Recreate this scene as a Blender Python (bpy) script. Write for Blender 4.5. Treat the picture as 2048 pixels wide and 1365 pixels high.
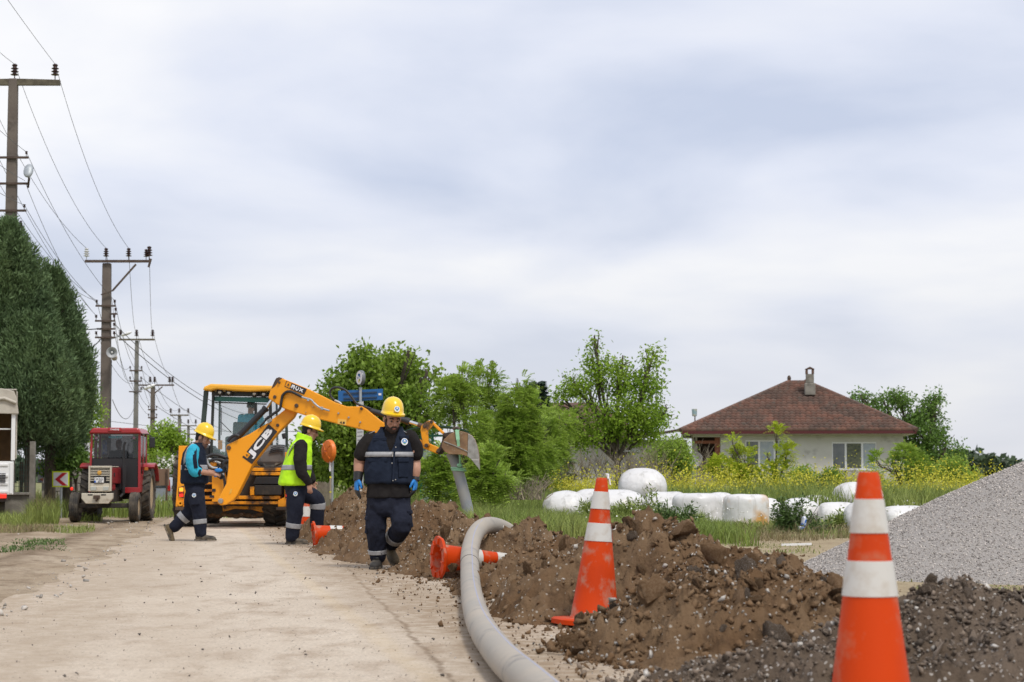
import bpy, bmesh, math, random
import numpy as np
from mathutils import Vector, Matrix, Quaternion
for o in list(bpy.data.objects): bpy.data.objects.remove(o)
S = bpy.context.scene
COL = S.collection
R = math.radians
rnd = random.Random(7)
RNG = np.random.default_rng(11)

# ------------------------------------------------------------ camera
CAMH = 1.0; FPX = 3982.2; PIT = math.atan(267.5/FPX)
cd = bpy.data.cameras.new('camera'); cam = bpy.data.objects.new('camera', cd); COL.objects.link(cam)
cam.location = (0, 0, CAMH); cam.rotation_euler = (R(90)+PIT, 0, 0)
cd.sensor_width = 36; cd.lens = 70; cd.clip_start = .1; cd.clip_end = 5000
cd.dof.use_dof = True; cd.dof.focus_distance = 21.5; cd.dof.aperture_fstop = 5.0
S.camera = cam
# ------------------------------------------------------------ world, sun, exposure
SUN_EL, SUN_AZ = R(58), R(150)          # azimuth clockwise from +Y: behind the camera, to the right
w = bpy.data.worlds.new('World'); S.world = w; w.use_nodes = True
nt = w.node_tree; nt.nodes.clear()
def N(t, nt, **k):
    n = nt.nodes.new(t)
    for a, b in k.items(): setattr(n, a, b)
    return n
out = N('ShaderNodeOutputWorld', nt)
sky = N('ShaderNodeTexSky', nt, sky_type='NISHITA', sun_disc=False, sun_elevation=SUN_EL, sun_rotation=SUN_AZ)
b1 = N('ShaderNodeBackground', nt); b1.inputs[1].default_value = .10
nt.links.new(sky.outputs[0], b1.inputs[0])
tc = N('ShaderNodeTexCoord', nt)
sep = N('ShaderNodeSeparateXYZ', nt); nt.links.new(tc.outputs['Generated'], sep.inputs[0])
mz = N('ShaderNodeMath', nt, operation='MAXIMUM'); nt.links.new(sep.outputs[2], mz.inputs[0]); mz.inputs[1].default_value = 0
az = N('ShaderNodeMath', nt, operation='ADD'); nt.links.new(mz.outputs[0], az.inputs[0]); az.inputs[1].default_value = .16
dv = N('ShaderNodeVectorMath', nt, operation='DIVIDE'); nt.links.new(tc.outputs['Generated'], dv.inputs[0])
cb = N('ShaderNodeCombineXYZ', nt)
for i in range(3): nt.links.new(az.outputs[0], cb.inputs[i])
nt.links.new(cb.outputs[0], dv.inputs[1])
mp = N('ShaderNodeMapping', nt); mp.inputs['Location'].default_value = (3.3, 1.25, 0); mp.inputs['Scale'].default_value = (1, .8, .0)
nt.links.new(dv.outputs[0], mp.inputs[0])
nz = N('ShaderNodeTexNoise', nt); nz.inputs['Scale'].default_value = 1.3; nz.inputs['Detail'].default_value = 6; nz.inputs['Roughness'].default_value = .46; nz.inputs['Distortion'].default_value = .25
nt.links.new(mp.outputs[0], nz.inputs['Vector'])
cr = N('ShaderNodeValToRGB', nt)
cr.color_ramp.elements[0].position = .36; cr.color_ramp.elements[0].color = (.565, .625, .775, 1)
cr.color_ramp.elements[1].position = .66; cr.color_ramp.elements[1].color = (.95, .95, .97, 1)
e = cr.color_ramp.elements.new(.50); e.color = (.755, .79, .90, 1)
nt.links.new(nz.outputs[0], cr.inputs[0])
hz = N('ShaderNodeMapRange', nt); nt.links.new(sep.outputs[2], hz.inputs[0])
hz.inputs[1].default_value = 0; hz.inputs[2].default_value = .15; hz.inputs[3].default_value = .85; hz.inputs[4].default_value = 0
mx = N('ShaderNodeMix', nt, data_type='RGBA'); nt.links.new(hz.outputs[0], mx.inputs[0])
nt.links.new(cr.outputs[0], mx.inputs[6]); mx.inputs[7].default_value = (.71, .72, .765, 1)
b2 = N('ShaderNodeBackground', nt); nt.links.new(mx.outputs[2], b2.inputs[0]); b2.inputs[1].default_value = 1.07
ms = N('ShaderNodeMixShader', nt); ms.inputs[0].default_value = .93
nt.links.new(b1.outputs[0], ms.inputs[1]); nt.links.new(b2.outputs[0], ms.inputs[2]); nt.links.new(ms.outputs[0], out.inputs[0])
sd = bpy.data.lights.new('sun', 'SUN'); sun = bpy.data.objects.new('sun', sd); COL.objects.link(sun)
sd.energy = 2.4; sd.angle = R(14); sd.color = (1, .95, .87)
dirv = Vector((math.sin(SUN_AZ)*math.cos(SUN_EL), math.cos(SUN_AZ)*math.cos(SUN_EL), math.sin(SUN_EL)))
sun.rotation_euler = dirv.to_track_quat('Z', 'Y').to_euler(); sun.location = (0, 0, 40)
vs = S.view_settings; vs.view_transform = 'Standard'; vs.look = 'None'; vs.exposure = 0.0; vs.gamma = 1; vs.use_curve_mapping = False
S.cycles.max_bounces = 6; S.cycles.transparent_max_bounces = 8

# ------------------------------------------------------------ geometry helpers
cP, sP = math.cos(PIT), math.sin(PIT)
def Wp(px, py, Y):                       # point of the photo's pixel (px, py) at distance Y
    u = (px-1024)/FPX; v = -(py-682.5)/FPX
    d = Vector((u, cP - sP*v, sP + cP*v)); k = Y/d.y
    return Vector((d.x*k, Y, CAMH + d.z*k))
def Gp(px, py, z=0.):                    # where that pixel meets the ground
    u = (px-1024)/FPX; v = -(py-682.5)/FPX
    d = Vector((u, cP - sP*v, sP + cP*v)); k = (z-CAMH)/d.z
    return Vector((d.x*k, d.y*k, z))
def hsh(ix, iy, iz, seed):
    h = (ix*374761393 + iy*668265263 + iz*2147483647 + seed*1274126177) & 0xffffffff
    h = ((h ^ (h >> 13))*1274126177) & 0xffffffff
    h = ((h ^ (h >> 16))*2246822519) & 0xffffffff
    return ((h ^ (h >> 15)) & 0xffff)/65535.
def vn(P, seed=0):                       # value noise 0..1 for an array of points
    P = np.asarray(P, float); I = np.floor(P).astype(np.int64); f = P-I; f = f*f*(3-2*f)
    r = 0
    for a in (0, 1):
        for b in (0, 1):
            for c in (0, 1):
                wt = (f[:, 0] if a else 1-f[:, 0])*(f[:, 1] if b else 1-f[:, 1])*(f[:, 2] if c else 1-f[:, 2])
                r = r + wt*hsh(I[:, 0]+a, I[:, 1]+b, I[:, 2]+c, seed)
    return r
def fbm(P, fr, oct=4, gain=.5, seed=0):
    P = np.asarray(P, float); r = 0; a = 1; t = 0
    for i in range(oct):
        r = r + a*vn(P*fr, seed+i*17); t += a; a *= gain; fr *= 2.03
    return r/t-.5
OFF = {}
class MB:
    def __init__(s): s.v = []; s.f = []; s.m = []; s.mi = 0
    def add(s, v, f):
        n = len(s.v); s.v += [tuple(p) for p in v]; s.f += [tuple(i+n for i in q) for q in f]; s.m += [s.mi]*len(f); return s
    def box(s, c, sz, M=None):
        c = Vector(c); h = Vector(sz)*.5
        v = [Vector((x*h.x, y*h.y, z*h.z)) for x in (-1, 1) for y in (-1, 1) for z in (-1, 1)]
        if M is not None: v = [M @ p for p in v]
        return s.add([c+p for p in v], [(0, 1, 3, 2), (4, 6, 7, 5), (0, 4, 5, 1), (2, 3, 7, 6), (0, 2, 6, 4), (1, 5, 7, 3)])
    def bar(s, p, q, wd, dp, up=(0, 0, 1)):
        p = Vector(p); q = Vector(q); z = (q-p); L = z.length; z.normalize()
        x = Vector(up).cross(z)
        if x.length < 1e-4: x = Vector((1, 0, 0)).cross(z)
        x.normalize(); y = z.cross(x)
        M = Matrix((x, y, z)).transposed()
        return s.box((p+q)/2, (wd, dp, L), M)
    def tube(s, pts, r, n=8, caps=True, sx=1., up=None):
        pts = [Vector(p) for p in pts]; k = len(pts)
        rr = r if isinstance(r, (list, tuple)) else [r]*k
        V = []; F = []; px = None
        for i, p in enumerate(pts):
            t = (pts[min(i+1, k-1)]-pts[max(i-1, 0)]).normalized()
            if px is None:
                a = Vector(up) if up else (Vector((0, 0, 1)) if abs(t.z) < .9 else Vector((1, 0, 0)))
                px = a.cross(t).normalized()
            px = (px - t*px.dot(t)).normalized(); py = t.cross(px)
            for j in range(n):
                an = 2*math.pi*j/n; V.append(p + (px*math.cos(an)*sx + py*math.sin(an))*rr[i])
        for i in range(k-1):
            for j in range(n):
                F.append((i*n+j, i*n+(j+1) % n, (i+1)*n+(j+1) % n, (i+1)*n+j))
        if caps: F += [tuple(range(n))[::-1], tuple((k-1)*n+j for j in range(n))]
        return s.add(V, F)
    def prism(s, poly, ext):
        poly = [Vector(p) for p in poly]; n = len(poly); ext = Vector(ext)
        F = [tuple(range(n)), tuple(range(2*n-1, n-1, -1))]+[(i, n+i, n+(i+1) % n, (i+1) % n) for i in range(n)]
        return s.add(poly+[p+ext for p in poly], F)
    def plate(s, px, Y, d):              # outline at distance Y, d metres deep
        return s.prism([Wp(x, y, Y) for x, y in px], (0, d, 0))
    def lathe(s, prof, c=(0, 0, 0), n=20, M=None, caps=True):
        c = Vector(c); V = []; F = []; k = len(prof)
        for r, z in prof:
            for j in range(n):
                a = 2*math.pi*j/n; p = Vector((r*math.cos(a), r*math.sin(a), z)); V.append(c + (M @ p if M is not None else p))
        for i in range(k-1):
            for j in range(n): F.append((i*n+j, i*n+(j+1) % n, (i+1)*n+(j+1) % n, (i+1)*n+j))
        if caps and prof[0][0] > 1e-5: F.append(tuple(range(n))[::-1])
        if caps and prof[-1][0] > 1e-5: F.append(tuple((k-1)*n+j for j in range(n)))
        return s.add(V, F)
    def ball(s, c, r, n=12, m=8, M=None):
        r = Vector(r) if not isinstance(r, (int, float)) else Vector((r, r, r)); c = Vector(c); V = []; F = []
        for i in range(1, m):
            a = math.pi*i/m
            for j in range(n):
                b = 2*math.pi*j/n; p = Vector((r.x*math.sin(a)*math.cos(b), r.y*math.sin(a)*math.sin(b), r.z*math.cos(a)))
                V.append(c+(M @ p if M is not None else p))
        z = Vector((0, 0, r.z)); z = M @ z if M is not None else z
        V += [c+z, c-z]; t = len(V)-2
        for i in range(m-2):
            for j in range(n): F.append((i*n+j, (i+1)*n+j, (i+1)*n+(j+1) % n, i*n+(j+1) % n))
        for j in range(n):
            F.append((t, j, (j+1) % n)); F.append((t+1, (m-2)*n+(j+1) % n, (m-2)*n+j))
        return s.add(V, F)
    def mesh(s, name, smooth=35, recalc=True):
        me = bpy.data.meshes.new(name); me.from_pydata(s.v, [], s.f); 
        if any(s.m): me.polygons.foreach_set('material_index', s.m)
        if recalc:
            bm = bmesh.new(); bm.from_mesh(me); bmesh.ops.remove_doubles(bm, verts=bm.verts, dist=1e-5)
            bmesh.ops.recalc_face_normals(bm, faces=bm.faces); bm.to_mesh(me); bm.free()
        if smooth: shade(me, smooth)
        return me
    def build(s, name, m, parent=None, smooth=35, bev=0):
        return link(name, s.mesh(name, smooth), m, parent, bev)
def shade(me, ang):
    me.polygons.foreach_set('use_smooth', [True]*len(me.polygons))
    if ang < 180: me.set_sharp_from_angle(angle=R(ang))
def link(name, me, m, parent=None, bev=0, shift=True):
    o = bpy.data.objects.new(name, me); COL.objects.link(o)
    for x in (m if isinstance(m, (list, tuple)) else [m]):
        if x: me.materials.append(x)
    if parent:
        o.parent = parent; off = OFF.get(parent.name)
        if off is not None:
            if shift: me.transform(Matrix.Translation(-off))
            OFF[o.name] = off
    if bev:
        b = o.modifiers.new('bevel', 'BEVEL'); b.width = bev; b.segments = 2; b.limit_method = 'ANGLE'; b.angle_limit = R(40)
    return o
def tag(o, label=None, cat=None, group=None, kind=None):
    if label: o['label'] = label
    if cat: o['category'] = cat
    if group: o['group'] = group
    if kind: o['kind'] = kind
    return o
def thing(name, label, cat, loc=(0, 0, 0), group=None, local=False, rz=0):
    o = bpy.data.objects.new(name, None); COL.objects.link(o); o.location = loc; o.rotation_euler.z = rz
    o.empty_display_size = .2
    OFF[o.name] = None if local else Vector(loc)
    return tag(o, label, cat, group)
def npm(name, V, F, m, parent=None, smooth=False):     # big meshes from arrays
    V = np.asarray(V, np.float32); F = np.asarray(F, np.int32); k = F.shape[1]
    me = bpy.data.meshes.new(name); me.vertices.add(len(V)); me.vertices.foreach_set('co', V.ravel())
    me.loops.add(F.size); me.loops.foreach_set('vertex_index', F.ravel())
    me.polygons.add(len(F)); me.polygons.foreach_set('loop_start', np.arange(0, F.size, k, dtype=np.int32))
    if smooth: me.polygons.foreach_set('use_smooth', [True]*len(F))
    me.update(); me.validate()
    return link(name, me, m, parent)
def copytree(o, loc=None, rz=None, label=None, parent=None):
    c = o.copy(); COL.objects.link(c); c.parent = parent
    if parent is None:
        if loc is not None: c.location = loc
        if rz is not None: c.rotation_euler.z = rz
        if label: c['label'] = label
    for ch in o.children: copytree(ch, parent=c)
    return c
def textm(s, size_w, size_h, O, Rv, Uv, m, parent, name='lettering', bold=.02, ext=.003, shear=0):
    cu = bpy.data.curves.new('t', 'FONT'); cu.body = s; cu.align_x = 'CENTER'; cu.align_y = 'CENTER'; cu.offset = bold; cu.resolution_u = 3; cu.shear = shear; cu.space_character = 1.08
    ob = bpy.data.objects.new('t', cu); COL.objects.link(ob)
    bpy.context.view_layer.update()
    me = bpy.data.meshes.new_from_object(ob.evaluated_get(bpy.context.evaluated_depsgraph_get()))
    bpy.data.objects.remove(ob); me.name = name
    V = np.array([v.co for v in me.vertices]); lo = V.min(0); hi = V.max(0); c = (lo+hi)/2; d = np.maximum(hi-lo, 1e-6)
    sx = size_w/d[0]; sy = (size_h/d[1]) if size_h else sx
    Rv = Vector(Rv).normalized(); Uv = Vector(Uv).normalized(); Nv = Rv.cross(Uv); O = Vector(O)
    for v, q in zip(me.vertices, V):
        v.co = O + Rv*((q[0]-c[0])*sx) + Uv*((q[1]-c[1])*sy) + Nv*ext
    return link(name, me, m, parent)

# ------------------------------------------------------------ materials
def mat(name, col, rough=.6, col2=None, sc=6, lo=.4, hi=.65, bump=0, bsc=40, metal=0, spec=.5, coat=0, island=0, dirt=None, dsc=3, dlo=.5, dhi=.7, emis=0, transl=0, alpha=1, detail=6, space='Object', bdist=.02, ior=None):
    m = bpy.data.materials.new(name); m.use_nodes = True; t = m.node_tree; b = t.nodes['Principled BSDF']; L = t.links.new
    tc = N('ShaderNodeTexCoord', t); vec = tc.outputs[space]
    c4 = lambda c: (c[0], c[1], c[2], 1)
    cs = None
    if col2 is not None:
        nz = N('ShaderNodeTexNoise', t); nz.inputs['Scale'].default_value = sc; nz.inputs['Detail'].default_value = detail; L(vec, nz.inputs['Vector'])
        rp = N('ShaderNodeMapRange', t); rp.inputs[1].default_value = lo; rp.inputs[2].default_value = hi; L(nz.outputs[0], rp.inputs[0])
        mx = N('ShaderNodeMix', t, data_type='RGBA'); L(rp.outputs[0], mx.inputs[0]); mx.inputs[6].default_value = c4(col); mx.inputs[7].default_value = c4(col2); cs = mx.outputs[2]
    if dirt is not None:
        nz = N('ShaderNodeTexNoise', t); nz.inputs['Scale'].default_value = dsc; nz.inputs['Detail'].default_value = 9; nz.inputs['Roughness'].default_value = .62; L(vec, nz.inputs['Vector'])
        rp = N('ShaderNodeMapRange', t); rp.inputs[1].default_value = dlo; rp.inputs[2].default_value = dhi; L(nz.outputs[0], rp.inputs[0])
        mx = N('ShaderNodeMix', t, data_type='RGBA'); L(rp.outputs[0], mx.inputs[0]); mx.inputs[7].default_value = c4(dirt)
        if cs: L(cs, mx.inputs[6])
        else: mx.inputs[6].default_value = c4(col)
        cs = mx.outputs[2]
    if island:
        g = N('ShaderNodeNewGeometry', t); rp = N('ShaderNodeMapRange', t); L(g.outputs['Random Per Island'], rp.inputs[0]); rp.inputs[3].default_value = 1-island; rp.inputs[4].default_value = 1+island
        mx = N('ShaderNodeMix', t, data_type='RGBA', blend_type='MULTIPLY'); mx.inputs[0].default_value = 1
        if cs: L(cs, mx.inputs[6])
        else: mx.inputs[6].default_value = c4(col)
        L(rp.outputs[0], mx.inputs[7]); cs = mx.outputs[2]
    if cs: L(cs, b.inputs['Base Color'])
    else: b.inputs['Base Color'].default_value = c4(col)
    b.inputs['Roughness'].default_value = rough; b.inputs['Metallic'].default_value = metal; b.inputs['Specular IOR Level'].default_value = spec
    if coat: b.inputs['Coat Weight'].default_value = coat; b.inputs['Coat Roughness'].default_value = .15
    if emis: b.inputs['Emission Color'].default_value = c4(col); b.inputs['Emission Strength'].default_value = emis
    if bump:
        nz = N('ShaderNodeTexNoise', t); nz.inputs['Scale'].default_value = bsc; nz.inputs['Detail'].default_value = 6; L(vec, nz.inputs['Vector'])
        bp = N('ShaderNodeBump', t); bp.inputs['Strength'].default_value = bump; bp.inputs['Distance'].default_value = bdist; L(nz.outputs[0], bp.inputs['Height']); L(bp.outputs[0], b.inputs['Normal'])
    if transl:
        o = t.nodes['Material Output']; tr = N('ShaderNodeBsdfTranslucent', t)
        if cs: L(cs, tr.inputs[0])
        else: tr.inputs[0].default_value = c4(col)
        ms = N('ShaderNodeMixShader', t); ms.inputs[0].default_value = transl; L(b.outputs[0], ms.inputs[1]); L(tr.outputs[0], ms.inputs[2]); L(ms.outputs[0], o.inputs[0])
    if alpha < 1:
        o = t.nodes['Material Output']; tr = N('ShaderNodeBsdfTransparent', t); ms = N('ShaderNodeMixShader', t); ms.inputs[0].default_value = alpha
        L(tr.outputs[0], ms.inputs[1]); L(b.outputs[0], ms.inputs[2]); L(ms.outputs[0], o.inputs[0])
    return m
YEL = (.90, .345, .003)
M = {}
M['yellow'] = mat('machine_yellow', YEL, .42, dirt=(.30, .12, .02), dsc=9, dlo=.66, dhi=.78, bump=.05, bsc=8)
M['yellow_worn'] = mat('machine_yellow_worn', YEL, .5, dirt=(.09, .05, .025), dsc=5, dlo=.46, dhi=.62, bump=.1)
M['roofyellow'] = mat('cab_roof_yellow', (.85, .42, .03), .35, bump=.03)
M['black'] = mat('black_plastic', (.018, .018, .02), .5, bump=.05)
M['blackdirt'] = mat('dusty_black_metal', (.03, .026, .022), .7, dirt=(.12, .09, .06), dsc=5, dlo=.5, dhi=.75, bump=.2)
M['rust'] = mat('rusty_dark_steel', (.05, .033, .025), .75, (.11, .07, .045), 6, bump=.2)
M['bucket'] = mat('rusty_bucket_steel', (.30, .17, .08), .6, (.17, .095, .05), 5, .35, .65, dirt=(.35, .27, .18), dsc=14, dlo=.6, dhi=.7, bump=.1)
M['steel'] = mat('worn_bright_steel', (.42, .40, .37), .45, (.30, .28, .25), 12, metal=.5)
M['chrome'] = mat('chrome_rod', (.75, .75, .75), .12, metal=1)
M['galv'] = mat('galvanised_steel', (.42, .45, .47), .5, (.32, .35, .37), 8, metal=.4)
M['tyre'] = mat('dusty_tyre_rubber', (.03, .028, .026), .85, dirt=(.14, .115, .085), dsc=6, dlo=.38, dhi=.72, bump=.3)
M['grey'] = mat('grey_fender', (.10, .10, .10), .45, (.16, .15, .14), 3)
M['white'] = mat('white_paint', (.78, .78, .77), .5)
M['white_print'] = mat('white_print', (.80, .80, .82), .6)
M['black_print'] = mat('black_print', (.022, .02, .022), .55)
M['cabglass'] = mat('cab_glass', (.42, .60, .60), .06, alpha=.22, spec=.6)
M['darkglass'] = mat('dark_glass', (.02, .023, .026), .05, alpha=.5, spec=.7)
M['carglass'] = mat('car_glass', (.03, .04, .045), .06, spec=.8)
M['amber'] = mat('amber_lamp_lit', (1, .42, .03), .3, emis=.9)
M['redlit'] = mat('red_lamp_reflector_glow', (.9, .03, .015), .3, emis=.7)
M['red'] = mat('red_lens', (.38, .012, .012), .25)
M['lens'] = mat('headlamp_lens', (.55, .56, .52), .15, metal=.5)
# ============================================================ GROUND
def pl(x, pts):                          # piecewise linear
    return np.interp(x, [p[0] for p in pts], [p[1] for p in pts])
FOOT = [(6, 1.35), (8, 1.0), (9.6, .62), (10.5, .40), (13.3, .12), (15.9, -.25), (19.9, -1.0), (24, -1.75), (29.5, -2.9), (36, -3.95), (40, -4.6)]
def ground_mat(name, c1, c2, c3, fine=(.35, .6), spk=.0, bump=.5, sc=.6, spcol=(.08, .075, .07), bands=()):
    m = mat(name, c1, .95, c2, sc, .35, .65, spec=.15); t = m.node_tree; b = t.nodes['Principled BSDF']; L = t.links.new
    src = b.inputs['Base Color'].links[0].from_socket; tc = [n for n in t.nodes if n.type == 'TEX_COORD'][0]
    mp = N('ShaderNodeMapping', t); mp.inputs['Scale'].default_value = (1.3, .55, 1); mp.inputs['Rotation'].default_value = (0, 0, R(10)); L(tc.outputs['Object'], mp.inputs[0])
    nz = N('ShaderNodeTexNoise', t); nz.inputs['Scale'].default_value = 2.2; nz.inputs['Detail'].default_value = 10; nz.inputs['Roughness'].default_value = .68; L(mp.outputs[0], nz.inputs['Vector'])
    rp = N('ShaderNodeMapRange', t); rp.inputs[1].default_value = .48; rp.inputs[2].default_value = .68; L(nz.outputs[0], rp.inputs[0])
    mx = N('ShaderNodeMix', t, data_type='RGBA'); L(rp.outputs[0], mx.inputs[0]); L(src, mx.inputs[6]); mx.inputs[7].default_value = (*c3, 1)
    n2 = N('ShaderNodeTexNoise', t); n2.inputs['Scale'].default_value = 55; n2.inputs['Detail'].default_value = 5; n2.inputs['Roughness'].default_value = .7; L(tc.outputs['Object'], n2.inputs['Vector'])
    r2 = N('ShaderNodeMapRange', t); r2.inputs[1].default_value = .3; r2.inputs[2].default_value = .7; r2.inputs[3].default_value = .72; r2.inputs[4].default_value = 1.2; L(n2.outputs[0], r2.inputs[0])
    m2 = N('ShaderNodeMix', t, data_type='RGBA', blend_type='MULTIPLY'); m2.inputs[0].default_value = 1; L(mx.outputs[2], m2.inputs[6]); L(r2.outputs[0], m2.inputs[7])
    last = m2.outputs[2]
    if spk:
        vo = N('ShaderNodeTexVoronoi', t); vo.inputs['Scale'].default_value = 38; L(tc.outputs['Object'], vo.inputs['Vector'])
        s1 = N('ShaderNodeMath', t, operation='LESS_THAN'); L(vo.outputs['Distance'], s1.inputs[0]); s1.inputs[1].default_value = .26
        wn = N('ShaderNodeSeparateXYZ', t); L(vo.outputs['Color'], wn.inputs[0])
        s2 = N('ShaderNodeMath', t, operation='LESS_THAN'); L(wn.outputs[0], s2.inputs[0]); s2.inputs[1].default_value = spk
        s3 = N('ShaderNodeMath', t, operation='MULTIPLY'); L(s1.outputs[0], s3.inputs[0]); L(s2.outputs[0], s3.inputs[1])
        m3 = N('ShaderNodeMix', t, data_type='RGBA'); L(s3.outputs[0], m3.inputs[0]); L(last, m3.inputs[6]); m3.inputs[7].default_value = (*spcol, 1); last = m3.outputs[2]
    def band(last, k, c, half, soft, col, amt, nsc=1.2, namp=.3, side=0):   # dirt along a line x + k*y = c; side: everything beyond it
        sx = N('ShaderNodeSeparateXYZ', t); L(tc.outputs['Object'], sx.inputs[0])
        m1 = N('ShaderNodeMath', t, operation='MULTIPLY_ADD'); L(sx.outputs[1], m1.inputs[0]); m1.inputs[1].default_value = k; L(sx.outputs[0], m1.inputs[2])
        n3 = N('ShaderNodeTexNoise', t); n3.inputs['Scale'].default_value = nsc; n3.inputs['Detail'].default_value = 6; n3.inputs['Roughness'].default_value = .65; L(tc.outputs['Object'], n3.inputs['Vector'])
        m2_ = N('ShaderNodeMath', t, operation='MULTIPLY_ADD'); L(n3.outputs[0], m2_.inputs[0]); m2_.inputs[1].default_value = namp*2; L(m1.outputs[0], m2_.inputs[2])
        m3_ = N('ShaderNodeMath', t, operation='SUBTRACT'); L(m2_.outputs[0], m3_.inputs[0]); m3_.inputs[1].default_value = c+namp; src_ = m3_.outputs[0]
        if not side:
            ab = N('ShaderNodeMath', t, operation='ABSOLUTE'); L(src_, ab.inputs[0]); src_ = ab.outputs[0]
        rr = N('ShaderNodeMapRange', t); L(src_, rr.inputs[0]); rr.inputs[1].default_value = half; rr.inputs[2].default_value = half+soft; rr.inputs[3].default_value = amt; rr.inputs[4].default_value = 0
        n4 = N('ShaderNodeTexNoise', t); n4.inputs['Scale'].default_value = 9; n4.inputs['Detail'].default_value = 5; L(tc.outputs['Object'], n4.inputs['Vector'])
        r4 = N('ShaderNodeMapRange', t); L(n4.outputs[0], r4.inputs[0]); r4.inputs[1].default_value = .35; r4.inputs[2].default_value = .6; r4.inputs[3].default_value = .35
        mm = N('ShaderNodeMath', t, operation='MULTIPLY'); L(rr.outputs[0], mm.inputs[0]); L(r4.outputs[0], mm.inputs[1])
        mx_ = N('ShaderNodeMix', t, data_type='RGBA'); L(mm.outputs[0], mx_.inputs[0]); L(last, mx_.inputs[6]); mx_.inputs[7].default_value = (*col, 1); return mx_.outputs[2]
    for q in bands: last = band(last, *q)
    L(last, b.inputs['Base Color'])
    bp = N('ShaderNodeBump', t); bp.inputs['Strength'].default_value = bump; bp.inputs['Distance'].default_value = .02; L(n2.outputs[0], bp.inputs['Height']); L(bp.outputs[0], b.inputs['Normal'])
    return m
M['ground'] = ground_mat('field_soil', (.30, .27, .15), (.20, .21, .09), (.16, .2, .06), sc=.3)
M['road'] = ground_mat('crushed_stone_road', (.605, .52, .42), (.535, .452, .36), (.40, .315, .235), spk=.12, sc=.45, bands=((.122, -1.75, -.4, 1.3, (.37, .285, .20), .85, .9, .55, 1), (.135, -1.15, .10, .35, (.40, .32, .235), .6, 1.5, .35), (.165, -.05, .12, .35, (.44, .355, .265), .45, 1.3, .3), (.17, 1.27, .03, .07, (.62, .48, .28), .30, .6, .03), (.127, .96, .006, .02, (.17, .125, .085), .9, 2.2, .10), (.165, 1.9, .12, .75, (.30, .22, .145), .95, 1.6, .3)))
M['verge'] = ground_mat('earth_verge', (.46, .37, .27), (.37, .285, .195), (.21, .15, .095), spk=.08, sc=.7, bump=.9, bands=((.122, -3.0, .10, .25, (.17, .12, .075), .9, 1.0, .35), (.122, -4.1, .15, .3, (.20, .145, .09), .7, .8, .4)))
M['lot'] = ground_mat('dry_earth_lot', (.44, .36, .235), (.38, .30, .19), (.27, .205, .12), spk=.06, sc=.5, bump=.9)
def sheet(name, ys, xl, xr, nx, zf, m, kind='structure'):
    ys = np.asarray(ys); u = np.linspace(0, 1, nx)
    X = xl(ys)[:, None]*(1-u)+xr(ys)[:, None]*u; Y = np.repeat(ys[:, None], nx, 1)
    P = np.stack([X.ravel(), Y.ravel()], 1); Z = zf(P, np.tile(u, len(ys)))
    V = np.column_stack([P, Z]); i = np.arange(len(ys)-1)[:, None]*nx+np.arange(nx-1); i = i.ravel()
    o = npm(name, V, np.column_stack([i, i+1, i+nx+1, i+nx]), m, smooth=True); tag(o, kind=kind); return o
g = MB(); g.add([(-1500, -60, -.03), (1500, -60, -.03), (1500, 3000, -.03), (-1500, 3000, -.03)], [(0, 1, 2, 3)])
tag(g.build('ground', M['ground'], smooth=0), kind='structure')
def p3(P, z=0): return np.column_stack([P, np.full(len(P), z)])
ysr = np.concatenate([np.linspace(-8, 4, 8)[:-1], np.geomspace(4, 60, 150), np.linspace(66, 400, 12)])
def LEFT(y): return -2.25-.122*y - np.where(y > 60, .06*(y-60), 0)
def RIGHT(y): return 2.6-.165*y + 0*y
tag(sheet('road', ysr, LEFT, RIGHT, 60, lambda P, u: .006+.02*fbm(p3(P), .8, 3, seed=3)+.006*fbm(p3(P), 5, 3, seed=4)-.0*u, M['road']))
def vz(P, u):
    f = np.sin(np.clip(u, 0, 1)*math.pi)
    ridge = np.exp(-((u-.80)/.09)**2)*.05 + np.exp(-((u-.60)/.05)**2)*.06 - np.exp(-((u-.70)/.05)**2)*.05
    f = f*np.interp(P[:, 1], [30, 38], [1, .12])
    return -.012+f**.5*(.03+.05*(fbm(p3(P), 1.3, 4, seed=8)+.4)*1.0+ridge*(fbm(p3(P), .5, 2, seed=5)+.6)+.02*fbm(p3(P), 6, 4, .6, seed=9))
tag(sheet('verge', np.concatenate([np.linspace(-8, 6, 8)[:-1], np.geomspace(6, 62, 200)]), lambda y: LEFT(y)-4.6, lambda y: LEFT(y)+.45, 110, vz, M['verge']))
def lz(P, u):
    f = np.sin(np.clip(u, 0, 1)*math.pi)**.3
    return -.03+f*(.034+.06*(fbm(p3(P), .7, 4, seed=12)+.15)+.015*fbm(p3(P), 5, 4, .6, seed=13))
tag(sheet('dirt_lot', np.concatenate([np.linspace(-6, 6, 8)[:-1], np.geomspace(6, 31.5, 160)]), lambda y: RIGHT(y)-1.2+0*y, lambda y: 24+0*y, 160, lz, M['lot']))

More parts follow.
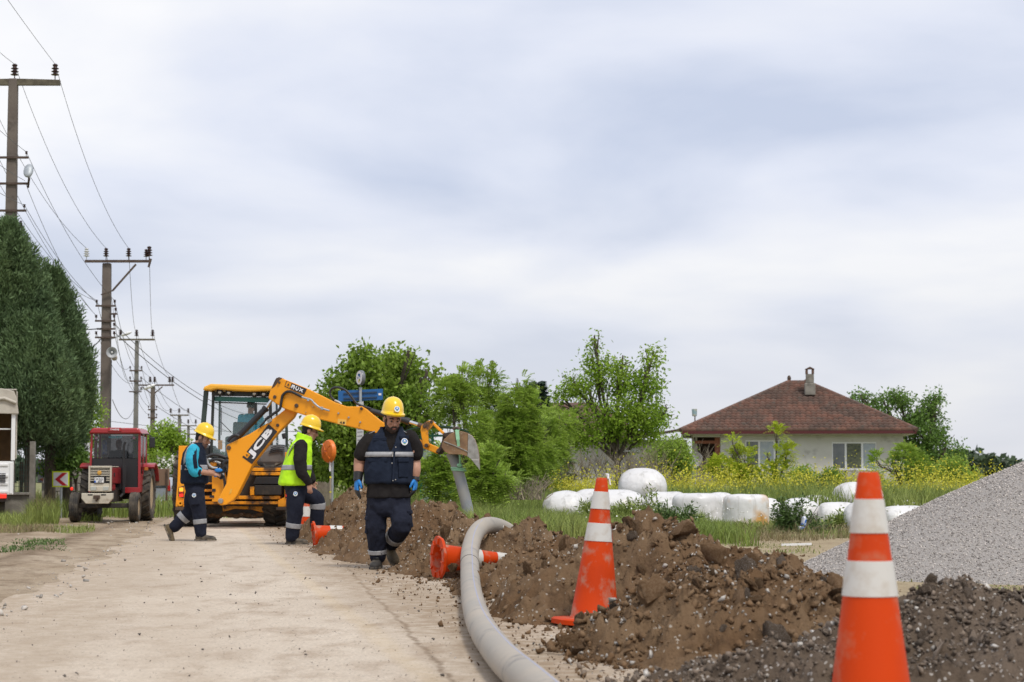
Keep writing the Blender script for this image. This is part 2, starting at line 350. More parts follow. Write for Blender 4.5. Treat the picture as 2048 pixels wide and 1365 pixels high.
# ============================================================ ROCK SHAPES
def rock_mesh(sub, seed, amp=.35, flat=.75):
    g = np.random.default_rng(seed); n = (8, 8, 11, 9)[sub-1]
    Q = g.normal(size=(n, 3)); Q /= np.linalg.norm(Q, axis=1)[:, None]; Q *= g.uniform(.75, 1.1, (n, 1))*np.array([1, .85, flat])
    bm = bmesh.new(); [bm.verts.new(q) for q in Q]; bmesh.ops.convex_hull(bm, input=bm.verts)
    bmesh.ops.delete(bm, geom=[v for v in bm.verts if not v.link_faces], context='VERTS')
    for k in range(sub-1):
        bmesh.ops.subdivide_edges(bm, edges=bm.edges[:], cuts=1, use_grid_fill=True, smooth=.12); bmesh.ops.triangulate(bm, faces=bm.faces)
    V = np.array([v.co for v in bm.verts])
    if sub > 1: V = V*(1+amp*fbm(V+seed*7.3, 2.2, 4, .65, seed=seed))[:, None]
    bm.verts.index_update(); F = np.array([[v.index for v in f.verts] for f in bm.faces]); bm.free(); return V, F
ROCK0 = [rock_mesh(1, i+1, .5) for i in range(7)]; ROCK1 = [rock_mesh(2, i+21, .42) for i in range(8)]; ROCK2 = [rock_mesh(3 if i > 3 else 4, i+41, .95) for i in range(10)]
def scatter(P, r, shapes, rng):          # rocks at P with radii r, as one array mesh
    VV = []; FF = []; n = 0
    which = rng.integers(0, len(shapes), len(P))
    for k, (V, F) in enumerate(shapes):
        idx = np.nonzero(which == k)[0]
        if not len(idx): continue
        q = rng.normal(size=(len(idx), 4)); q /= np.linalg.norm(q, axis=1)[:, None]
        a, b, c, d = q.T
        Rm = np.stack([1-2*(c*c+d*d), 2*(b*c-a*d), 2*(b*d+a*c), 2*(b*c+a*d), 1-2*(b*b+d*d), 2*(c*d-a*b), 2*(b*d-a*c), 2*(c*d+a*b), 1-2*(b*b+c*c)], 1).reshape(-1, 3, 3)
        X = np.einsum('nij,vj->nvi', Rm, V)*r[idx, None, None]+P[idx, None, :]
        VV.append(X.reshape(-1, 3)); FF.append((F[None]+(np.arange(len(idx))*len(V))[:, None, None]+n).reshape(-1, 3)); n += len(idx)*len(V)
    return np.concatenate(VV), np.concatenate(FF)

# ============================================================ SPOIL HEAPS
PEAKS = [  # x, y, height, base radius x, base radius y
 (1.04, 14.5, .76, 1.20, 1.9), (1.62, 13.4, .50, 1.0, 1.3), (1.05, 12.3, .42, .75, 1.4), (.66, 11.4, .20, .55, .7), (1.05, 11.2, .42, .8, 1.1), (1.5, 11.6, .5, .85, 1.1), (1.12, 12.85, .24, .38, .5), (.62, 15.6, .55, .8, 1.1),
 (.40, 17.2, .43, 1.0, 1.7), (.14, 19.6, .54, 1.05, 1.9), (-.40, 21.2, .56, .95, 1.8), (-1.02, 24.2, .74, 1.15, 2.3), (-.55, 22.6, .45, .8, 1.4),
 (-1.6, 26.5, .62, 1.1, 2.2), (-2.25, 30.0, .84, 1.05, 2.6), (-1.9, 28.0, .6, .85, 2.2), (-2.75, 34, .70, .95, 3.0), (-3.1, 37, .5, .85, 2.2)]
DARK = [(2.35, 10.4, .46, 1.15, .95), (1.85, 10.4, .28, .8, .8), (3.2, 10.6, .48, 1.1, .9), (1.35, 9.5, .22, .8, .5), (2.6, 9.5, .34, 1.1, .7), (2.3, 11.4, .24, .7, .8)]
def heap(P, peaks):
    h = np.zeros(len(P)); Q = p3(P)
    wx = P[:, 0]+.28*fbm(Q, 1.4, 3, seed=31); wy = P[:, 1]+.45*fbm(Q, 1.2, 3, seed=32)
    acc = np.zeros(len(P))
    for x, y, ht, rx, ry in peaks:
        d = np.sqrt(((wx-x)/rx)**2+((wy-y)/ry)**2); b = ht*np.clip(1.04-np.sqrt(d*d+.012), 0, 2)
        acc += b**5
    return acc**.2
def rough(P, k=1):
    Q = p3(P); l = fbm(Q, 4.2, 3, .55, seed=41); s = fbm(Q, 13, 4, .6, seed=42); c = np.abs(fbm(Q, 7, 2, seed=43))
    v = fbm(Q, 24, 3, .6, seed=44)
    k2 = np.abs(fbm(Q, 2.6, 2, seed=46)); return k*(.22*l+.17*s-.14*c+.10*v-.16*k2+.065)
ys = np.concatenate([np.geomspace(8.2, 39.6, 620)])
nx = 300; u = np.linspace(0, 1, nx)
NOOK = [(-3.0, 28.2, .55, .95), (.56, 13.15, .20, .62), (.42, 12.5, .2, .6), (-.66, 19.05, .10, .42), (-.28, 19.1, .12, .42), (.0, 19.3, .05, .3), (-2.72, 27.1, .32, .7), (-2.3, 27.2, .25, .6), (-.5, 18.9, .2, .5), (-3.4, 33.2, .2, .6), (-1.5, 21.2, .2, .55)]
def heap_h(P):
    h = heap(P, PEAKS)
    for nx_, ny_, r0, r1 in NOOK: h = h*(.04+.96*np.clip((np.sqrt((P[:, 0]-nx_)**2+((P[:, 1]-ny_)*.7)**2)-r0)/(r1-r0), 0, 1)**.8)
    m = np.clip(h/.12, 0, 1)
    return h+rough(P)*m
def dark_h(P):
    h = heap(P, DARK); m = np.clip(h/.08, 0, 1)
    return h+rough(P, .75)*m
def grid(name, ys, x0, x1, nx, hf, m, parent):
    u = np.linspace(0, 1, nx); X = x0(ys)[:, None]*(1-u)+x1(ys)[:, None]*u; Y = np.repeat(ys[:, None], nx, 1)
    P = np.stack([X.ravel(), Y.ravel()], 1); Z = hf(P)-.035
    keep = (Z > -.03).reshape(len(ys), nx); V = np.column_stack([P, Z]); i = (np.arange(len(ys)-1)[:, None]*nx+np.arange(nx-1))
    kf = keep[:-1, :-1] | keep[1:, :-1] | keep[:-1, 1:] | keep[1:, 1:]; i = i[kf]
    F = np.column_stack([i, i+1, i+nx+1, i+nx]); us, inv = np.unique(F, return_inverse=True)
    return npm(name, V[us], inv.reshape(-1, 4), m, parent, smooth=True)
def soil_mat(name, c1, c2, c3, speck, amt):
    m = mat(name, c1, .95, c2, 1.6, .38, .62, spec=.1, dirt=c3, dsc=7, dlo=.52, dhi=.72); t = m.node_tree; b = t.nodes['Principled BSDF']; L = t.links.new
    src = b.inputs['Base Color'].links[0].from_socket; tc = [n for n in t.nodes if n.type == 'TEX_COORD'][0]
    vo = N('ShaderNodeTexVoronoi', t); vo.inputs['Scale'].default_value = 42; L(tc.outputs['Object'], vo.inputs['Vector'])
    sx = N('ShaderNodeSeparateXYZ', t); L(vo.outputs['Color'], sx.inputs[0])
    s2 = N('ShaderNodeMath', t, operation='LESS_THAN'); L(sx.outputs[0], s2.inputs[0]); s2.inputs[1].default_value = amt
    s1 = N('ShaderNodeMath', t, operation='LESS_THAN'); L(vo.outputs['Distance'], s1.inputs[0]); s1.inputs[1].default_value = .38
    s3 = N('ShaderNodeMath', t, operation='MULTIPLY'); L(s1.outputs[0], s3.inputs[0]); L(s2.outputs[0], s3.inputs[1])
    mx = N('ShaderNodeMix', t, data_type='RGBA'); L(s3.outputs[0], mx.inputs[0]); L(src, mx.inputs[6]); mx.inputs[7].default_value = (*speck, 1); L(mx.outputs[2], b.inputs['Base Color'])
    nz = N('ShaderNodeTexNoise', t); nz.inputs['Scale'].default_value = 30; nz.inputs['Detail'].default_value = 8; nz.inputs['Roughness'].default_value = .7; L(tc.outputs['Object'], nz.inputs['Vector'])
    bp = N('ShaderNodeBump', t); bp.inputs['Strength'].default_value = .9; bp.inputs['Distance'].default_value = .03; L(nz.outputs[0], bp.inputs['Height']); L(bp.outputs[0], b.inputs['Normal'])
    return m
M['soil'] = soil_mat('dug_brown_soil', (.150, .088, .046), (.215, .142, .083), (.075, .046, .027), (.40, .35, .29), .09)
M['clod'] = mat('soil_clod', (.14, .083, .044), .95, (.20, .132, .078), 9, spec=.1, island=.22, bump=.6, bsc=60)
M['rubble'] = soil_mat('grey_rubble_soil', (.125, .092, .066), (.17, .13, .098), (.07, .052, .039), (.42, .38, .34), .22)
M['stone'] = mat('grey_road_stone', (.185, .145, .112), .9, (.125, .098, .077), 14, spec=.2, island=.45, bump=.4, bsc=50)
M['palestone'] = mat('pale_stone', (.48, .45, .41), .85, (.34, .31, .27), 10, spec=.25, island=.3, bump=.3)
heapT = thing('soil_mound', 'long brown soil spoil heap along the right road edge behind the grey pipe', 'soil heap', (-.5, 20, 0))
grid('heap_surface', ys, lambda y: pl(y, FOOT)-.9, lambda y: pl(y, FOOT)+np.interp(y, [8, 14, 20, 40], [3.4, 3.4, 2.6, 3.2]), 250, heap_h, M['soil'], heapT)
darkT = thing('rubble_mound', 'low grey heap of stony rubble around the nearest cone', 'rubble heap', (2.2, 10.3, 0))
grid('heap_surface', np.geomspace(8.2, 13, 260), lambda y: .0+0*y, lambda y: 4.6+0*y, 300, dark_h, M['rubble'], darkT)
def pts_on(n, peaks, hf, rng, spread=.35, hmin=-1):
    k = rng.integers(0, len(peaks), n); pk = np.array(peaks)[k]
    P = pk[:, :2]+rng.normal(size=(n, 2))*pk[:, 3:5]*spread*1.35
    h = hf(P); ok = (h > hmin)
    return P[ok], h[ok]
rg = np.random.default_rng(5)
# small crumbs: one joined part each; larger lumps are parts of their own
P, h = pts_on(25000, PEAKS, heap_h, rg, .42, -1); near = P[:, 0] > pl(P[:, 1], FOOT)-.45*rg.random(len(P))**2.5; P = P[near]; h = h[near]
r = .005+.013*rg.pareto(2.3, len(P)).clip(0, 2.8); V, F = scatter(np.column_stack([P, h-.035*(h > .05)+r*.25]), r, ROCK0, rg)
tag(npm('soil_crumbs', V, F, M['clod'], heapT), kind='stuff')
P, h = pts_on(4200, PEAKS, heap_h, rg, .45, -1); r = .006+.010*rg.pareto(3, len(P)).clip(0, 2.5); V, F = scatter(np.column_stack([P, h-.03*(h > .05)+r*.4]), r, ROCK0, rg)
tag(npm('stone_chips', V, F, M['palestone'], heapT), kind='stuff')
P, h = pts_on(9000, DARK, dark_h, rg, .45, -1); r = .006+.012*rg.pareto(2.6, len(P)).clip(0, 2.0); V, F = scatter(np.column_stack([P, h-.03*(h > .05)+r*.35]), r, ROCK0, rg)
tag(npm('rubble_stones', V, F, M['stone'], darkT), kind='stuff')
P, h = pts_on(700, DARK, dark_h, rg, .45, -1); r = .008+.012*rg.pareto(3, len(P)).clip(0, 2.0); V, F = scatter(np.column_stack([P, h-.03+r*.5]), r, ROCK0, rg)
tag(npm('stone_chips', V, F, M['palestone'], darkT), kind='stuff')
def lumps(peaks, hf, n, parent, name, ms, rmin, rmax, rng):
    P, h = pts_on(n, peaks, hf, rng, .40, .03)
    mes = []
    for i, (V, F) in enumerate(ROCK2):
        me = bpy.data.meshes.new(name); me.from_pydata(V.tolist(), [], F.tolist()); shade(me, 60); me.materials.append(ms[i % len(ms)]); mes.append(me)
    off = OFF[parent.name]
    for (x, y), z in zip(P, h):
        r = rmin+(rmax-rmin)*rng.random()**2.5
        o = bpy.data.objects.new(name, mes[rng.integers(0, len(mes))]); COL.objects.link(o); o.parent = parent
        o.location = Vector((x, y, z-.035+r*.15))-off; o.scale = (r*rng.uniform(.8, 1.6), r*rng.uniform(.6, 1.1), r*rng.uniform(.5, 1)); o.rotation_euler = (rng.uniform(0, 6), rng.uniform(0, 6), rng.uniform(0, 6))
lumps(PEAKS[:10], heap_h, 190, heapT, 'clod', [M['clod'], M['soil'], M['rubble']], .035, .135, rg)
lumps(PEAKS[10:], heap_h, 90, heapT, 'clod', [M['clod'], M['soil']], .05, .15, rg)
lumps(DARK, dark_h, 130, darkT, 'stone', [M['stone'], M['rubble'], M['rubble'], M['rubble']], .025, .075, rg)
# slabs of clay on the near flank (photo: big leaning lumps beside the upright cone)
for px, py, Y, r, rot in [(1330, 1215, 12.6, .17, (.5, .3, .9)), (1385, 1195, 12.6, .16, (.2, .9, .3)), (1520, 1235, 11.9, .21, (.9, .2, .6)), (1290, 1255, 12.0, .11, (1, 1, 0)), (1525, 1290, 11.6, .14, (.2, .5, 1)), (1160, 1305, 10.95, .09, (0, .4, 2)), (1400, 1290, 11.3, .08, (0, 1, 2)), (1010, 1165, 17.0, .10, (.3, .3, 1)), (700, 1105, 24, .12, (0, .3, .5)), (905, 1135, 18.6, .085, (.3, .3, 1)), (1900, 1205, 11.1, .09, (0, 0, 1)), (1965, 1235, 10.4, .10, (.5, .3, 0)), (1240, 1150, 14.2, .07, (.4, .2, 0)), (1600, 1180, 13.2, .13, (.6, .2, .2)), (1190, 1195, 13.6, .06, (.4, .2, 0))]:
    V, F = ROCK2[rnd.randrange(10)]; me = bpy.data.meshes.new('clod'); me.from_pydata(V.tolist(), [], F.tolist()); shade(me, 40); me.materials.append(M['soil'])
    o = bpy.data.objects.new('clod', me); COL.objects.link(o); o.parent = heapT; p = Wp(px, py, Y); o.location = p-OFF[heapT.name]; o.scale = (r*.7, r*.75, r*1.05); o.rotation_euler = rot

# ============================================================ GRAVEL PILE
GC = (7.0, 21.0, 4.15)
def pile_h(P):
    Q = p3(P); d = np.sqrt((P[:, 0]-GC[0]+.3*fbm(Q, .5, 2, seed=3))**2+(P[:, 1]-GC[1]+.3*fbm(Q, .5, 2, seed=4))**2)
    return .475*(GC[2]+.02-np.sqrt(d*d+.35))+.10*fbm(Q, .7, 4, seed=50)+.015*fbm(Q, 9, 2, seed=51)
M['gravel'] = mat('grey_gravel', (.42, .385, .355), .9, (.33, .305, .28), 60, .38, .62, spec=.25, bump=1, bsc=55, bdist=.03)
M['gravelstone'] = mat('gravel_stone', (.47, .43, .395), .85, (.36, .33, .305), 25, spec=.2, island=.55)
gp = thing('gravel_pile', 'large heap of grey gravel at the right behind the nearest cone', 'gravel pile', (GC[0], GC[1], 0))
grid('pile_surface', np.linspace(16.6, 25.4, 260), lambda y: 2.7+0*y, lambda y: 11.5+0*y, 260, pile_h, M['gravel'], gp)
n = 84000; P = np.column_stack([rg.uniform(2.7, 11.3, n), rg.uniform(16.7, 25.3, n)]); h = pile_h(P); ok = (h > -.02); P = P[ok]; h = h[ok]
OCT = [(np.array([(1, 0, 0), (-.6, .8, .1), (-.5, -.75, -.1), (.1, .05, .75), (-.1, 0, -.7)])*s, np.array([(0, 1, 3), (1, 2, 3), (2, 0, 3), (1, 0, 4), (2, 1, 4), (0, 2, 4)])) for s in (1.1, 1.3)]
r = rg.uniform(.006, .0125, len(P)); V, F = scatter(np.column_stack([P, h-.035+r*.3]), r, OCT, rg)
tag(npm('gravel_stones', V, F, M['gravelstone'], gp), kind='stuff')

# loose chips on road and lot
def loose(name, n, xf, y0, y1, r0, sc, m, seed):
    g = np.random.default_rng(seed); y = y0*(y1/y0)**g.random(n); x = xf(y, g); r = r0+sc*g.pareto(2.8, n).clip(0, 3)
    V, F = scatter(np.column_stack([x, y, .012+r*.3]), r, ROCK0[:3], g); tag(npm(name, V, F, m), kind='stuff')
M['chip'] = mat('dark_road_chip', (.13, .115, .10), .9, island=.4)
loose('road_chips', 1300, lambda y, g: pl(y, FOOT)-.05-5.2*g.random(len(y))**1.6, 8.5, 50, .0035, .0045, M['chip'], 61)
loose('soil_chips', 2000, lambda y, g: pl(y, FOOT)+.2-.8*g.random(len(y))**2.5, 8.5, 40, .005, .009, M['clod'], 62)
loose('verge_stones', 900, lambda y, g: LEFT(y)+.6-3.2*g.random(len(y)), 14, 48, .008, .012, M['palestone'], 63)
loose('lot_stones', 1100, lambda y, g: 1.6+g.random(len(y))*7, 11, 30, .006, .010, M['clod'], 64)
# ============================================================ TRAFFIC CONES
M['orange'] = mat('cone_orange', (.58, .050, .002), .55, (.50, .042, .003), 3, dirt=(.42, .22, .15), dsc=7, dlo=.52, dhi=.68, spec=.18, bump=.05)
M['orange_clean'] = mat('cone_orange_clean', (.60, .052, .002), .55, (.52, .045, .003), 3, dirt=(.44, .20, .12), dsc=5, dlo=.54, dhi=.76, spec=.18)
M['sleeve'] = mat('cone_white_sleeve', (.60, .585, .545), .4, dirt=(.42, .34, .25), dsc=6, dlo=.5, dhi=.75)
def aim(d, roll=0): return Vector(d).normalized().to_track_quat('Z', 'Y') @ Quaternion((0, 0, 1), roll)
def make_cone(label, h, loc, rot=None, tape=False, om='orange', sl=((.905, .786), (.69, .567)), group='traffic cones', pr_=.28):
    t = thing('traffic_cone', label, 'cone', loc, group, local=True)
    if rot is not None: t.rotation_mode = 'QUATERNION'; t.rotation_quaternion = rot
    rr = lambda z: (.170-.133*z)*h
    b = MB(); pr = [(rr(.03)+.012*h, .035*h), (rr(.045)+.004*h, .05*h)]+[(rr(z), z*h) for z in (.06, .26, .262, .5, .567, .69, .786, .905, .985)]+[(rr(1)-.004, h), (rr(1)-.012, h), (rr(.99)-.012, .95*h), (rr(.5)-.012, .5*h), (rr(.06)-.012, .05*h), (rr(.0)-.006, 0)]
    b.lathe(pr+[pr[0]], n=40, caps=False); b.build('cone_body', M[om], t, 50)
    p = MB(); n = 8; hole = rr(0)-.006
    ro = pr_*h; prof = []
    for z, k in ((0, 0), (.030*h, 0), (.040*h, -.014*h)):
        prof.append([(((ro+k)*math.cos(2*math.pi*(j+.5)/32)/max(abs(math.cos(((2*math.pi*(j+.5)/32+math.pi/8) % (math.pi/4))-math.pi/8)), .92)), ((ro+k)*math.sin(2*math.pi*(j+.5)/32)/max(abs(math.cos(((2*math.pi*(j+.5)/32+math.pi/8) % (math.pi/4))-math.pi/8)), .92)), z) for j in range(32)])
    inn = [[(hole*math.cos(2*math.pi*(j+.5)/32), hole*math.sin(2*math.pi*(j+.5)/32), z) for j in range(32)] for z in (.042*h, 0)]
    rings = prof+inn; V = [q for r_ in rings for q in r_]; F = []
    for i in range(5):
        for j in range(32): F.append((i*32+j, i*32+(j+1) % 32, ((i+1) % 5)*32+(j+1) % 32, ((i+1) % 5)*32+j))
    p.add(V, F)
    for k in range(8):                    # ribs under the plate
        a = 2*math.pi*k/8; c = Vector((math.cos(a), math.sin(a), 0)); p.bar(c*hole*1.02+Vector((0, 0, -.006)), c*ro*.93+Vector((0, 0, -.006)), .012, .014)
    p.build('base_plate', M[om], t, 40)
    for k, (z1, z0) in enumerate(sl):
        s = MB(); s.lathe([(rr(z0)+.0005, z0*h), (rr(z0)+.0035, z0*h+.001), (rr(z1)+.0035, z1*h-.001), (rr(z1)+.0005, z1*h)], n=40); s.build('reflective_sleeve', M['sleeve'], t, 50)
    return t
p = Wp(1737, 950, 7.02); make_cone('nearest traffic cone, large and out of focus in the grey rubble', 1.0, (p.x, 7.02, .01), om='orange_clean')
p = Gp(1188, 1254); ctw = make_cone('upright scuffed traffic cone with torn white sleeve beside the brown soil heap', .97, (p.x, p.y, .012), aim((.058, .02, 1)))
tp = MB(); tp.tube([(-.012, -.040, .965), (-.004, -.042, .995), (.006, -.030, 1.0), (-.002, -.052, .96), (-.01, -.058, .925)], .007, 6); tp.build('tied_tape', M['white'], ctw)
tr = MB(); a0 = -math.pi/2-.62
for dz0, dz1, wd, aa in ((.567, .69, .09, 0), (.69, .786, .045, .04)):
    q = []
    for z in np.linspace(dz0, dz1, 7):
        rr_ = (.170-.133*z)*.97+.0052; off = .03*math.sin(z*70)
        q.append([Vector((rr_*math.cos(a0+aa+off+s), rr_*math.sin(a0+aa+off+s), z*.97)) for s in (-wd, wd)])
    V = [x for r_ in q for x in r_]; tr.add(V, [(2*i, 2*i+1, 2*i+3, 2*i+2) for i in range(6)])
tr.build('sleeve_tear', mat('torn_sleeve_gap', (.42, .05, .012), .5, (.10, .04, .02), 30), ctw, 0)
b_ = Wp(874, 1117, 19.2); make_cone('fallen traffic cone with its open base facing the road beside the pipe', .84, b_, aim((.93, .36, -.02), .2), sl=((.87, .72), (.53, .34)), pr_=.245)
b_ = Wp(627, 1070, 27.6); make_cone('fallen red and white traffic cone lying by the yellow vest worker', .78, b_, aim((.97, .22, .10), .4), sl=((.92, .74), (.52, .30)), om='orange', pr_=.23)
b_ = Gp(613, 1070); make_cone('upright traffic cone half hidden behind the yellow vest worker', .76, b_, sl=((.93, .80), (.62, .40)))

# ============================================================ PIPES AND SLING
def smooth_path(P, n):
    P = [Vector(p) for p in P]; out = []
    for i in range(len(P)-1):
        p0 = P[max(i-1, 0)]; p1 = P[i]; p2 = P[i+1]; p3_ = P[min(i+2, len(P)-1)]
        for k in range(n):
            t = k/n; out.append(.5*((2*p1)+(-p0+p2)*t+(2*p0-5*p1+4*p2-p3_)*t*t+(-p0+3*p1-3*p2+p3_)*t**3))
    return out+[P[-1]]
M['pipe'] = mat('dusty_grey_pipe', (.33, .30, .255), .6, (.40, .345, .275), 2.0, .35, .65, dirt=(.17, .165, .16), dsc=3.5, dlo=.56, dhi=.70, bump=.1, bsc=30, space='Object')
M['pipe_blue'] = mat('grey_blue_pipe', (.26, .27, .29), .5, (.36, .34, .31), 3, bump=.05)
RP = .0825
gp_ = lambda x, y: Gp(x, y, RP)
gq = lambda x, y: Gp(x, y, RP+.012)
path = [gq(1180, 1480), gq(1112, 1412), gq(1061, 1365), gq(1009, 1318), gq(967, 1262), gq(950, 1220), gq(942, 1177), Wp(940, 1140, 17.3), Wp(940, 1105, 18.5), Wp(949, 1072, 19.3), Wp(966, 1054, 19.7), Wp(990, 1052, 20.1), Wp(1020, 1066, 20.6), Wp(1050, 1100, 21.0)]
sp = smooth_path(path, 22)
pt = thing('water_pipe', 'long dusty grey pipe curving from the foreground over the soil heap', 'pipe', (path[2].x, path[2].y, 0))
b = MB(); b.tube(sp, RP, 28); b.build('pipe_wall', M['pipe'], pt, 60)
k = min(range(len(sp)), key=lambda i: abs(sp[i].y-17.7)); b = MB(); b.tube([sp[k], sp[k]+(sp[k+1]-sp[k]).normalized()*.014], RP+.0025, 28); b.build('joint_ring', M['black'], pt, 60)
b = MB(); stripe = [q+Vector((.25, -.05, .97)).normalized()*(RP-.004) for q in sp[:215]]; b.tube(stripe, .0065, 6); b.build('blue_stripe', mat('faint_blue_stripe', (.33, .34, .44), .6), pt, 60)
YB = 35.6
hp = [Wp(x, y, YB) for x, y in ((902, 905), (911, 925), (922, 965), (931, 1000), (938, 1035), (943, 1075))]
h2 = thing('hanging_pipe', 'grey pipe hanging from the green sling under the excavator bucket', 'pipe', (hp[-1].x, YB, 0))
b = MB(); s2 = smooth_path(hp, 8); b.tube(s2, .10, 24); b.tube([s2[0]+(s2[0]-s2[1])*.02, s2[0]-(s2[0]-s2[1])*.3], .08, 24); b.build('pipe_wall', M['pipe_blue'], h2, 60)
M['sling'] = mat('pale_green_sling', (.36, .66, .42), .8, (.28, .55, .34), 12, bump=.2, bsc=80)
sl = thing('lifting_sling', 'pale green webbing sling looped from the bucket to the hanging pipe', 'sling', Wp(915, 935, YB))
b = MB()
top = [Wp(914, 861, YB-.36), Wp(916, 880, YB-.36), Wp(919, 910, YB-.30), Wp(920, 931, YB-.16)]
for a_, c_, wd in ((top[0], top[1], .065), (top[1], top[2], .05), (top[2], top[3], .03)): b.bar(a_, c_, wd, .012, up=(0, 1, 0))
b.bar(top[0], top[0]+Vector((0, .72, .02)), .065, .012)
b.bar(Wp(914, 862, YB+.36), Wp(920, 931, YB+.16), .05, .012, up=(0, 1, 0))
b.build('strap', M['sling'], sl)
b = MB(); ax = (s2[12]-s2[8]).normalized(); cc = Wp(916.5, 937, YB); px_ = ax.cross(Vector((0, 1, 0))).normalized()
for dz in (0, .035):
    ring = [cc+ax*dz+(px_*math.cos(a)+Vector((0, 1, 0))*math.sin(a)+ax*.18*math.cos(a)).normalized()*.118+ax*.02*math.cos(a) for a in np.linspace(0, 2*math.pi, 25)]
    b.tube(ring, .016, 6)
b.ball(Wp(919, 931, YB-.15), (.05, .03, .035)); b.build('choker_loop', M['sling'], sl, 60)

# ============================================================ HOUSE
M['render'] = mat('cement_render', (.58, .565, .52), .9, (.51, .49, .45), 1.2, .35, .65, dirt=(.27, .25, .22), dsc=.9, dlo=.56, dhi=.72, bump=.3, bsc=20)
M['tile'] = mat('old_roof_tile', (.17, .083, .058), .85, (.11, .068, .052), 1.2, .38, .62, island=.22, dirt=(.10, .085, .07), dsc=5, dlo=.5, dhi=.7, bump=.3)
M['oxblood'] = mat('oxblood_paint', (.09, .012, .013), .5)
M['eave'] = mat('eave_soffit', (.52, .50, .45), .8)
M['pvc'] = mat('white_pvc', (.76, .76, .77), .35)
M['conc'] = mat('old_concrete', (.27, .25, .215), .9, (.19, .175, .15), 4, dirt=(.10, .09, .075), dsc=3, dlo=.55, dhi=.75, bump=.4, bsc=30)
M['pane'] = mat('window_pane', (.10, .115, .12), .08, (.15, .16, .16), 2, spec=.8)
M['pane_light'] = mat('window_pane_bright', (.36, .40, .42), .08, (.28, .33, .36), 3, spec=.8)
HY = 88.0; ang = R(-5.2)
hL = Wp(1365, 858, HY+.5); hR = Wp(1829, 862, HY-.5)
eL = Vector((hL.x, HY+.5, hL.z)); HR_ = Vector((math.cos(ang), math.sin(ang), 0)); HN = Vector((-HR_.y, HR_.x, 0))
Lw = (hR.x-hL.x)/HR_.x; ez = hL.z-.1
house = thing('village_house', 'single storey grey rendered house with brown hipped tile roof on the right', 'house', (eL.x+Lw/2, HY+4, 0))
def H(a, d, z): return eL+HR_*a+HN*d+Vector((0, 0, z-eL.z))
dep = 9.6
def hbox(b, a0, a1, d0, d1, z0, z1): b.prism([H(a0, d0, z0), H(a1, d0, z0), H(a1, d1, z0), H(a0, d1, z0)], (0, 0, z1-z0))
a_of = lambda px: (Wp(px, 900, HY).x-eL.x)/HR_.x
zat = lambda py: Wp(1600, py, HY).z
wa0, wa1 = a_of(1443), a_of(1806)
wins = [(a_of(1493), a_of(1581), zat(934), zat(880)), (a_of(1665), a_of(1753), zat(937), zat(884))]
b = MB(); xs = sorted([wa0, wa1]+[v for q in wins for v in q[:2]]); d0, d1 = .55, dep-.5
z0w, z1w = min(q[2] for q in wins), max(q[3] for q in wins)
for i in range(len(xs)-1):
    if i % 2 == 0: hbox(b, xs[i], xs[i+1], d0, d0+.25, -.05, ez-.02)
    else:
        q = wins[(i-1)//2]; hbox(b, xs[i], xs[i+1], d0, d0+.25, -.05, q[2]); hbox(b, xs[i], xs[i+1], d0, d0+.25, q[3], ez-.02)
hbox(b, wa1-.25, wa1, d0+.25, d1, -.05, ez-.02); hbox(b, .4, .65, d0+2.2, d1, -.05, ez-.02); hbox(b, .65, wa1-.25, d1-.25, d1, -.05, ez-.02); hbox(b, wa0, wa0+.25, d0+.25, d0+3, -.05, ez-.02)
b.build('wall', M['render'], house, 0)
b = MB(); hbox(b, .65, wa0, d0+2.6, d0+2.8, -.05, ez-.02); hbox(b, wa0+.25, wa1-.25, d0+1.6, d0+1.7, -.05, ez-.02); b.build('porch_back_wall', mat('dark_brown_porch', (.05, .022, .016), .8), house, 0)
b = MB(); hbox(b, wa0-.25, wa0-.02, d0+.02, d0+.2, -.05, ez-.05); hbox(b, .55, wa0-.25, d0+.02, d0+.2, ez-.55, ez-.42); b.build('porch_post', mat('red_brown_timber', (.22, .075, .035), .7), house, 0)
b = MB(); hbox(b, a_of(1388), wa0-.02, d0-.2, d0, zat(874), ez-.06); b.build('awning_box', M['eave'], house, 0)
b = MB(); hbox(b, .5, wa0+.1, d0-.3, d0+1.2, -.04, zat(944)); b.build('porch_step', M['conc'], house, 0)
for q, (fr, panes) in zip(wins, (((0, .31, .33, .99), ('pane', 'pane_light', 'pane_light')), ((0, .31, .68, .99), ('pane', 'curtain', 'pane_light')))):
    W_ = q[1]-q[0]; f = MB(); dd = d0+.06
    hbox(f, q[0]-.05, q[1]+.05, dd-.09, dd+.06, q[2]-.09, q[2]); hbox(f, q[0], q[1], dd-.02, dd+.06, q[3]-.07, q[3])
    for e in (0, fr[1], fr[2] if fr[2]-fr[1] > .1 else .66, 1): hbox(f, q[0]+W_*e-.045*(e > 0), q[0]+W_*e+.045*(e < 1), dd-.022, dd+.06, q[2]+.002, q[3]-.072)
    win = f.build('window', M['pvc'], house, 0)
    E = (0, fr[1], fr[2] if fr[2]-fr[1] > .1 else .66, 1)
    for i in range(3):
        g_ = MB(); hbox(g_, q[0]+W_*E[i]+.045, q[0]+W_*E[i+1]-.045, dd+.01, dd+.025, q[2]+.003, q[3]-.075); mm = panes[i]
        if mm == 'curtain':
            for j in range(9):
                aa = q[0]+W_*(E[i]+(E[i+1]-E[i])*(j+.5)/9); hbox(g_, aa-.02, aa+.02, dd+.004, dd+.012, q[2]+.05, q[3]-.1)
            M['curtain'] = mat('curtain_behind_pane', (.16, .17, .10), .5, (.07, .08, .06), 9)
        g_.build('pane', M[mm], win, 0)
b = MB(); hbox(b, -.02, Lw+.02, -.02, dep+.02, ez-.16, ez-.06); b.build('soffit', M['eave'], house, 0)
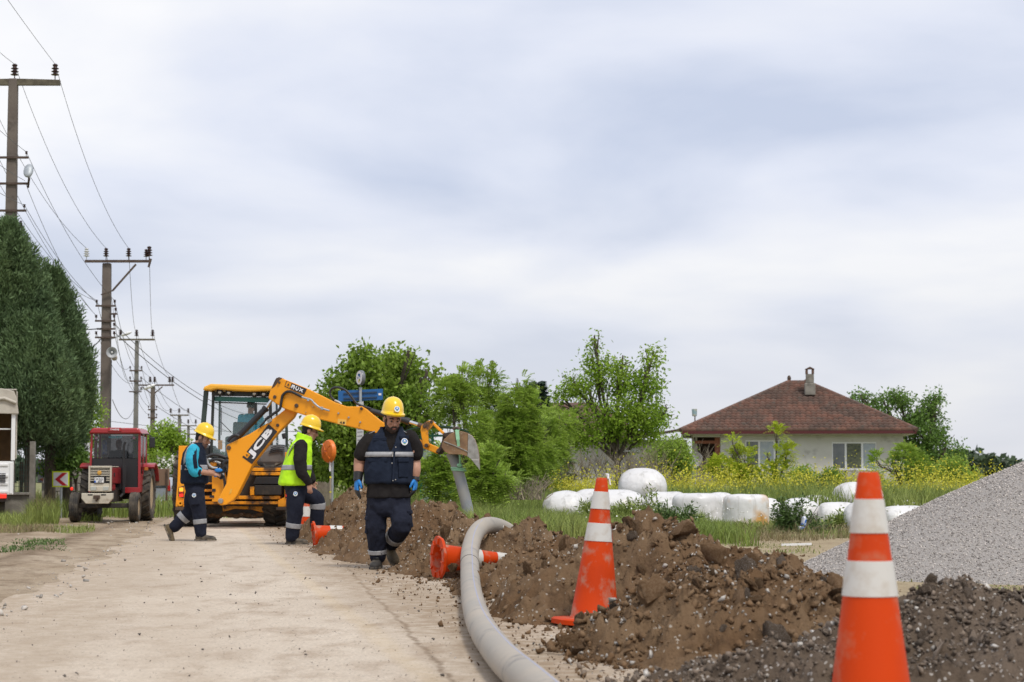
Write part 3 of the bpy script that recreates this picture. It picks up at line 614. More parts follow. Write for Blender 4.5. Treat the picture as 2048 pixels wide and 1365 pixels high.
b = MB(); hbox(b, -.08, Lw+.08, -.10, -.02, ez-.13, ez+.03); hbox(b, Lw+.02, Lw+.1, -.02, dep, ez-.13, ez+.03); b.build('gutter', M['oxblood'], house, 0)
apx = a_of(1580)+.38; az_ = Wp(1580, 765, HY+4.5).z; rid = dep/2
A1 = H(apx-.15, rid, az_); A2 = H(apx+.6, rid, az_)
C = [H(-.1, -.1, ez), H(Lw+.1, -.1, ez), H(Lw+.1, dep+.1, ez), H(-.1, dep+.1, ez)]
b = MB(); b.add(C+[A1, A2], [(0, 1, 5, 4), (2, 3, 4, 5), (1, 2, 5), (3, 0, 4), (0, 3, 2, 1)]); b.build('roof', M['tile'], house, 0)
# tile courses on the slope facing the road: each tile a small curved piece, 7 px wide, joined
tb = []; tf = []; rows = 19; up = (A1-H(apx-.15, -.1, ez)); sl_ = up.length; upn = up.normalized(); nrm = HR_.cross(upn).normalized()
if nrm.z < 0: nrm = -nrm
for r_ in range(rows):
    f0 = r_/rows; f1 = (r_+1.12)/rows
    aL = -.12+(apx-.15+.12)*f0; aR = Lw+.12+(apx+.6-Lw-.12)*f0; nt_ = int((aR-aL)/.235)
    for k_ in range(nt_):
        a0 = aL+(aR-aL)*k_/nt_; a1 = aL+(aR-aL)*(k_+1)/nt_; lift = .01+.015*rnd.random(); P0 = H(0, -.1, ez)
        base = len(tb); bow = .04
        for ff, lf in ((f0, .105+lift*.5), (min(f1, 1), .006)):
            for aa, bb in ((a0, 0), (a0*.7+a1*.3, bow), (a0*.35+a1*.65, bow*.8), (a1, 0)):
                tb.append(P0+HR_*aa+upn*(sl_*ff)+nrm*(lf+bb))
        for aa, bb in ((a0, 0), (a0*.7+a1*.3, bow), (a0*.35+a1*.65, bow*.8), (a1, 0)): tb.append(P0+HR_*aa+upn*(sl_*f0)+nrm*.0)
        for i in range(3): tf += [(base+i, base+i+1, base+5+i, base+4+i), (base+8+i, base+9+i, base+1+i, base+i)]
off = OFF[house.name]
tag(npm('roof_tiles', [tuple(v) for v in tb], tf, M['tile'], house), kind='stuff')
b = MB()
for P_, Q_ in ((C[0], A1), (C[1], A2)):
    n_ = 26
    for k_ in range(n_):
        b.tube([P_.lerp(Q_, k_/n_)+Vector((0, 0, .03)), P_.lerp(Q_, (k_+1.1)/n_)+Vector((0, 0, .06))], [.12, .095], 7)
b.tube([A1, A2], .11, 8); b.build('ridge_tiles', M['tile'], house, 40)
ch = MB(); ca = a_of(1616)+.30; cd_ = 3.3; cz0 = ez+1.7; cz1 = Wp(1616, 748, HY+3).z
hbox(ch, ca-.24, ca+.24, cd_-.24, cd_+.24, cz0, cz0+.55); hbox(ch, ca-.18, ca+.18, cd_-.18, cd_+.18, cz0+.55, cz1)
roof = [o for o in house.children if o.name.startswith('roof') and 'tiles' not in o.name][0]
cho = ch.build('chimney', M['conc'], roof, 0, bev=.03)
cap = MB()
for da, dd in ((-.14, -.14), (.14, -.14), (-.14, .14), (.14, .14)): hbox(cap, ca+da-.05, ca+da+.05, cd_+dd-.05, cd_+dd+.05, cz1, cz1+.22)
cap.prism([H(ca-.22, cd_-.22, cz1+.22), H(ca, cd_-.22, cz1+.33), H(ca+.22, cd_-.22, cz1+.22)], HN*.44); cap.build('chimney_cap', M['tile'], roof, 0)
fin = MB(); fin.ball(A1+Vector((0, 0, .2)), (.09, .09, .14)); fin.build('finial', M['rust'], roof)
dp = Wp(1391, 921, HY-2.0); dish = thing('satellite_dish', 'pale grey satellite dish by the dark porch of the house', 'dish', (dp.x, dp.y, 0))
b = MB(); mt = Vector((-.55, -.8, .25)).to_track_quat('Z', 'Y').to_matrix(); b.lathe([(.001, -.09), (.14, -.075), (.28, -.02), (.36, .04), (.352, .05), (.27, -.005), (.001, -.07)], dp, 20, mt); b.build('reflector', mat('dish_grey', (.42, .41, .40), .6, (.3, .29, .28), 8), dish, 60)
b = MB(); b.bar((dp.x, dp.y+.1, 0), (dp.x, dp.y+.1, dp.z), .06, .06); b.build('mast', M['galv'], dish)
dp = Wp(1389, 832, HY+2); an = thing('roof_mast', 'small mast with a pale tin on top beside the left roof edge', 'mast', (dp.x, dp.y, ez))
b = MB(); b.bar((dp.x, dp.y, ez-.4), (dp.x+.02, dp.y, dp.z), .05, .05); b.build('mast', M['rust'], an)
b = MB(); b.lathe([(.09, -.02), (.11, .0), (.12, .30), (.1, .31)], dp, 12); b.build('tin_can', mat('faded_tin', (.45, .45, .34), .6, (.28, .40, .42), 4, .45, .55), an)
ax_ = Wp(1345, 880, HY+3); anx = thing('shed', 'low dark roofed shed at the left side of the house', 'shed', (ax_.x-.4, HY+3, 0))
b = MB(); b.box((ax_.x-.6, HY+5, 1.3), (2.6, 3, 2.6)); b.build('wall', M['conc'], anx, 0)
b = MB(); b.prism([(ax_.x-2.3, HY+3.2, 2.55), (ax_.x+.9, HY+3.2, 3.1), (ax_.x+.9, HY+3.2, 3.2), (ax_.x-2.3, HY+3.2, 2.66)], (0, 3.8, 0)); b.build('roof', M['rust'], anx, 0)
# second house roof peeking through the trees left of the tall tree
q = Wp(1112, 838, 96); sh = thing('far_house', 'house with a faded tile roof peeking through the trees', 'house', (q.x, 99, 0))
b = MB(); b.box((q.x+.5, 100, 1.4), (6.6, 5, 2.8)); b.build('wall', M['render'], sh, 0)
b = MB(); b.prism([(q.x-3.4, 97, 2.8), (q.x+4.4, 97, 2.8), (q.x+.5, 99.8, 4.5)], (0, 6, 0)); b.add([(q.x-3.6, 96.6, 2.75), (q.x+4.6, 96.6, 2.75), (q.x+2, 99.5, 4.6), (q.x-1, 99.5, 4.6)], [(0, 1, 2, 3)]); b.build('roof', M['tile'], sh, 0)

# ============================================================ WRAPPED BALES
M['wrap'] = mat('white_bale_wrap', (.69, .68, .67), .38, (.58, .565, .55), 2.2, .4, .7, dirt=(.50, .41, .30), dsc=2.0, dlo=.55, dhi=.78, bump=.5, bsc=4, bdist=.08)
M['wrap_rust'] = mat('stained_bale_wrap', (.69, .68, .67), .4, (.56, .31, .09), 1.5, .46, .60, bump=.3, bsc=5, bdist=.05)
M['wrap_side'] = mat('pleated_bale_wrap', (.70, .69, .68), .38, (.58, .57, .56), 3, .42, .7, bump=.5, bsc=4, bdist=.06)
for k_ in ('wrap', 'wrap_rust', 'wrap_side'):        # darker grey vertical streaks in the film colour
    t = M[k_].node_tree; b_ = t.nodes['Principled BSDF']; tc_ = [n for n in t.nodes if n.type == 'TEX_COORD'][0]; src = b_.inputs['Base Color'].links[0].from_socket
    mp = N('ShaderNodeMapping', t); mp.inputs['Scale'].default_value = (9, 9, .55); t.links.new(tc_.outputs['Object'], mp.inputs[0]); nz = N('ShaderNodeTexNoise', t); nz.inputs['Scale'].default_value = 1; nz.inputs['Detail'].default_value = 5; t.links.new(mp.outputs[0], nz.inputs['Vector'])
    r_ = N('ShaderNodeMapRange', t); t.links.new(nz.outputs[0], r_.inputs[0]); r_.inputs[1].default_value = .56; r_.inputs[2].default_value = .70; r_.inputs[4].default_value = .55
    x_ = N('ShaderNodeMix', t, data_type='RGBA'); t.links.new(r_.outputs[0], x_.inputs[0]); t.links.new(src, x_.inputs[6]); x_.inputs[7].default_value = (.40, .385, .36, 1); t.links.new(x_.outputs[2], b_.inputs['Base Color'])
def bale(px0, px1, py0, py1, Y, kind, label, seed, mm='wrap', grp='white wrapped bales'):
    c = Wp((px0+px1)/2, (py0+py1)/2, Y); sc_ = FPX/Y; wd = (px1-px0)/sc_; ht = (py1-py0)/sc_
    t = thing('wrapped_bale', label, 'bale', (c.x, Y, c.z-ht/2), grp, local=True)
    bm = bmesh.new(); bmesh.ops.create_cube(bm, size=1); bmesh.ops.subdivide_edges(bm, edges=bm.edges[:], cuts=15, use_grid_fill=True)
    V = np.array([v.co for v in bm.verts])*2; F = [[v.index for v in f.verts] for f in bm.faces]; bm.free()
    if kind == 'end':   p_ = 2.4; n_ = (np.abs(V[:, 0])**p_+np.abs(V[:, 2])**p_)**(1/p_)
    e1 = {'round': 2.3, 'drum': 6, 'lying': 5, 'side': 2.6}[kind]
    ax = {'drum': 2, 'side': 0, 'lying': 0, 'round': 0}[kind]; o_ = [i for i in range(3) if i != ax]
    rad = (np.abs(V[:, o_[0]])**2+np.abs(V[:, o_[1]])**2)**.5; mxr = np.maximum(np.abs(V[:, o_[0]]), np.abs(V[:, o_[1]]))
    k_ = np.where(rad > 0, mxr/np.maximum(rad, 1e-6), 1); U = V.copy(); U[:, o_[0]] *= k_; U[:, o_[1]] *= k_
    rr_ = np.sqrt(U[:, o_[0]]**2+U[:, o_[1]]**2); zz = np.abs(U[:, ax]); s_ = (rr_**e1+zz**e1)**(1/e1); m_ = np.maximum(rr_, zz); U *= (m_/np.maximum(s_, 1e-6))[:, None]
    U *= 1+.09*fbm(U+seed*3.1, 1.6, 3, seed=seed)[:, None]
    th = np.arctan2(U[:, o_[0]], U[:, o_[1]]); U *= (1+.006*np.sin(th*23+3*U[:, ax])+.010*fbm(np.column_stack([th*4, U[:, ax], rr_]), 3, 2, seed=seed))[:, None]
    U[:, 2] = np.where(U[:, 2] < -.8, -.8+(U[:, 2]+.8)*.4, U[:, 2])
    U *= np.array([wd/2*1.04, wd/2*(1 if kind != 'lying' else .9), ht/2*1.04]); U[:, 2] += ht/2
    npm('wrap_film', U, F, M[mm], t, smooth=True)
    tl = MB(); tl.tube(smooth_path([(wd*.2, -wd*.47, ht*.55), (wd*.26, -wd*.5, ht*.45), (wd*.22, -wd*.5, ht*.36)], 3), .012, 5); tl.build('film_tail', M[mm], t)
    t.rotation_euler.z = rnd.uniform(-.25, .25)
    return t
BAL = [(1086, 1178, 984, 1056, 41.5, 'round', 'leftmost white bale with a slumped grey top in the grass', 'wrap'),
 (1140, 1232, 979, 1046, 45, 'round', 'white bale just behind the leftmost one in the grass', 'wrap'),
 (1180, 1290, 981, 1050, 44, 'side', 'white bale behind the upright scuffed cone', 'wrap'),
 (1239, 1331, 939, 1016, 46, 'side', 'topmost big round white bale sitting above the row', 'wrap'),
 (1292, 1372, 985, 1060, 43.5, 'lying', 'white bale under the right edge of the topmost bale', 'wrap_side'),
 (1345, 1442, 989, 1066, 41, 'drum', 'flat topped drum shaped white bale left of the rust stained one', 'wrap_side'),
 (1405, 1475, 986, 1050, 46, 'round', 'white bale showing in the gap behind the rust stained one', 'wrap'),
 (1446, 1536, 991, 1068, 40, 'drum', 'rust stained drum shaped white bale', 'wrap_rust'),
 (1512, 1566, 998, 1062, 43, 'round', 'small white bale right beside the rust stained one', 'wrap'),
 (1558, 1640, 998, 1062, 43.5, 'round', 'humped white bale behind the dark green thistle bush', 'wrap'),
 (1640, 1708, 1006, 1064, 43, 'lying', 'low white bale to the right of the thistle bush', 'wrap'),
 (1668, 1762, 966, 1030, 48, 'side', 'white bale raised behind the nearest cone top', 'wrap'),
 (1688, 1770, 1004, 1084, 36, 'side', 'white bale half hidden by the nearest cone and gravel heap', 'wrap_side'),
 (1765, 1850, 1013, 1070, 42, 'lying', 'rightmost white bale peeking over the gravel heap', 'wrap'),
 (1590, 1672, 992, 1050, 49, 'round', 'white bale far behind the thistle bush', 'wrap')]
for i, (x0, x1, y0, y1, Y, kd, lb, mm) in enumerate(BAL): bale(x0, x1, y0, y1, Y, kd, lb, i+1, mm)

# ============================================================ POLES
M['insul'] = mat('brown_porcelain', (.045, .02, .018), .25, spec=.6)
M['insul_w'] = mat('white_porcelain', (.62, .62, .60), .25)
M['pole'] = mat('weathered_concrete_pole', (.125, .10, .085), .9, (.175, .145, .12), 1.4, .35, .65, dirt=(.08, .065, .055), dsc=4, dlo=.55, dhi=.75, bump=.35, bsc=25)
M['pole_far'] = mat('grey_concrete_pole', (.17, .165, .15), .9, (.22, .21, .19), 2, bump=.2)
M['rail'] = mat('rusty_steel_rail', (.07, .045, .035), .8, (.11, .08, .06), 8)
M['mossrail'] = mat('mossy_concrete_arm', (.095, .08, .055), .9, (.15, .13, .09), 5, .4, .6, bump=.3)
def insul_mesh(k=1.):
    b = MB(); pr = [(.012, -.10), (.012, 0)]
    for i in range(3): z = .0+i*.065; pr += [(.04, z), (.085-.004*i, z+.012), (.088-.004*i, z+.024), (.045, z+.04), (.04, z+.06)]
    pr += [(.055, .205), (.06, .225), (.03, .25), (.001, .255)]; b.lathe([(r*k, z*k) for r, z in pr], n=12)
    return b.mesh('insulator', 40)
INS = insul_mesh(); SPOOL = MB().lathe([(.012, -.10), (.014, -.02), (.045, 0), (.05, .025), (.028, .045), (.05, .065), (.045, .09), (.001, .10)], n=10).mesh('insulator', 40)
def pole(label, px_top, py_top, px_bot, Y, wt, wb, arms, m, loc_off=0, sec='rect', armm='rail', grp='utility poles along the left roadside', extra=None):
    sc_ = FPX/Y; tp_ = Wp(px_top, py_top, Y); bx = Wp(px_bot, 950, Y).x
    t = thing('utility_pole', label, 'power pole', (bx, Y, 0), grp)
    b = MB(); w0 = wb/2; w1 = wt/2
    b.add([(bx-w0, Y-w0*.8, -.1), (bx+w0, Y-w0*.8, -.1), (bx+w0, Y+w0*.8, -.1), (bx-w0, Y+w0*.8, -.1), (tp_.x-w1, Y-w1*.8, tp_.z), (tp_.x+w1, Y-w1*.8, tp_.z), (tp_.x+w1, Y+w1*.8, tp_.z), (tp_.x-w1, Y+w1*.8, tp_.z)], [(0, 1, 2, 3), (4, 5, 6, 7), (0, 1, 5, 4), (1, 2, 6, 5), (2, 3, 7, 6), (3, 0, 4, 7)])
    b.build('pole_shaft', m, t, 0, bev=.03)
    ins = []
    for (x0, x1, y, th, mm, il, big) in arms:
        a = Wp(x0, y, Y-.0); c = Wp(x1, y, Y); dd = -(w1*.8+th*.6) if not big else 0
        b = MB(); b.bar(a+Vector((0, dd, 0)), c+Vector((0, dd, 0)), th, th, up=(0, 0, 1)) if not big else b.prism([a+Vector((0, -.07, -th/2)), c+Vector((0, -.07, -th/2)), c+Vector((0, -.07, th/2)), Wp((x0+x1)/2, y, Y)+Vector((0, -.07, th*.75)), a+Vector((0, -.07, th/2))], (0, .14, 0))
        ao = b.build('crossarm', M[mm], t, 0)
        for ix, me, kk, im in il:
            q = Wp(ix, y, Y)+Vector((0, dd, th/2+.10*kk)); o = bpy.data.objects.new('insulator', me.copy()); COL.objects.link(o); o.parent = t; o.location = q-OFF[t.name]; o.scale = (kk, kk, kk); o.data.materials.append(M[im]); ins.append(q+Vector((0, 0, (.24 if me is INS else .06)*kk)))
    return t, ins
Y1 = 50.
p1, i1 = pole('tall weathered utility pole nearest on the left, rising behind the conifers', 27, 158, 14, Y1, .225, .36,
 [(-62, 120, 166, .13, 'mossrail', [(29, INS, 1.2, 'insul'), (110, INS, 1.2, 'insul'), (-52, INS, 1.2, 'insul')], True),
  (-10, 59, 317, .055, 'rail', [(55, SPOOL, .7, 'insul'), (-6, SPOOL, .7, 'insul')], False), (-12, 58, 369, .055, 'rail', [(-6, SPOOL, .7, 'insul')], False),
  (-14, 55, 423, .055, 'rail', [(51, SPOOL, .7, 'insul')], False), (-16, 46, 456, .055, 'rail', [(44, SPOOL, .7, 'insul')], False)], M['pole'])
Y2 = 58.
p2, i2 = pole('second utility pole with a rusty crossarm and a diagonal brace behind the tractor', 214, 527, 210, Y2, .245, .32,
 [(172, 303, 524, .075, 'rail', [(175, INS, 1.0, 'insul_w'), (214, INS, 1.0, 'insul'), (259, INS, 1.0, 'insul'), (300, INS, 1.15, 'insul'), (294, INS, .9, 'insul')], False),
  (193, 233, 613, .05, 'rail', [(195, SPOOL, .8, 'insul'), (231, SPOOL, .8, 'insul')], False), (222, 236, 629, .05, 'rail', [(233, SPOOL, .8, 'insul')], False), (192, 232, 643, .05, 'rail', [(194, SPOOL, .8, 'insul'), (230, SPOOL, .8, 'insul')], False),
  (196, 232, 659, .05, 'rail', [(230, SPOOL, .8, 'insul')], False), (192, 232, 676, .05, 'rail', [(194, SPOOL, .8, 'insul'), (230, SPOOL, .8, 'insul')], False)], M['pole'])
b = MB(); b.bar(Wp(272, 529, Y2-.2), Wp(225, 582, Y2-.2), .05, .05); b.bar(Wp(225, 582, Y2-.2), Wp(202, 590, Y2-.2), .05, .03); b.bar(Wp(302, 518, Y2-.15), Wp(297, 535, Y2-.15), .09, .05); b.build('brace', M['rail'], p2, 0)
b = MB(); b.bar(Wp(223, 720, Y2-.2), Wp(221, 860, Y2-.2), .02, .02); b.build('cable_run', M['black'], p2, 0)
Y3 = 100.
p3_, i3 = pole('third utility pole, slim grey, rising behind the tractor cab', 274, 682, 270, Y3, .19, .26,
 [(239, 310, 680, .09, 'mossrail', [(242, INS, 1.3, 'insul'), (274, INS, 1.3, 'insul'), (306, INS, 1.3, 'insul')], False), (260, 285, 742, .07, 'rail', [(261, SPOOL, 1, 'insul'), (284, SPOOL, 1, 'insul')], False), (260, 284, 763, .07, 'rail', [(261, SPOOL, 1, 'insul'), (283, SPOOL, 1, 'insul')], False), (259, 284, 784, .06, 'rail', [(283, SPOOL, 1, 'insul')], False)], M['pole_far'])
Y4 = 118.
p4, i4 = pole('fourth utility pole with braced crossarm above the green bush', 306, 770, 304, Y4, .24, .30,
 [(277, 349, 771, .09, 'rail', [(301, INS, 1.3, 'insul'), (310, INS, 1.3, 'insul'), (340, INS, 1.3, 'insul'), (346, INS, 1.3, 'insul')], False), (297, 315, 820, .08, 'rail', [(298, SPOOL, 1, 'insul'), (314, SPOOL, 1, 'insul')], False), (297, 315, 836, .08, 'rail', [(298, SPOOL, 1, 'insul'), (314, SPOOL, 1, 'insul')], False)], M['pole'])
b = MB(); b.bar(Wp(325, 774, Y4-.2), Wp(309, 787, Y4-.2), .08, .06); b.bar(Wp(284, 774, Y4-.2), Wp(302, 787, Y4-.2), .08, .06); b.build('brace', M['rail'], p4, 0)
p5, i5 = pole('fifth utility pole, far off and short above the bush', 359, 832, 358, 200., .3, .4, [(341, 378, 831, .14, 'mossrail', [(342, INS, 1.8, 'insul'), (359, INS, 1.8, 'insul'), (377, INS, 1.8, 'insul')], False), (352, 366, 863, .1, 'rail', [], False)], M['pole_far'])
p6, i6 = pole('farthest small utility pole beside the backhoe cab', 377, 852, 376, 240., .3, .4, [(361, 394, 852, .14, 'mossrail', [(362, INS, 2, 'insul'), (377, INS, 2, 'insul'), (392, INS, 2, 'insul')], False), (372, 400, 869, .14, 'mossrail', [], False)], M['pole_far'])
M['wire'] = mat('power_wire', (.09, .09, .095), .6)
M['cable'] = mat('twisted_black_cable', (.012, .012, .013), .7)
WN = {}
ORD = ['topmost', 'second', 'third', 'fourth', 'fifth', 'sixth', 'seventh', 'eighth', 'ninth']
def wire(a, c, sag, label, r=.0065, m='wire', n=24, grp='overhead power lines', nm='power_line'):
    a = Vector(a); c = Vector(c); pts = [a.lerp(c, i/n)-Vector((0, 0, sag*4*(i/n)*(1-i/n))) for i in range(n+1)]
    k = WN.get(label, 0); WN[label] = k+1
    if '%s' in label: label = label % ORD[k]
    b = MB(); b.tube(pts, r, 5); return tag(b.build(nm, M[m], None, 60), label, 'wire', grp)
WL = '%s power line strung between the tall near pole and the second pole'
wire(i1[0], i2[1], .55, WL); wire(i1[1], i2[2], .55, WL); wire(i1[2], i2[0], .55, WL)
lo1 = [i1[3], Wp(52, 369, Y1), i1[6], Wp(44, 452, Y1)]; lo2 = [i2[5], i2[6], i2[7], i2[10]]
for a_, c_ in zip(lo1+[i1[4], i1[5]], [i2[6], i2[8], i2[9], i2[5], i2[8], i2[5]]): wire(a_, c_, .35, WL)
WO = '%s power line running from the near pole out of the top left of the picture'
for q, (ex, ey) in ((i1[0], (-40, 70)), (i1[1], (0, -22)), (i1[3], (-30, 235)), (Wp(50, 362, Y1), (-30, 310)), (i1[6], (-20, 375)), (i1[2], (-120, 60))): wire(q, Wp(ex, ey, Y1-9), .02, WO, r=.006)
W3 = '%s power line strung between the second pole and the third pole'
for a_, c_ in ((i2[1], i3[0]), (i2[2], i3[1]), (i2[3], i3[2]), (i2[5], i3[3]), (i2[6], i3[4]), (i2[9], i3[5]), (i2[11], i3[6]), (i2[12], i3[7])): wire(a_, c_, .8, W3, r=.008)
W4 = '%s power line strung between the third pole and the fourth pole'
for a_, c_ in ((i3[0], i4[0]), (i3[1], i4[1]), (i3[2], i4[2]), (i3[3], i4[4]), (i3[4], i4[5]), (i3[5], i4[6]), (i3[6], i4[7])): wire(a_, c_, .4, W4, r=.010)
W5 = '%s power line strung between the fourth pole and the far poles'
for a_, c_ in ((i4[0], i5[0]), (i4[1], i5[1]), (i4[2], i5[2]), (i5[0], i6[0]), (i5[2], i6[2])): wire(a_, c_, .9, W5, r=.014)
WR = '%s service wire running from the second pole across behind the backhoe cab'
wire(i2[12], Wp(700, 835, 95), 1.6, WR, r=.012); wire(i2[10], Wp(560, 830, 95), .9, WR, r=.010); wire(i3[6], Wp(560, 880, 130), .9, WR, r=.013); wire(i4[5], Wp(560, 905, 170), .8, WR, r=.016)
wire(Wp(130, 830, 75), Wp(700, 852, 120), .5, 'thin cable crossing low behind the utility poles', r=.010); wire(i3[6]+Vector((0, 0, 0)), Wp(225, 800, Y2-.2), 1.2, 'slack service cable hanging between second and third pole', r=.011)
wire(i1[7], Wp(-30, 425, Y1-6), .25, 'black twisted cable on the left of the near pole', r=.020, m='cable'); wire(i1[7], Wp(84, 560, Y1+2), .12, 'black twisted cable dropping from the near pole into the conifers', r=.022, m='cable')
wire(Wp(205, 657, Y2), Wp(100, 655, Y2-8), .05, 'black cable from the second pole to the conifers', r=.016, m='cable'); wire(Wp(203, 677, Y2), Wp(110, 655, Y2-8), .45, 'slack black cable hanging beside the second pole', r=.016, m='cable')
# street lamp on the near pole
lp = Wp(57, 342, Y1-.5); sl1 = thing('street_lamp', 'grey street lamp head with glass bowl on the tall near pole', 'street lamp', lp)
b = MB(); mt = Matrix.Rotation(R(62), 3, 'X'); b.ball(lp, (.125, .21, .07), 16, 8, mt); b.build('lamp_housing', M['galv'], sl1, 60)
b = MB(); b.ball(lp+mt @ Vector((0, .0, -.03)), (.105, .175, .07), 16, 8, mt); b.build('glass_bowl', mat('lamp_bowl', (.20, .22, .17), .15, spec=.6), sl1, 60)
b = MB(); b.bar(lp+Vector((0, .08, -.17)), Wp(56, 375, Y1-.15), .05, .05); b.build('arm', M['rail'], sl1)
def lamp_far(px, py, Y, s, lb, dx=1):
    c = Wp(px, py, Y); t = thing('street_lamp', lb, 'street lamp', c, 'small street lamps on the poles'); b = MB(); mt = Matrix.Rotation(R(-20)*dx, 3, 'Y'); b.ball(c, (.36*s, .14*s, .10*s), 12, 8, mt); b.build('lamp_housing', M['white'], t, 60)
    b = MB(); b.bar(c-Vector((.3*s*dx, 0, .1*s)), c-Vector((.95*s*dx, 0, .33*s)), .06*s, .06*s); b.build('arm', M['galv'], t)
lamp_far(253, 668, Y2+2, .5, 'white street lamp just right of the second pole')
lamp_far(299, 774, Y4-4, 1., 'white street lamp at the fourth pole')
lamp_far(325, 848, 125, .9, 'dull street lamp just above the green bush')
# horn loudspeaker on the second pole
hc = Wp(224, 705, Y2-.62); hs = thing('loudspeaker_horn', 'grey horn loudspeaker fixed on the second utility pole', 'loudspeaker', hc)
mt = Vector((.12, -1, -.1)).to_track_quat('Z', 'Y').to_matrix(); b = MB(); b.lathe([(.05, -.25), (.06, -.1), (.10, 0), (.155, .06), (.160, .065), (.150, .065), (.09, .01), (.05, -.06), (.02, -.06)], hc, 24, mt); b.build('horn', mat('horn_grey', (.42, .43, .44), .4), hs, 60)
b = MB(); b.lathe([(.03, -.1), (.032, .0), (.02, .025), (.001, .03)], hc, 12, mt); b.build('reflector_plug', M['white'], hs, 60)
b = MB(); b.ball(hc+Vector((.05, .1, -.15)), (.09, .10, .09)); b.bar(hc+Vector((0, .2, 0)), hc+Vector((-.1, .5, 0)), .05, .05); b.build('driver_unit', mat('speaker_beige', (.42, .36, .30), .5), hs, 60)
sb = Wp(202, 840, Y2-.25); t = tag(MB().box(sb, (.13, .08, .09)).build('cable_box', M['white'], None), 'small white box fixed low on the second utility pole', 'box')
# ============================================================ WHEELS
def wheel(parent, c, r, wd, ax=(1, 0, 0), lugs=18, rimm=None, rim_r=.58, name='wheel', face=1, ribs=False):
    """tyre + rim + hub at c, axle along ax"""
    A = Vector(ax).normalized(); mt = A.to_track_quat('Z', 'Y').to_matrix(); c = Vector(c); h = wd/2
    b = MB(); ri = r*rim_r
    pr = [(ri, -h*.8), (ri*1.06, -h*.95), (r*.80, -h), (r*.93, -h*.93), (r*.965, -h*.70), (r*.97, 0), (r*.965, h*.70), (r*.93, h*.93), (r*.80, h), (ri*1.06, h*.95), (ri, h*.8)]
    if ribs: pr = pr[:4]+[(r*.985, -h*.75), (r*.985, -h*.55), (r*.955, -h*.5), (r*.955, -h*.35), (r, -h*.3), (r, -h*.1), (r*.965, -h*.05), (r*.965, h*.05), (r, h*.1), (r, h*.3), (r*.955, h*.35), (r*.955, h*.5), (r*.985, h*.55), (r*.985, h*.75)]+pr[7:]
    b.lathe(pr+[pr[0]], c, 40, mt, False)
    if lugs:
        for k in range(lugs):
            for s in (-1, 1):
                a0 = 2*math.pi*(k+(.25*s))/lugs; a1 = a0+.55*2*math.pi/lugs
                P = [c+mt @ Vector((r*.965*math.cos(a), r*.965*math.sin(a), z)) for a, z in ((a0, s*h*.98), (a0+.09, s*h*.98), (a1+.09, s*h*.03), (a1, s*h*.03))]
                Q = [c+mt @ Vector((r*1.02*math.cos(a), r*1.02*math.sin(a), z)) for a, z in ((a0+.01, s*h*.9), (a0+.08, s*h*.9), (a1+.08, s*h*.05), (a1+.01, s*h*.05))]
                b.add(P+Q, [(0, 1, 2, 3), (4, 5, 6, 7), (0, 1, 5, 4), (1, 2, 6, 5), (2, 3, 7, 6), (3, 0, 4, 7)])
    t = b.build(name, M['tyre'], parent, 40)
    b = MB(); z = h*.75*face; z2 = h*.30*face
    b.lathe([(ri*1.03, z), (ri*.93, z), (ri*.86, z2), (ri*.45, z2*.7), (ri*.40, z2*1.9), (ri*.15, z2*2.2), (.001, z2*2.2)], c, 32, mt)
    for k in range(8):
        a = 2*math.pi*k/8; b.ball(c+mt @ Vector((ri*.3*math.cos(a), ri*.3*math.sin(a), z2*2.0)), ri*.04, 6, 4)
    b.build('rim', rimm or M['yellow_worn'], t, 40)
    return t
# ============================================================ BACKHOE LOADER
J = thing('backhoe_loader', 'yellow backhoe loader seen from behind with its digging arm swung to the right', 'backhoe loader', Wp(466, 1000, 38.5)*1+Vector((0, 0, -Wp(466, 1000, 38.5).z)))
YF = 37.9
def Q(pts, Y): return [Wp(x, y, Y) for x, y in pts]
def jplate(name, m, polys, Y, d, bev=.008, parent=None):
    b = MB(); [b.plate(p, Y, d) for p in polys]; return b.build(name, m, parent or J, 0, bev=bev)
def yarm(x): return 36.5-(x-560)/320*.62
def arm(name, px, d, m, off=0, bev=.015):
    b = MB(); b.prism([Wp(x, y, yarm(x)+off) for x, y in px], (0, d, 0)); return b.build(name, m, J, 0, bev=bev)
# chassis
ML = lambda x: 932-x                     # mirror about the machine's middle
leg = [(357.5, 892), (377, 892), (375, 975), (381, 1000), (381, 1014), (351, 1014), (352, 1000), (355, 960)]
jplate('stabiliser_leg', M['yellow'], [leg], YF, .34); jplate('stabiliser_leg', M['yellow'], [[(570, 905), (580, 905), (582, 955), (583, 1014), (556, 1014), (556, 1001), (569, 995)]], YF, .34)
for s in (0, 1):
    X = (lambda x: x) if not s else (lambda x: 938-x)
    jplate('stabiliser_foot', M['rust'], [[(X(350), 1014.5), (X(386), 1014.5), (X(386), 1021), (X(350), 1021)]], YF-.12, .55)
    lb = MB(); q = [(357, 975), (367.5, 972), (367.5, 997), (357, 993)]; lb.plate([(X(x), y) for x, y in q], YF-.03, .025); lo = lb.build('tail_light', M['black'], J, 0, bev=.004)
    for y0, y1, mm in ((976, 983.5, 'amber'), (984, 988, 'red'), (988.5, 994, 'redlit')):
        l2 = MB(); l2.plate([(X(358.3), y0), (X(366.4), y0-.6), (X(366.4), y1), (X(358.3), y1)], YF-.042, .014); l2.build('lamp_lens', M[mm], lo, 0, bev=.003)
    b = MB(); c = Wp(X(361), 1007, YF-.02); mt = Matrix.Rotation(R(90), 3, 'X'); b.lathe([(.02, -.02), (.02, .035), (.052, .035), (.055, -.03)], c, 16, mt); b.build('tie_ring', M['yellow_worn'], J)
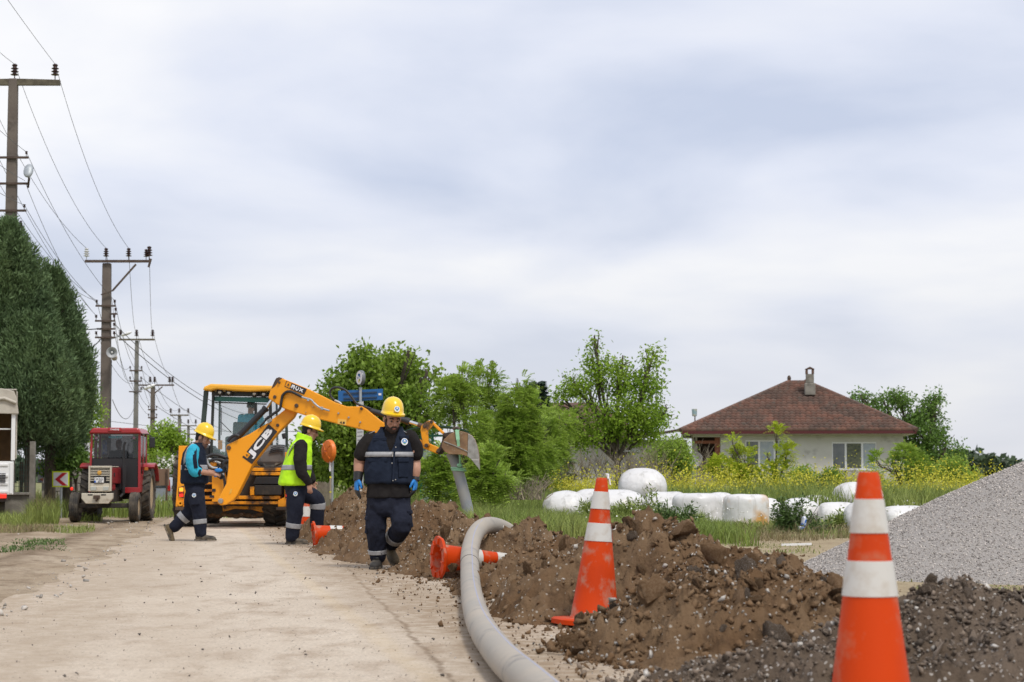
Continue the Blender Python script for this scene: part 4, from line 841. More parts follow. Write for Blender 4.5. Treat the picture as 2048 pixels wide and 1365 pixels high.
rails = [[(504, 936), (561, 936), (561, 943), (504, 943)], [(503, 945), (561, 945), (561, 951), (501, 951)], [(382, 992), (560, 992), (560, 999), (382, 999)], [(382, 1003), (558, 1003), (558, 1009), (382, 1009)], [(381, 965), (425, 965), (425, 969), (381, 969)], [(381, 979), (425, 979), (425, 984), (381, 984)]]
for q in rails: jplate('frame_rail', M['yellow_worn'], [q], YF+.05, .22)
jplate('carriage_plate', M['yellow'], [[(424, 945), (430, 941), (444, 941), (449, 958), (451, 985), (446, 1004), (424, 1004)]], YF-.35, .38)
jplate('carriage_slot', M['black'], [[(424, 978), (431, 978), (431, 984), (424, 984)], [(419, 991), (428, 991), (428, 996), (419, 996)]], YF-.37, .03, 0)
jplate('frame_post', M['yellow_worn'], [[(500, 974), (508, 974), (508, 991), (500, 991)]], YF-.05, .2)
jplate('rear_bulkhead', M['blackdirt'], [[(380, 933), (562, 933), (562, 1012), (380, 1012)]], YF+.30, .12)
jplate('step_box', M['blackdirt'], [[(509, 971), (562, 971), (562, 990), (509, 990)]], YF-.02, .25)
jplate('step_panel', M['black'], [[(512, 954), (562, 954), (562, 969), (506, 969)]], YF+.06, .22)
jplate('rear_axle', M['blackdirt'], [[(414, 1009), (540, 1009), (540, 1030), (520, 1037), (500, 1038), (470, 1035), (440, 1030), (414, 1031)]], YF+.55, .5)
jplate('axle_case', M['yellow_worn'], [[(444, 1012), (540, 1014), (530, 1027), (505, 1020), (470, 1018), (446, 1024)]], YF+.5, .04)
b = MB()
for k in range(9): q = 425+k*12; b.ball(Wp(q, 1031+2*math.sin(k*2.1), YF+.6), (.09, .10, .05))
b.build('caked_mud', M['soil'], J, 60)
rz_ = Wp(466, 1000, YF+.95); rt = .74
for x in (-.86, .86): wheel(J, (rz_.x+x, YF+1.0, rt), rt, .46, lugs=20, face=-1 if x < 0 else 1)
for x in (-.78, .78): wheel(J, (rz_.x+x+.02, YF+3.15, .50), .50, .34, lugs=18, face=-1 if x < 0 else 1)
jplate('gearbox_belly', M['blackdirt'], [[(425, 990), (530, 990), (530, 1022), (425, 1022)]], YF+1.1, 2.4)
b = MB(); c = Wp(500, 960, YF+3.2); b.box((c.x-.2, YF+3.2, .95), (1.0, 1.7, .75)); b.build('engine_bonnet', M['yellow'], J, 0, bev=.05)
b = MB(); b.prism([(rz_.x-1.0, YF+4.4, .25), (rz_.x-1.0, YF+4.9, .2), (rz_.x-1.0, YF+4.85, .65), (rz_.x-1.0, YF+4.35, .7)], (1.75, 0, 0)); b.build('front_bucket', M['yellow_worn'], J, 0)
# cab
YC = YF+1.05
b = MB(); rt_ = [(404.5, 781), (408.5, 773.5), (421, 768), (460, 769.5), (545, 772), (568, 774.5), (572, 783), (560, 781.5), (498, 784), (470, 782.5), (434, 779), (420, 782)]
b.plate(rt_, YC-.30, 1.75); b.build('cab_roof', M['roofyellow'], J, 0, bev=.035)
def cbar(name, m, segs, Y, d=.07):
    b = MB(); [b.bar(Wp(x0, y0, Y), Wp(x1, y1, Y), w_/105., d, up=(0, 1, 0)) for x0, y0, x1, y1, w_ in segs]; return b.build(name, m, J, 0, bev=.008)
M['cabframe'] = mat('cab_frame_black', (.022, .026, .024), .4)
M['cabgreen'] = mat('cab_pillar_dark_green', (.035, .055, .046), .35)
for sg in ((412.5, 782, 406, 856, 9), (572, 784, 574, 910, 5)): cbar('corner_pillar', M['cabgreen'], [sg], YC-.05, .10)
for sg in ((427, 783, 422, 918, 5), (511.5, 806, 511.5, 850, 5), (540, 784, 543, 905, 6)): cbar('window_pillar', M['cabframe'], [sg], YC, .09)
cbar('window_header', M['cabframe'], [(424, 788, 571, 790, 9)], YC, .10); cbar('window_rail', M['cabframe'], [(430, 805, 543, 809, 2.5)], YC, .05)
cbar('front_pillar', M['cabframe'], [(440, 790, 438, 905, 4), (553, 790, 555, 905, 4), (438, 797, 553, 797, 5)], YC+1.35, .08)
b = MB(); b.add(Q([(428, 806), (510, 808.5), (510, 916), (424, 914)], YC+.02), [(0, 1, 2, 3)]); b.add(Q([(514, 809), (541, 810), (543, 905), (514, 910)], YC+.02), [(0, 1, 2, 3)]); b.build('rear_window', M['cabglass'], J, 0)
b = MB(); b.add(Q([(429, 793), (541, 796), (541, 806), (429, 803)], YC+.025), [(0, 1, 2, 3)]); b.build('sun_strip', mat('green_tint_strip', (.05, .22, .18), .2, spec=.3), J, 0)
b = MB(); b.add(Q([(546, 800), (570, 800), (573, 905), (546, 905)], YC+.02), [(0, 1, 2, 3)]); b.build('side_window', M['cabglass'], J, 0)
b = MB(); b.add(Q([(440, 790), (553, 790), (553, 905), (440, 905)], YC+1.42), [(0, 1, 2, 3)]); b.build('windscreen', M['cabglass'], J, 0)
for x in (440.4, 458.3, 509.3, 528.):
    c = Wp(x, 785.5+(x-440)*.042, YC-.10); b = MB(); mt = Matrix.Rotation(R(90), 3, 'X'); b.lathe([(.001, -.03), (.06, -.02), (.072, .06), (.066, .066)], c, 16, mt); wl = b.build('work_light', M['black'], J, 50)
    b = MB(); b.lathe([(.064, .05), (.045, .064), (.001, .07)], c, 16, mt); b.build('lamp_lens', M['lens'], wl, 50)
b = MB(); b.bar(Wp(443, 816, YC-.04), Wp(442.6, 871, YC-.04), .012, .012); b.bar(Wp(441, 844, YC-.03), Wp(462, 864, YC-.02), .014, .012); b.bar(Wp(444, 846, YC-.03), Wp(463, 866, YC-.02), .010, .010); b.build('wiper', M['black'], J, 0)
b = MB(); b.plate([(466, 844), (496, 845), (498, 890), (464, 890)], YC+.30, .14); b.plate([(450, 874), (463, 872), (463, 920), (450, 918)], YC+.2, .5); b.build('seat', M['black'], J, 0, bev=.03)
b = MB(); b.plate([(421, 893), (432, 899), (434, 918), (420, 918)], YC+.1, .6); b.plate([(404, 893), (420, 889), (424, 918), (404, 918)], YC+.0, .9); b.build('left_fender', M['black'], J, 0, bev=.06)
b = MB(); b.plate([(512, 934), (512, 915), (520, 899), (536, 891), (560, 889), (570, 893), (571, 934)], YF+.42, .95); b.build('rear_fender', M['grey'], J, 0, bev=.10)
b = MB()
for k in range(4): b.tube([Wp(542-k*1.5, 896+k*3.6, YF+.395), Wp(552, 892.5+k*3.6, YF+.39), Wp(569, 892+k*3.4, YF+.395)], .010, 6)
b.build('fender_rib', M['black'], J, 60)
b = MB(); b.plate([(562.5, 868), (571, 866), (573, 877), (565, 879)], YC-.2, .07); b.build('wing_mirror', M['black'], J, 0, bev=.02)
b = MB(); b.plate([(436, 881), (444, 881), (444, 899), (436, 899)], YC+.1, .05); b.build('control_panel', M['yellow_worn'], J, 0)
textm('3CX', .10, .05, Wp(555.5, 884, YC-.005), (1, 0, 0), (0, 0, 1), M['white_print'], J, 'window_lettering', .02)
# boom
BOOM = [(434.3, 1001), (436.9, 997.3), (452.7, 967.4), (456.6, 935.7), (457.1, 918.2), (453, 902), (451.8, 895), (453.5, 890), (457.5, 888.3), (498.4, 869), (535.3, 846.1), (573.1, 817.1), (585, 816), (592.4, 824.1), (586.3, 835.6), (554.7, 867.2), (530, 897), (505.4, 928.7), (489, 962), (474.7, 990.2), (467.2, 999.8), (453.5, 1009.4), (441.9, 1011.4), (435.7, 1007)]
YBm = 36.62
jplate('boom', M['yellow'], [BOOM], YBm, .34, .015)
DIP = [(548.9, 762.6), (552.5, 757), (558, 755.2), (564, 756.8), (614.6, 777.3), (671.9, 806), (694, 813.4), (724, 813.2), (733, 818.4), (761.5, 842), (800, 861), (829, 874.4), (876, 894.5), (881, 902), (877, 909), (871, 907), (834, 892), (790, 876), (729, 861), (674, 848), (612, 832), (567, 817.5), (540, 799.5), (536.5, 796), (541.4, 778.3)]
arm('dipper', DIP, .30, M['yellow'])
arm('dipper_nose', [(549.0, 762.4), (552.5, 756.6), (558, 754.7), (564.5, 756.5), (560, 760), (556.5, 763), (553, 769), (548.5, 774), (542.5, 777.5)], .315, M['rust'], -.0075, .004)
def pins(lst, yf, m, name='pivot_pin'):
    for x, y, r in lst:
        b = MB(); b.lathe([(.001, .035), (r*.8/105, .035), (r/105, .02), (r/105, -.05)], Wp(x, y, yf(x)), 14, Matrix.Rotation(R(90), 3, 'X')); b.build(name, m, J, 40)
pins([(558.5, 765.3, 2.6), (549.6, 794.3, 3.4), (593, 811.8, 4), (723, 817.6, 3), (865-300, 790, 0.01)][:4], yarm, M['rust'])
pins([(677, 827, 2), (697.5, 835.3, 2), (720.5, 845, 2), (612, 825, 1), (626, 814, 1)], yarm, M['steel'], 'bolt')
pins([(555.5, 851, 3.2), (457.6, 896.2, 4.2)], lambda x: YBm, M['rust']); pins([(441.5, 1002.3, 5.2)], lambda x: YBm-.02, M['steel'])
b = MB(); b.tube(Q([(470, 880), (531, 818)], YBm+.16), 12.2/210, 16); b.tube(Q([(529, 820), (533, 815.5)], YBm+.16), 14.5/210, 16); b.tube(Q([(463, 889), (474, 877)], YBm+.16), 14.5/210, 16); b.build('boom_cylinder', M['black'], J, 40)
b = MB(); b.tube(Q([(531, 818), (546, 797)], YBm+.16), 3.4/105, 14); b.build('cylinder_rod', M['chrome'], J, 60)
yd = lambda x: yarm(x)+.14
b = MB(); b.tube([Wp(x, y, yd(x)) for x, y in ((727, 818.5), (816, 843))], 6/110, 16); b.tube([Wp(x, y, yd(x)) for x, y in ((811, 841.5), (819, 844.2))], 7/110, 16); b.build('bucket_cylinder', M['black'], J, 40)
b = MB(); b.tube([Wp(x, y, yd(x)) for x, y in ((816, 843), (838, 850))], 3.4/110, 14); b.build('cylinder_rod', M['chrome'], J, 60)
b = MB(); b.tube([Wp(x, y, yd(x)) for x, y in ((836, 849.5), (848, 853.5))], 4.5/110, 12); b.build('rod_eye', M['rust'], J, 60)
CRANK = [(863, 840.5), (856, 842), (848, 846.4), (842.5, 851.9), (841, 859.6), (843.2, 875), (846.5, 890.3), (852, 896.5), (859.7, 891.4), (857, 882.6), (856.4, 861.8), (861.9, 857.4), (867.4, 848.6), (866.8, 842.5)]
for o_ in (-.07, .27): arm('bell_crank', CRANK, .06, M['yellow_worn'], o_, .008)
pins([(863, 844, 3), (848.7, 853.5, 3.2), (852.5, 891.4, 3.8)], lambda x: yarm(x)-.07, M['rust'])
b = MB(); b.bar(Wp(866, 847, 35.95), Wp(888, 868, 35.92), 5.5/112, .16, up=(0, 1, 0)); b.build('bucket_link', M['yellow_worn'], J, 0, bev=.01)
HANG = [(886, 869.5), (888.2, 866.2), (906.9, 864), (891.5, 881.5), (885, 888.1), (888.2, 903.5), (886, 907.9), (878.4, 910.1), (871.2, 904.6), (874, 899.1), (878.4, 895.8), (883.8, 881.5)]
for o_ in (35.62, 35.98): jplate('bucket_hanger', M['rust'], [HANG], o_, .07)
pins([(891.5, 871, 4), (877, 902, 4)], lambda x: 35.6, M['rust'])
BK = [(884.5, 889), (889, 879.5), (899.5, 869.5), (911, 864), (923, 863.5), (935.5, 867.2), (936, 884), (935, 903), (934.4, 913.4), (923.5, 909.5), (907, 909), (898, 909), (889.5, 903.5), (884, 895)]
WEAR = [(935.8, 868.2), (943.2, 871.6), (948.7, 879.4), (953, 890.3), (956.4, 903.5), (958, 919), (958.2, 935.5), (949, 925), (942, 919), (934.4, 913.4), (935, 903)]
for o_ in (35.26, 35.91):
    jplate('bucket_side', M['bucket'], [BK], o_, .03, .004); jplate('side_cutter', M['steel'], [[(x+.4, y) for x, y in WEAR]], o_-.012, .054, .004)
b = MB(); skin = [(889.5, 903.5), (884.3, 895), (884.8, 889), (889, 879.7), (899.5, 869.8), (911, 864.4), (923, 864), (935.5, 867.7), (943, 872), (948.4, 879.6), (952.6, 890.5), (956, 903.6), (957.6, 919), (957.9, 934)]
A_ = Q(skin, 35.27); n_ = len(A_); b.add(A_+[p+Vector((0, .66, 0)) for p in A_], [(i, i+1, n_+i+1, n_+i) for i in range(n_-1)]); bs = b.build('bucket_shell', M['bucket'], J, 60)
sm_ = bs.modifiers.new('thick', 'SOLIDIFY'); sm_.thickness = .02; sm_.offset = 0
for k in range(4):
    b = MB(); b.plate([(942, 919), (956.4, 936.5), (960.2, 942), (958, 920)], 35.24+k*.2, .08); b.build('bucket_tooth', M['steel'], J, 0, bev=.006)
b = MB(); b.tube(Q([(906, 860), (908, 857.2), (914, 856.2), (919, 859.5)], 35.55), 3.2/112, 8); b.build('lifting_eye', M['rust'], J)
b = MB(); b.tube(Q([(888, 883.5), (910, 892), (935, 903.5), (953, 907)], 35.255), .010, 5); b.build('weld_seam', M['steel'], J)
# hoses
def hose(name, px, yf, r, m): b = MB(); b.tube(smooth_path([Wp(x, y, yf(x)) for x, y in px], 6), r, 8); b.build(name, m, J, 60)
fr = lambda x: yarm(x)-.04
hose('hydraulic_hose', [(530, 840), (546.8, 828), (559, 819), (562.6, 805), (565, 792), (572.8, 784.5), (581, 783.7), (589, 786.5), (603.6, 794)], fr, .026, M['black'])
hose('steel_line', [(603.6, 794), (608, 796), (622, 800), (628, 806.3), (637.7, 814.5), (648, 818.5), (659, 822)], fr, .018, M['galv'])
hose('hydraulic_hose', [(669, 801), (661, 792), (661, 781.5), (668, 776), (679.5, 776), (692, 781.5), (703, 794), (711, 805), (720.5, 811), (742, 818)], lambda x: yarm(x)+.1, .022, M['black'])
hose('steel_line', [(669, 801), (678, 805), (683, 809)], lambda x: yarm(x)+.1, .02, M['galv'])
for x, y in ((616.5, 799.5), (644, 817), (537, 841)): jplate('hose_clamp', M['galv'], [[(x-2, y-3.6), (x+2.2, y-2.6), (x+1.5, y+3.6), (x-2.6, y+2.6)]], yarm(x)-.07, .06, .004) if x > 560 else jplate('hose_clamp', M['galv'], [[(x-5, y-5), (x+2, y-7), (x+7, y+1), (x-1, y+7)]], YBm-.05, .1, .006)
hose('hydraulic_hose', [(519, 855), (526, 847), (534, 838), (545, 829)], lambda x: YBm-.03, .018, M['black']); hose('hydraulic_hose', [(455, 884), (461, 876), (470, 871), (478, 873)], lambda x: YBm-.05, .03, M['black'])
for pth, r, m in (([(413, 912), (416, 926), (424, 935), (436, 937), (445, 942), (447, 955)], .022, 'galv'), ([(414, 915), (424, 910), (438, 911), (452, 916)], .03, 'black'), ([(417, 918), (430, 922), (441, 927)], .025, 'galv'), ([(430, 944), (441, 947), (449, 960), (450, 985)], .028, 'black'), ([(420, 922), (434, 919), (449, 922)], .035, 'black'), ([(452, 940), (448, 928), (456, 921)], .05, 'black')):
    hose('hydraulic_hose' if m == 'black' else 'steel_line', pth, lambda x: YF-.45, r, M[m])
jplate('valve_block', M['blackdirt'], [[(424, 925), (452, 919), (455, 944), (424, 946)]], YF-.30, .5); jplate('linkage', M['yellow'], [[(417, 928), (432, 925), (432, 932), (418, 935)]], YF-.42, .12)
# decals
def frame(a, b_, Y): a = Wp(*a, Y); b_ = Wp(*b_, Y); r = (b_-a).normalized(); return a, b_, r, Vector((0, -1, 0)).cross(r)*-1
def decal(name, quad, Yf, m, th=.003): b = MB(); b.prism([Wp(x, y, Yf(x)) for x, y in quad], (0, th, 0)); return b.build(name, m, J, 0)
fb = lambda x: YBm-.006
decal('logo_panel', [(537.1, 848.8), (554.7, 863.7), (503.7, 928.7), (484.4, 914.7)], fb, M['black_print'])
a_, c_ = Wp(494, 921.6, YBm), Wp(545.9, 856.2, YBm); r_ = (c_-a_).normalized(); u_ = Vector((0, -1, 0)).cross(r_)
if u_.z < 0: u_ = -u_
L_ = (c_-a_).length; hgt = (Wp(484.4, 914.7, YBm)-Wp(503.7, 928.7, YBm)).length
Ru = (r_, u_) if r_.cross(u_).y < 0 else (r_, -u_)
cj = (a_+c_)/2+r_*L_*.03; cj.y = YBm-.008
textm('JCB', L_*.84, hgt*.70, cj, Ru[0], Ru[1], M['white_print'], J, 'logo_lettering', .055, .004, 0)
sq = a_+r_*.035+u_*hgt*.28
b = MB(); b.prism([sq+r_*x+u_*y+Vector((0, -.010, 0)) for x, y in ((0, -.04), (.085, -.04), (.085, .05), (0, .05))], (0, .003, 0)); b.build('logo_square', M['yellow'], J, 0)
textm('A', .05, .05, sq+r_*.042+Vector((0, -.012, 0)), Ru[0], Ru[1], M['black_print'], J, 'logo_mark', .02)
fd = lambda x: yarm(x)-.006
decal('model_panel', [(572.8, 761.9), (613.8, 778.3), (608.4, 789.9), (568.7, 773.5)], fd, M['black_print'])
decal('logo_square', [(574, 763.6), (583.2, 767.3), (579.2, 776.4), (570.3, 772.6)], lambda x: fd(x)-.004, M['yellow'])
dr = (Wp(613.8, 778.3, 36.4)-Wp(572.8, 761.9, 36.4)).normalized(); du = Vector((0, -1, 0)).cross(dr); du = du if du.z > 0 else -du
textm('A', .05, .055, Wp(576.8, 770, yarm(577)-.014), dr, du, M['black_print'], J, 'logo_mark', .02)
for s_, x, y in (('3', 586.2, 774), ('C', 594.4, 777.4), ('X', 602.6, 780.7)): textm(s_, .082, .066, Wp(x, y, yarm(x)-.010), du, -dr, M['white_print'], J, 'model_lettering', .045)
decal('warning_sticker', [(676, 838), (693, 840), (692, 851), (675, 848)], fd, mat('sticker_pale_orange', (.85, .50, .10), .5)); b = MB(); b.prism([Wp(x, y, yarm(x)-.009) for x, y in ((679, 846.4), (684.5, 848), (682.6, 842.4))], (0, .002, 0)); b.prism([Wp(688+2.6*math.cos(a), 846+2.6*math.sin(a), yarm(688)-.009) for a in np.linspace(0, 6, 10)], (0, .002, 0)); b.build('sticker_mark', M['black_print'], J, 0)
decal('warning_sticker', [(460.5, 979), (465, 977), (462.5, 987), (458, 989)], fb, mat('sticker_yellow', (.75, .40, .05), .5))

# ============================================================ TRACTOR
M['tred'] = mat('tractor_red', (.36, .022, .026), .35, dirt=(.20, .08, .06), dsc=6, dlo=.58, dhi=.8, coat=.2)
M['cream'] = mat('tractor_cream', (.56, .51, .41), .5, dirt=(.28, .21, .14), dsc=7, dlo=.55, dhi=.75)
M['rimcream'] = mat('rim_cream', (.55, .42, .27), .6, dirt=(.30, .2, .12), dsc=6, dlo=.5, dhi=.8)
tg = Gp(209, 1046.5)
T = thing('tractor', 'dusty red tractor with a cab and cream grille facing the camera on the left', 'tractor', (tg.x, tg.y, .012), local=True, rz=R(3))
kx = .0108                                # metres per photo pixel at the tractor
def tb(name, m, boxes, bev=.012, sm=0):
    b = MB(); [b.box(((x0+x1)/2, (y0+y1)/2, (z0+z1)/2), (x1-x0, y1-y0, z1-z0)) for x0, x1, y0, y1, z0, z1 in boxes]; return b.build(name, m, T, sm, bev=bev)
for x, s in ((-.60, -1), (.62, 1)): wheel(T, (x, 0, .315), .315, .20, lugs=0, rimm=M['rimcream'], rim_r=.6, face=s, ribs=True)
for x, s in ((-.56, -1), (.62, 1)): wheel(T, (x*.96, 1.72, .585), .585, .36, lugs=20, rimm=M['rimcream'], rim_r=.64, face=s)
tb('front_axle', M['blackdirt'], [(-.52, .52, -.06, .06, .30, .40), (-.1, .1, -.1, .2, .34, .5)]); tb('chassis_block', M['blackdirt'], [(-.16, .16, -.2, 1.5, .42, .72)]); tb('rear_axle', M['blackdirt'], [(-.5, .6, 1.6, 1.84, .46, .72)])
bal = MB(); bal.prism([(-.40, -.52, .61), (.24, -.52, .61), (.24, -.52, .50), (.15, -.52, .395), (-.31, -.52, .395), (-.40, -.52, .50)], (0, .14, 0)); bo = bal.build('ballast_block', M['cream'], T, 0, bev=.012)
tb('ballast_slot', M['black'], [(-.27, -.17, -.525, -.5, .565, .59), (0, .10, -.525, -.5, .565, .59)], .0); tb('tow_hook', M['rust'], [(-.15, -.02, -.60, -.5, .50, .57), (-.10, -.07, -.62, -.5, .44, .52)])
GX0, GX1 = -.27, .20
tb('bonnet', M['tred'], [(GX0+.015, GX1-.005, -.40, .95, .80, 1.145), (GX0+.03, GX1-.02, -.40, .25, .66, .80)], .025); tb('bonnet_top', M['cream'], [(GX0+.01, GX1, -.40, .55, 1.147, 1.165)], .006)
b = MB(); fr_ = [(GX0, GX0+.035), (GX1-.035, GX1)]
[b.box(((x0+x1)/2, -.44, .91), (x1-x0, .08, .52)) for x0, x1 in fr_]; b.box(((GX0+GX1)/2, -.44, 1.15), (GX1-GX0-.072, .08, .04)); b.box(((GX0+GX1)/2, -.44, .70), (GX1-GX0-.072, .08, .10)); b.build('grille_surround', M['cream'], T, 0, bev=.008)
tb('grille_back', M['black'], [(GX0+.02, GX1-.02, -.41, -.405, .7, 1.13)], 0)
for k in range(5): tb('grille_bar', M['cream'], [(GX0+.036, GX1-.036, -.455, -.43, 1.098-k*.033, 1.114-k*.033)], 0)
for x0, x1 in ((GX0+.036, GX0+.11), (GX1-.11, GX1-.036)): tb('grille_bar', M['cream'], [(x0, x1, -.455, -.43, .90, .915), (x0, x1, -.455, -.43, .865, .88), (x0, x1, -.455, -.43, .93, .94)], 0)
b = MB(); b.lathe([(.001, .02), (.04, .012), (.046, -.005)], (-.05, -.46, 1.03), 18, Matrix.Rotation(R(90), 3, 'X')); b.build('round_badge', mat('amber_badge', (.62, .34, .06), .4), T)
pl_ = tb('number_plate', M['white'], [(-.145, .045, -.480, -.458, .825, .935)], .004)
tb('plate_band', mat('plate_blue', (.03, .12, .5), .5), [(-.145, -.115, -.482, -.470, .829, .87)], 0)
textm('54 EUC', .15, .042, (-.045, -.4835, .902), (1, 0, 0), (0, 0, 1), M['black_print'], T, 'plate_lettering', .01); textm('697', .09, .042, (-.03, -.4835, .852), (1, 0, 0), (0, 0, 1), M['black_print'], T, 'plate_lettering', .01)
for x0 in (GX0+.05, .03): tb('headlight', M['lens'], [(x0, x0+.12, -.488, -.45, .665, .745)], .008)
tb('headlight_panel', M['cream'], [(GX0+.036, GX1-.036, -.45, -.42, .64, .81)], .006)
tb('side_vent', M['black'], [(GX1-.006, GX1+.002, -.12, .02, .95, 1.03)], 0)
ex = MB(); ex.tube([(.30, .55, .58), (.30, .55, 1.0), (.30, .55, 1.18)], [.035, .055, .05], 12); ex.tube([(.30, .55, 1.15), (.30, .55, 1.60), (.335, .55, 1.68)], .024, 10); ex.tube([(.30, .55, .6), (.24, .5, .52)], .03, 8); ex.build('exhaust_stack', M['black'], T, 40)
c0, c1 = -.42, .60; cy0, cy1 = .85, 1.95
rf = MB(); rf.prism([(c0+.03, cy0-.12, 1.98), (c1-.03, cy0-.12, 1.98), (c1+.05, cy0-.12, 1.86), (c0-.05, cy0-.12, 1.86)], (0, cy1-cy0+.22, 0)); rf.build('cab_roof', M['tred'], T, 0, bev=.03)
tb('roof_panel', M['tred'], [(-.06, .22, cy0-.15, cy0-.10, 1.90, 1.985)], .015); textm('YARIŞ', .19, .042, (.08, cy0-.153, 1.943), (1, 0, 0), (0, 0, 1), M['white_print'], T, 'roof_lettering', .03)
for x0, x1, xt in ((c0-.05, c0-.01, .03), (c1-.03, c1+.02, -.01)):
    b = MB(); b.prism([(x0, cy0-.02, .62), (x1, cy0-.02, .62), (x1+xt, cy0, 1.86), (x0+xt, cy0, 1.86)], (0, .06, 0)); b.build('cab_pillar', M['tred'], T, 0)
for y in (cy0+.5, cy1-.05):
    b = MB(); b.bar((c1-.01, y, .95), (c1-.02, y, 1.86), .05, .05); b.bar((c0-.0, y, .95), (c0+.02, y, 1.86), .05, .05); b.build('cab_pillar', M['tred'], T, 0)
b = MB(); b.box((c0+.5*(c1-c0), cy0+.02, 1.60), (c1-c0-.08, .012, .50)); b.build('windscreen', M['darkglass'], T, 0)
tb('cab_firewall', M['black'], [(c0, c1-.03, cy0+.03, cy0+.08, .66, 1.34)], .01); tb('cab_sill', M['tred'], [(.22, c1, cy0-.03, cy0+.03, .60, .72), (c1-.03, c1+.02, cy0+.06, cy0+.6, .62, 1.0)], .01)
b = MB(); b.box((c1-.005, cy0+.27, 1.43), (.012, .44, .78)); b.box((c1-.005, cy0+.75, 1.5), (.012, .44, .62)); b.build('side_window', M['darkglass'], T, 0)
tb('rear_window', M['darkglass'], [(c0+.05, c1-.05, cy1, cy1+.012, 1.2, 1.84)], 0); tb('cab_floor', M['black'], [(c0, c1, cy0+.1, cy1, .70, .76)], 0)
tb('dashboard', M['black'], [(-.1, .25, cy0+.1, cy0+.3, .8, 1.3)], .03)
st = MB(); st.lathe([(.16, -.012), (.175, 0), (.16, .012), (.15, 0), (.16, -.012)], (.09, cy0+.38, 1.33), 24, Matrix.Rotation(R(25), 3, 'X')); st.build('steering_wheel', M['black'], T)
tb('windscreen_poster', mat('poster_blue_white', (.55, .60, .68), .7, (.10, .20, .55), 22, .45, .55), [(-.20, -.10, cy0+.028, cy0+.032, 1.42, 1.72)], 0)
textm('KAZAN ETNE', .28, .05, (.08, cy0+.010, 1.79), (1, 0, 0), (0, 0, 1), mat('sticker_turquoise', (.10, .45, .52), .6), T, 'windscreen_lettering', .01)
for x in (c0+.10, c1-.13):
    b = MB(); b.lathe([(.001, .004), (.028, .004), (.03, 0)], (x, cy0+.006, 1.77), 14, Matrix.Rotation(R(90), 3, 'X')); b.build('round_sticker', mat('sticker_mix', (.30, .28, .42), .6, (.5, .12, .06), 40), T)
for s, x in ((1, .645), (-1, -.54)):
    b = MB(); pts = [(math.cos(a), math.sin(a)) for a in np.linspace(1.05, 2.7, 10)]
    for (a0, b0), (a1, b1) in zip(pts, pts[1:]): b.prism([(x-.21, 1.72+.66*a0*-1, .585+.66*b0), (x-.21, 1.72+.66*a1*-1, .585+.66*b1), (x-.21, 1.72+.62*a1*-1, .585+.62*b1), (x-.21, 1.72+.62*a0*-1, .585+.62*b0)], (.40, 0, 0))
    b.build('rear_fender', M['tred'], T, 0)
tb('fender_lamp', mat('amber_lens', (.5, .15, .02), .3), [(.66, .74, 1.12, 1.16, 1.08, 1.15)], .006)
tb('wing_mirror', M['black'], [(.78, .90, cy0+.08, cy0+.13, 1.56, 1.79)], .02); b = MB(); b.tube([(c1, cy0+.05, 1.84), (.74, cy0+.06, 1.86), (.84, cy0+.1, 1.80)], .012, 6); b.build('mirror_arm', M['black'], T)
tb('rear_rack', mat('rusty_panel', (.22, .15, .10), .8), [(.45, 1.05, 2.3, 2.34, .75, 1.12)], .004); tb('rack_leg', M['rust'], [(.98, 1.02, 2.26, 2.30, .42, 1.1)], 0)
tb('seat', M['black'], [(-.14, .32, 1.45, 1.85, .9, 1.0), (-.14, .32, 1.80, 1.88, 1.0, 1.45)], .03)

# ============================================================ CAR, TRUCK, ROADSIDE
M['silver'] = mat('silver_paint', (.36, .39, .44), .3, metal=.35, coat=.4)
cc = Wp(296, 1030, 51.5); K = thing('parked_car', 'silver car seen from behind between the tractor and the backhoe', 'car', (cc.x, cc.y, 0), local=True, rz=R(4))
b = MB(); sec = [(-.60, .22), (-.62, .45), (-.60, .62), (-.52, .80), (-.47, .93), (0, .97), (.47, .93), (.52, .80), (.60, .62), (.62, .45), (.60, .22)]
b.prism([(x, 0, z) for x, z in sec], (0, 2.2, 0)); b.build('body', M['silver'], K, 0, bev=.05)
b = MB(); b.prism([(-.46, -.012, .66), (.46, -.012, .66), (.40, -.012, .90), (-.40, -.012, .90)], (0, .02, 0)); b.build('rear_window', M['carglass'], K, 0, bev=.008)
b = MB(); b.box((0, -.04, .27), (1.2, .14, .2)); b.build('bumper', mat('bumper_grey', (.30, .31, .32), .5), K, 0, bev=.04)
for x in (-.52, .52):
    b = MB(); b.prism([(x-.05, -.02, .58), (x+.05, -.02, .58), (x+.03, -.02, .88), (x-.04, -.02, .88)], (0, .05, 0)); b.build('tail_light', M['red'], K, 0, bev=.01)
    b = MB(); b.lathe([(.001, .02), (.05, .02), (.065, -.02)], (x*.82, -.10, .27), 16, Matrix.Rotation(R(90), 3, 'X')); b.build('fog_lamp', M['redlit'] if x > 9 else M['red'], K)
for x in (-.55, .55):
    for y in (.45, 1.75): wheel(K, (x, y, .17), .19, .13, lugs=0, rimm=M['galv'], face=1 if x > 0 else -1)
b = MB(); b.box((0, -.02, .48), (.36, .02, .09)); b.build('number_plate', M['white'], K, 0); 
for x in (-.45, .45):
    b = MB(); b.bar((x, .3, .99), (x, 1.9, .99), .03, .03); b.build('roof_rail', M['galv'], K, 0)
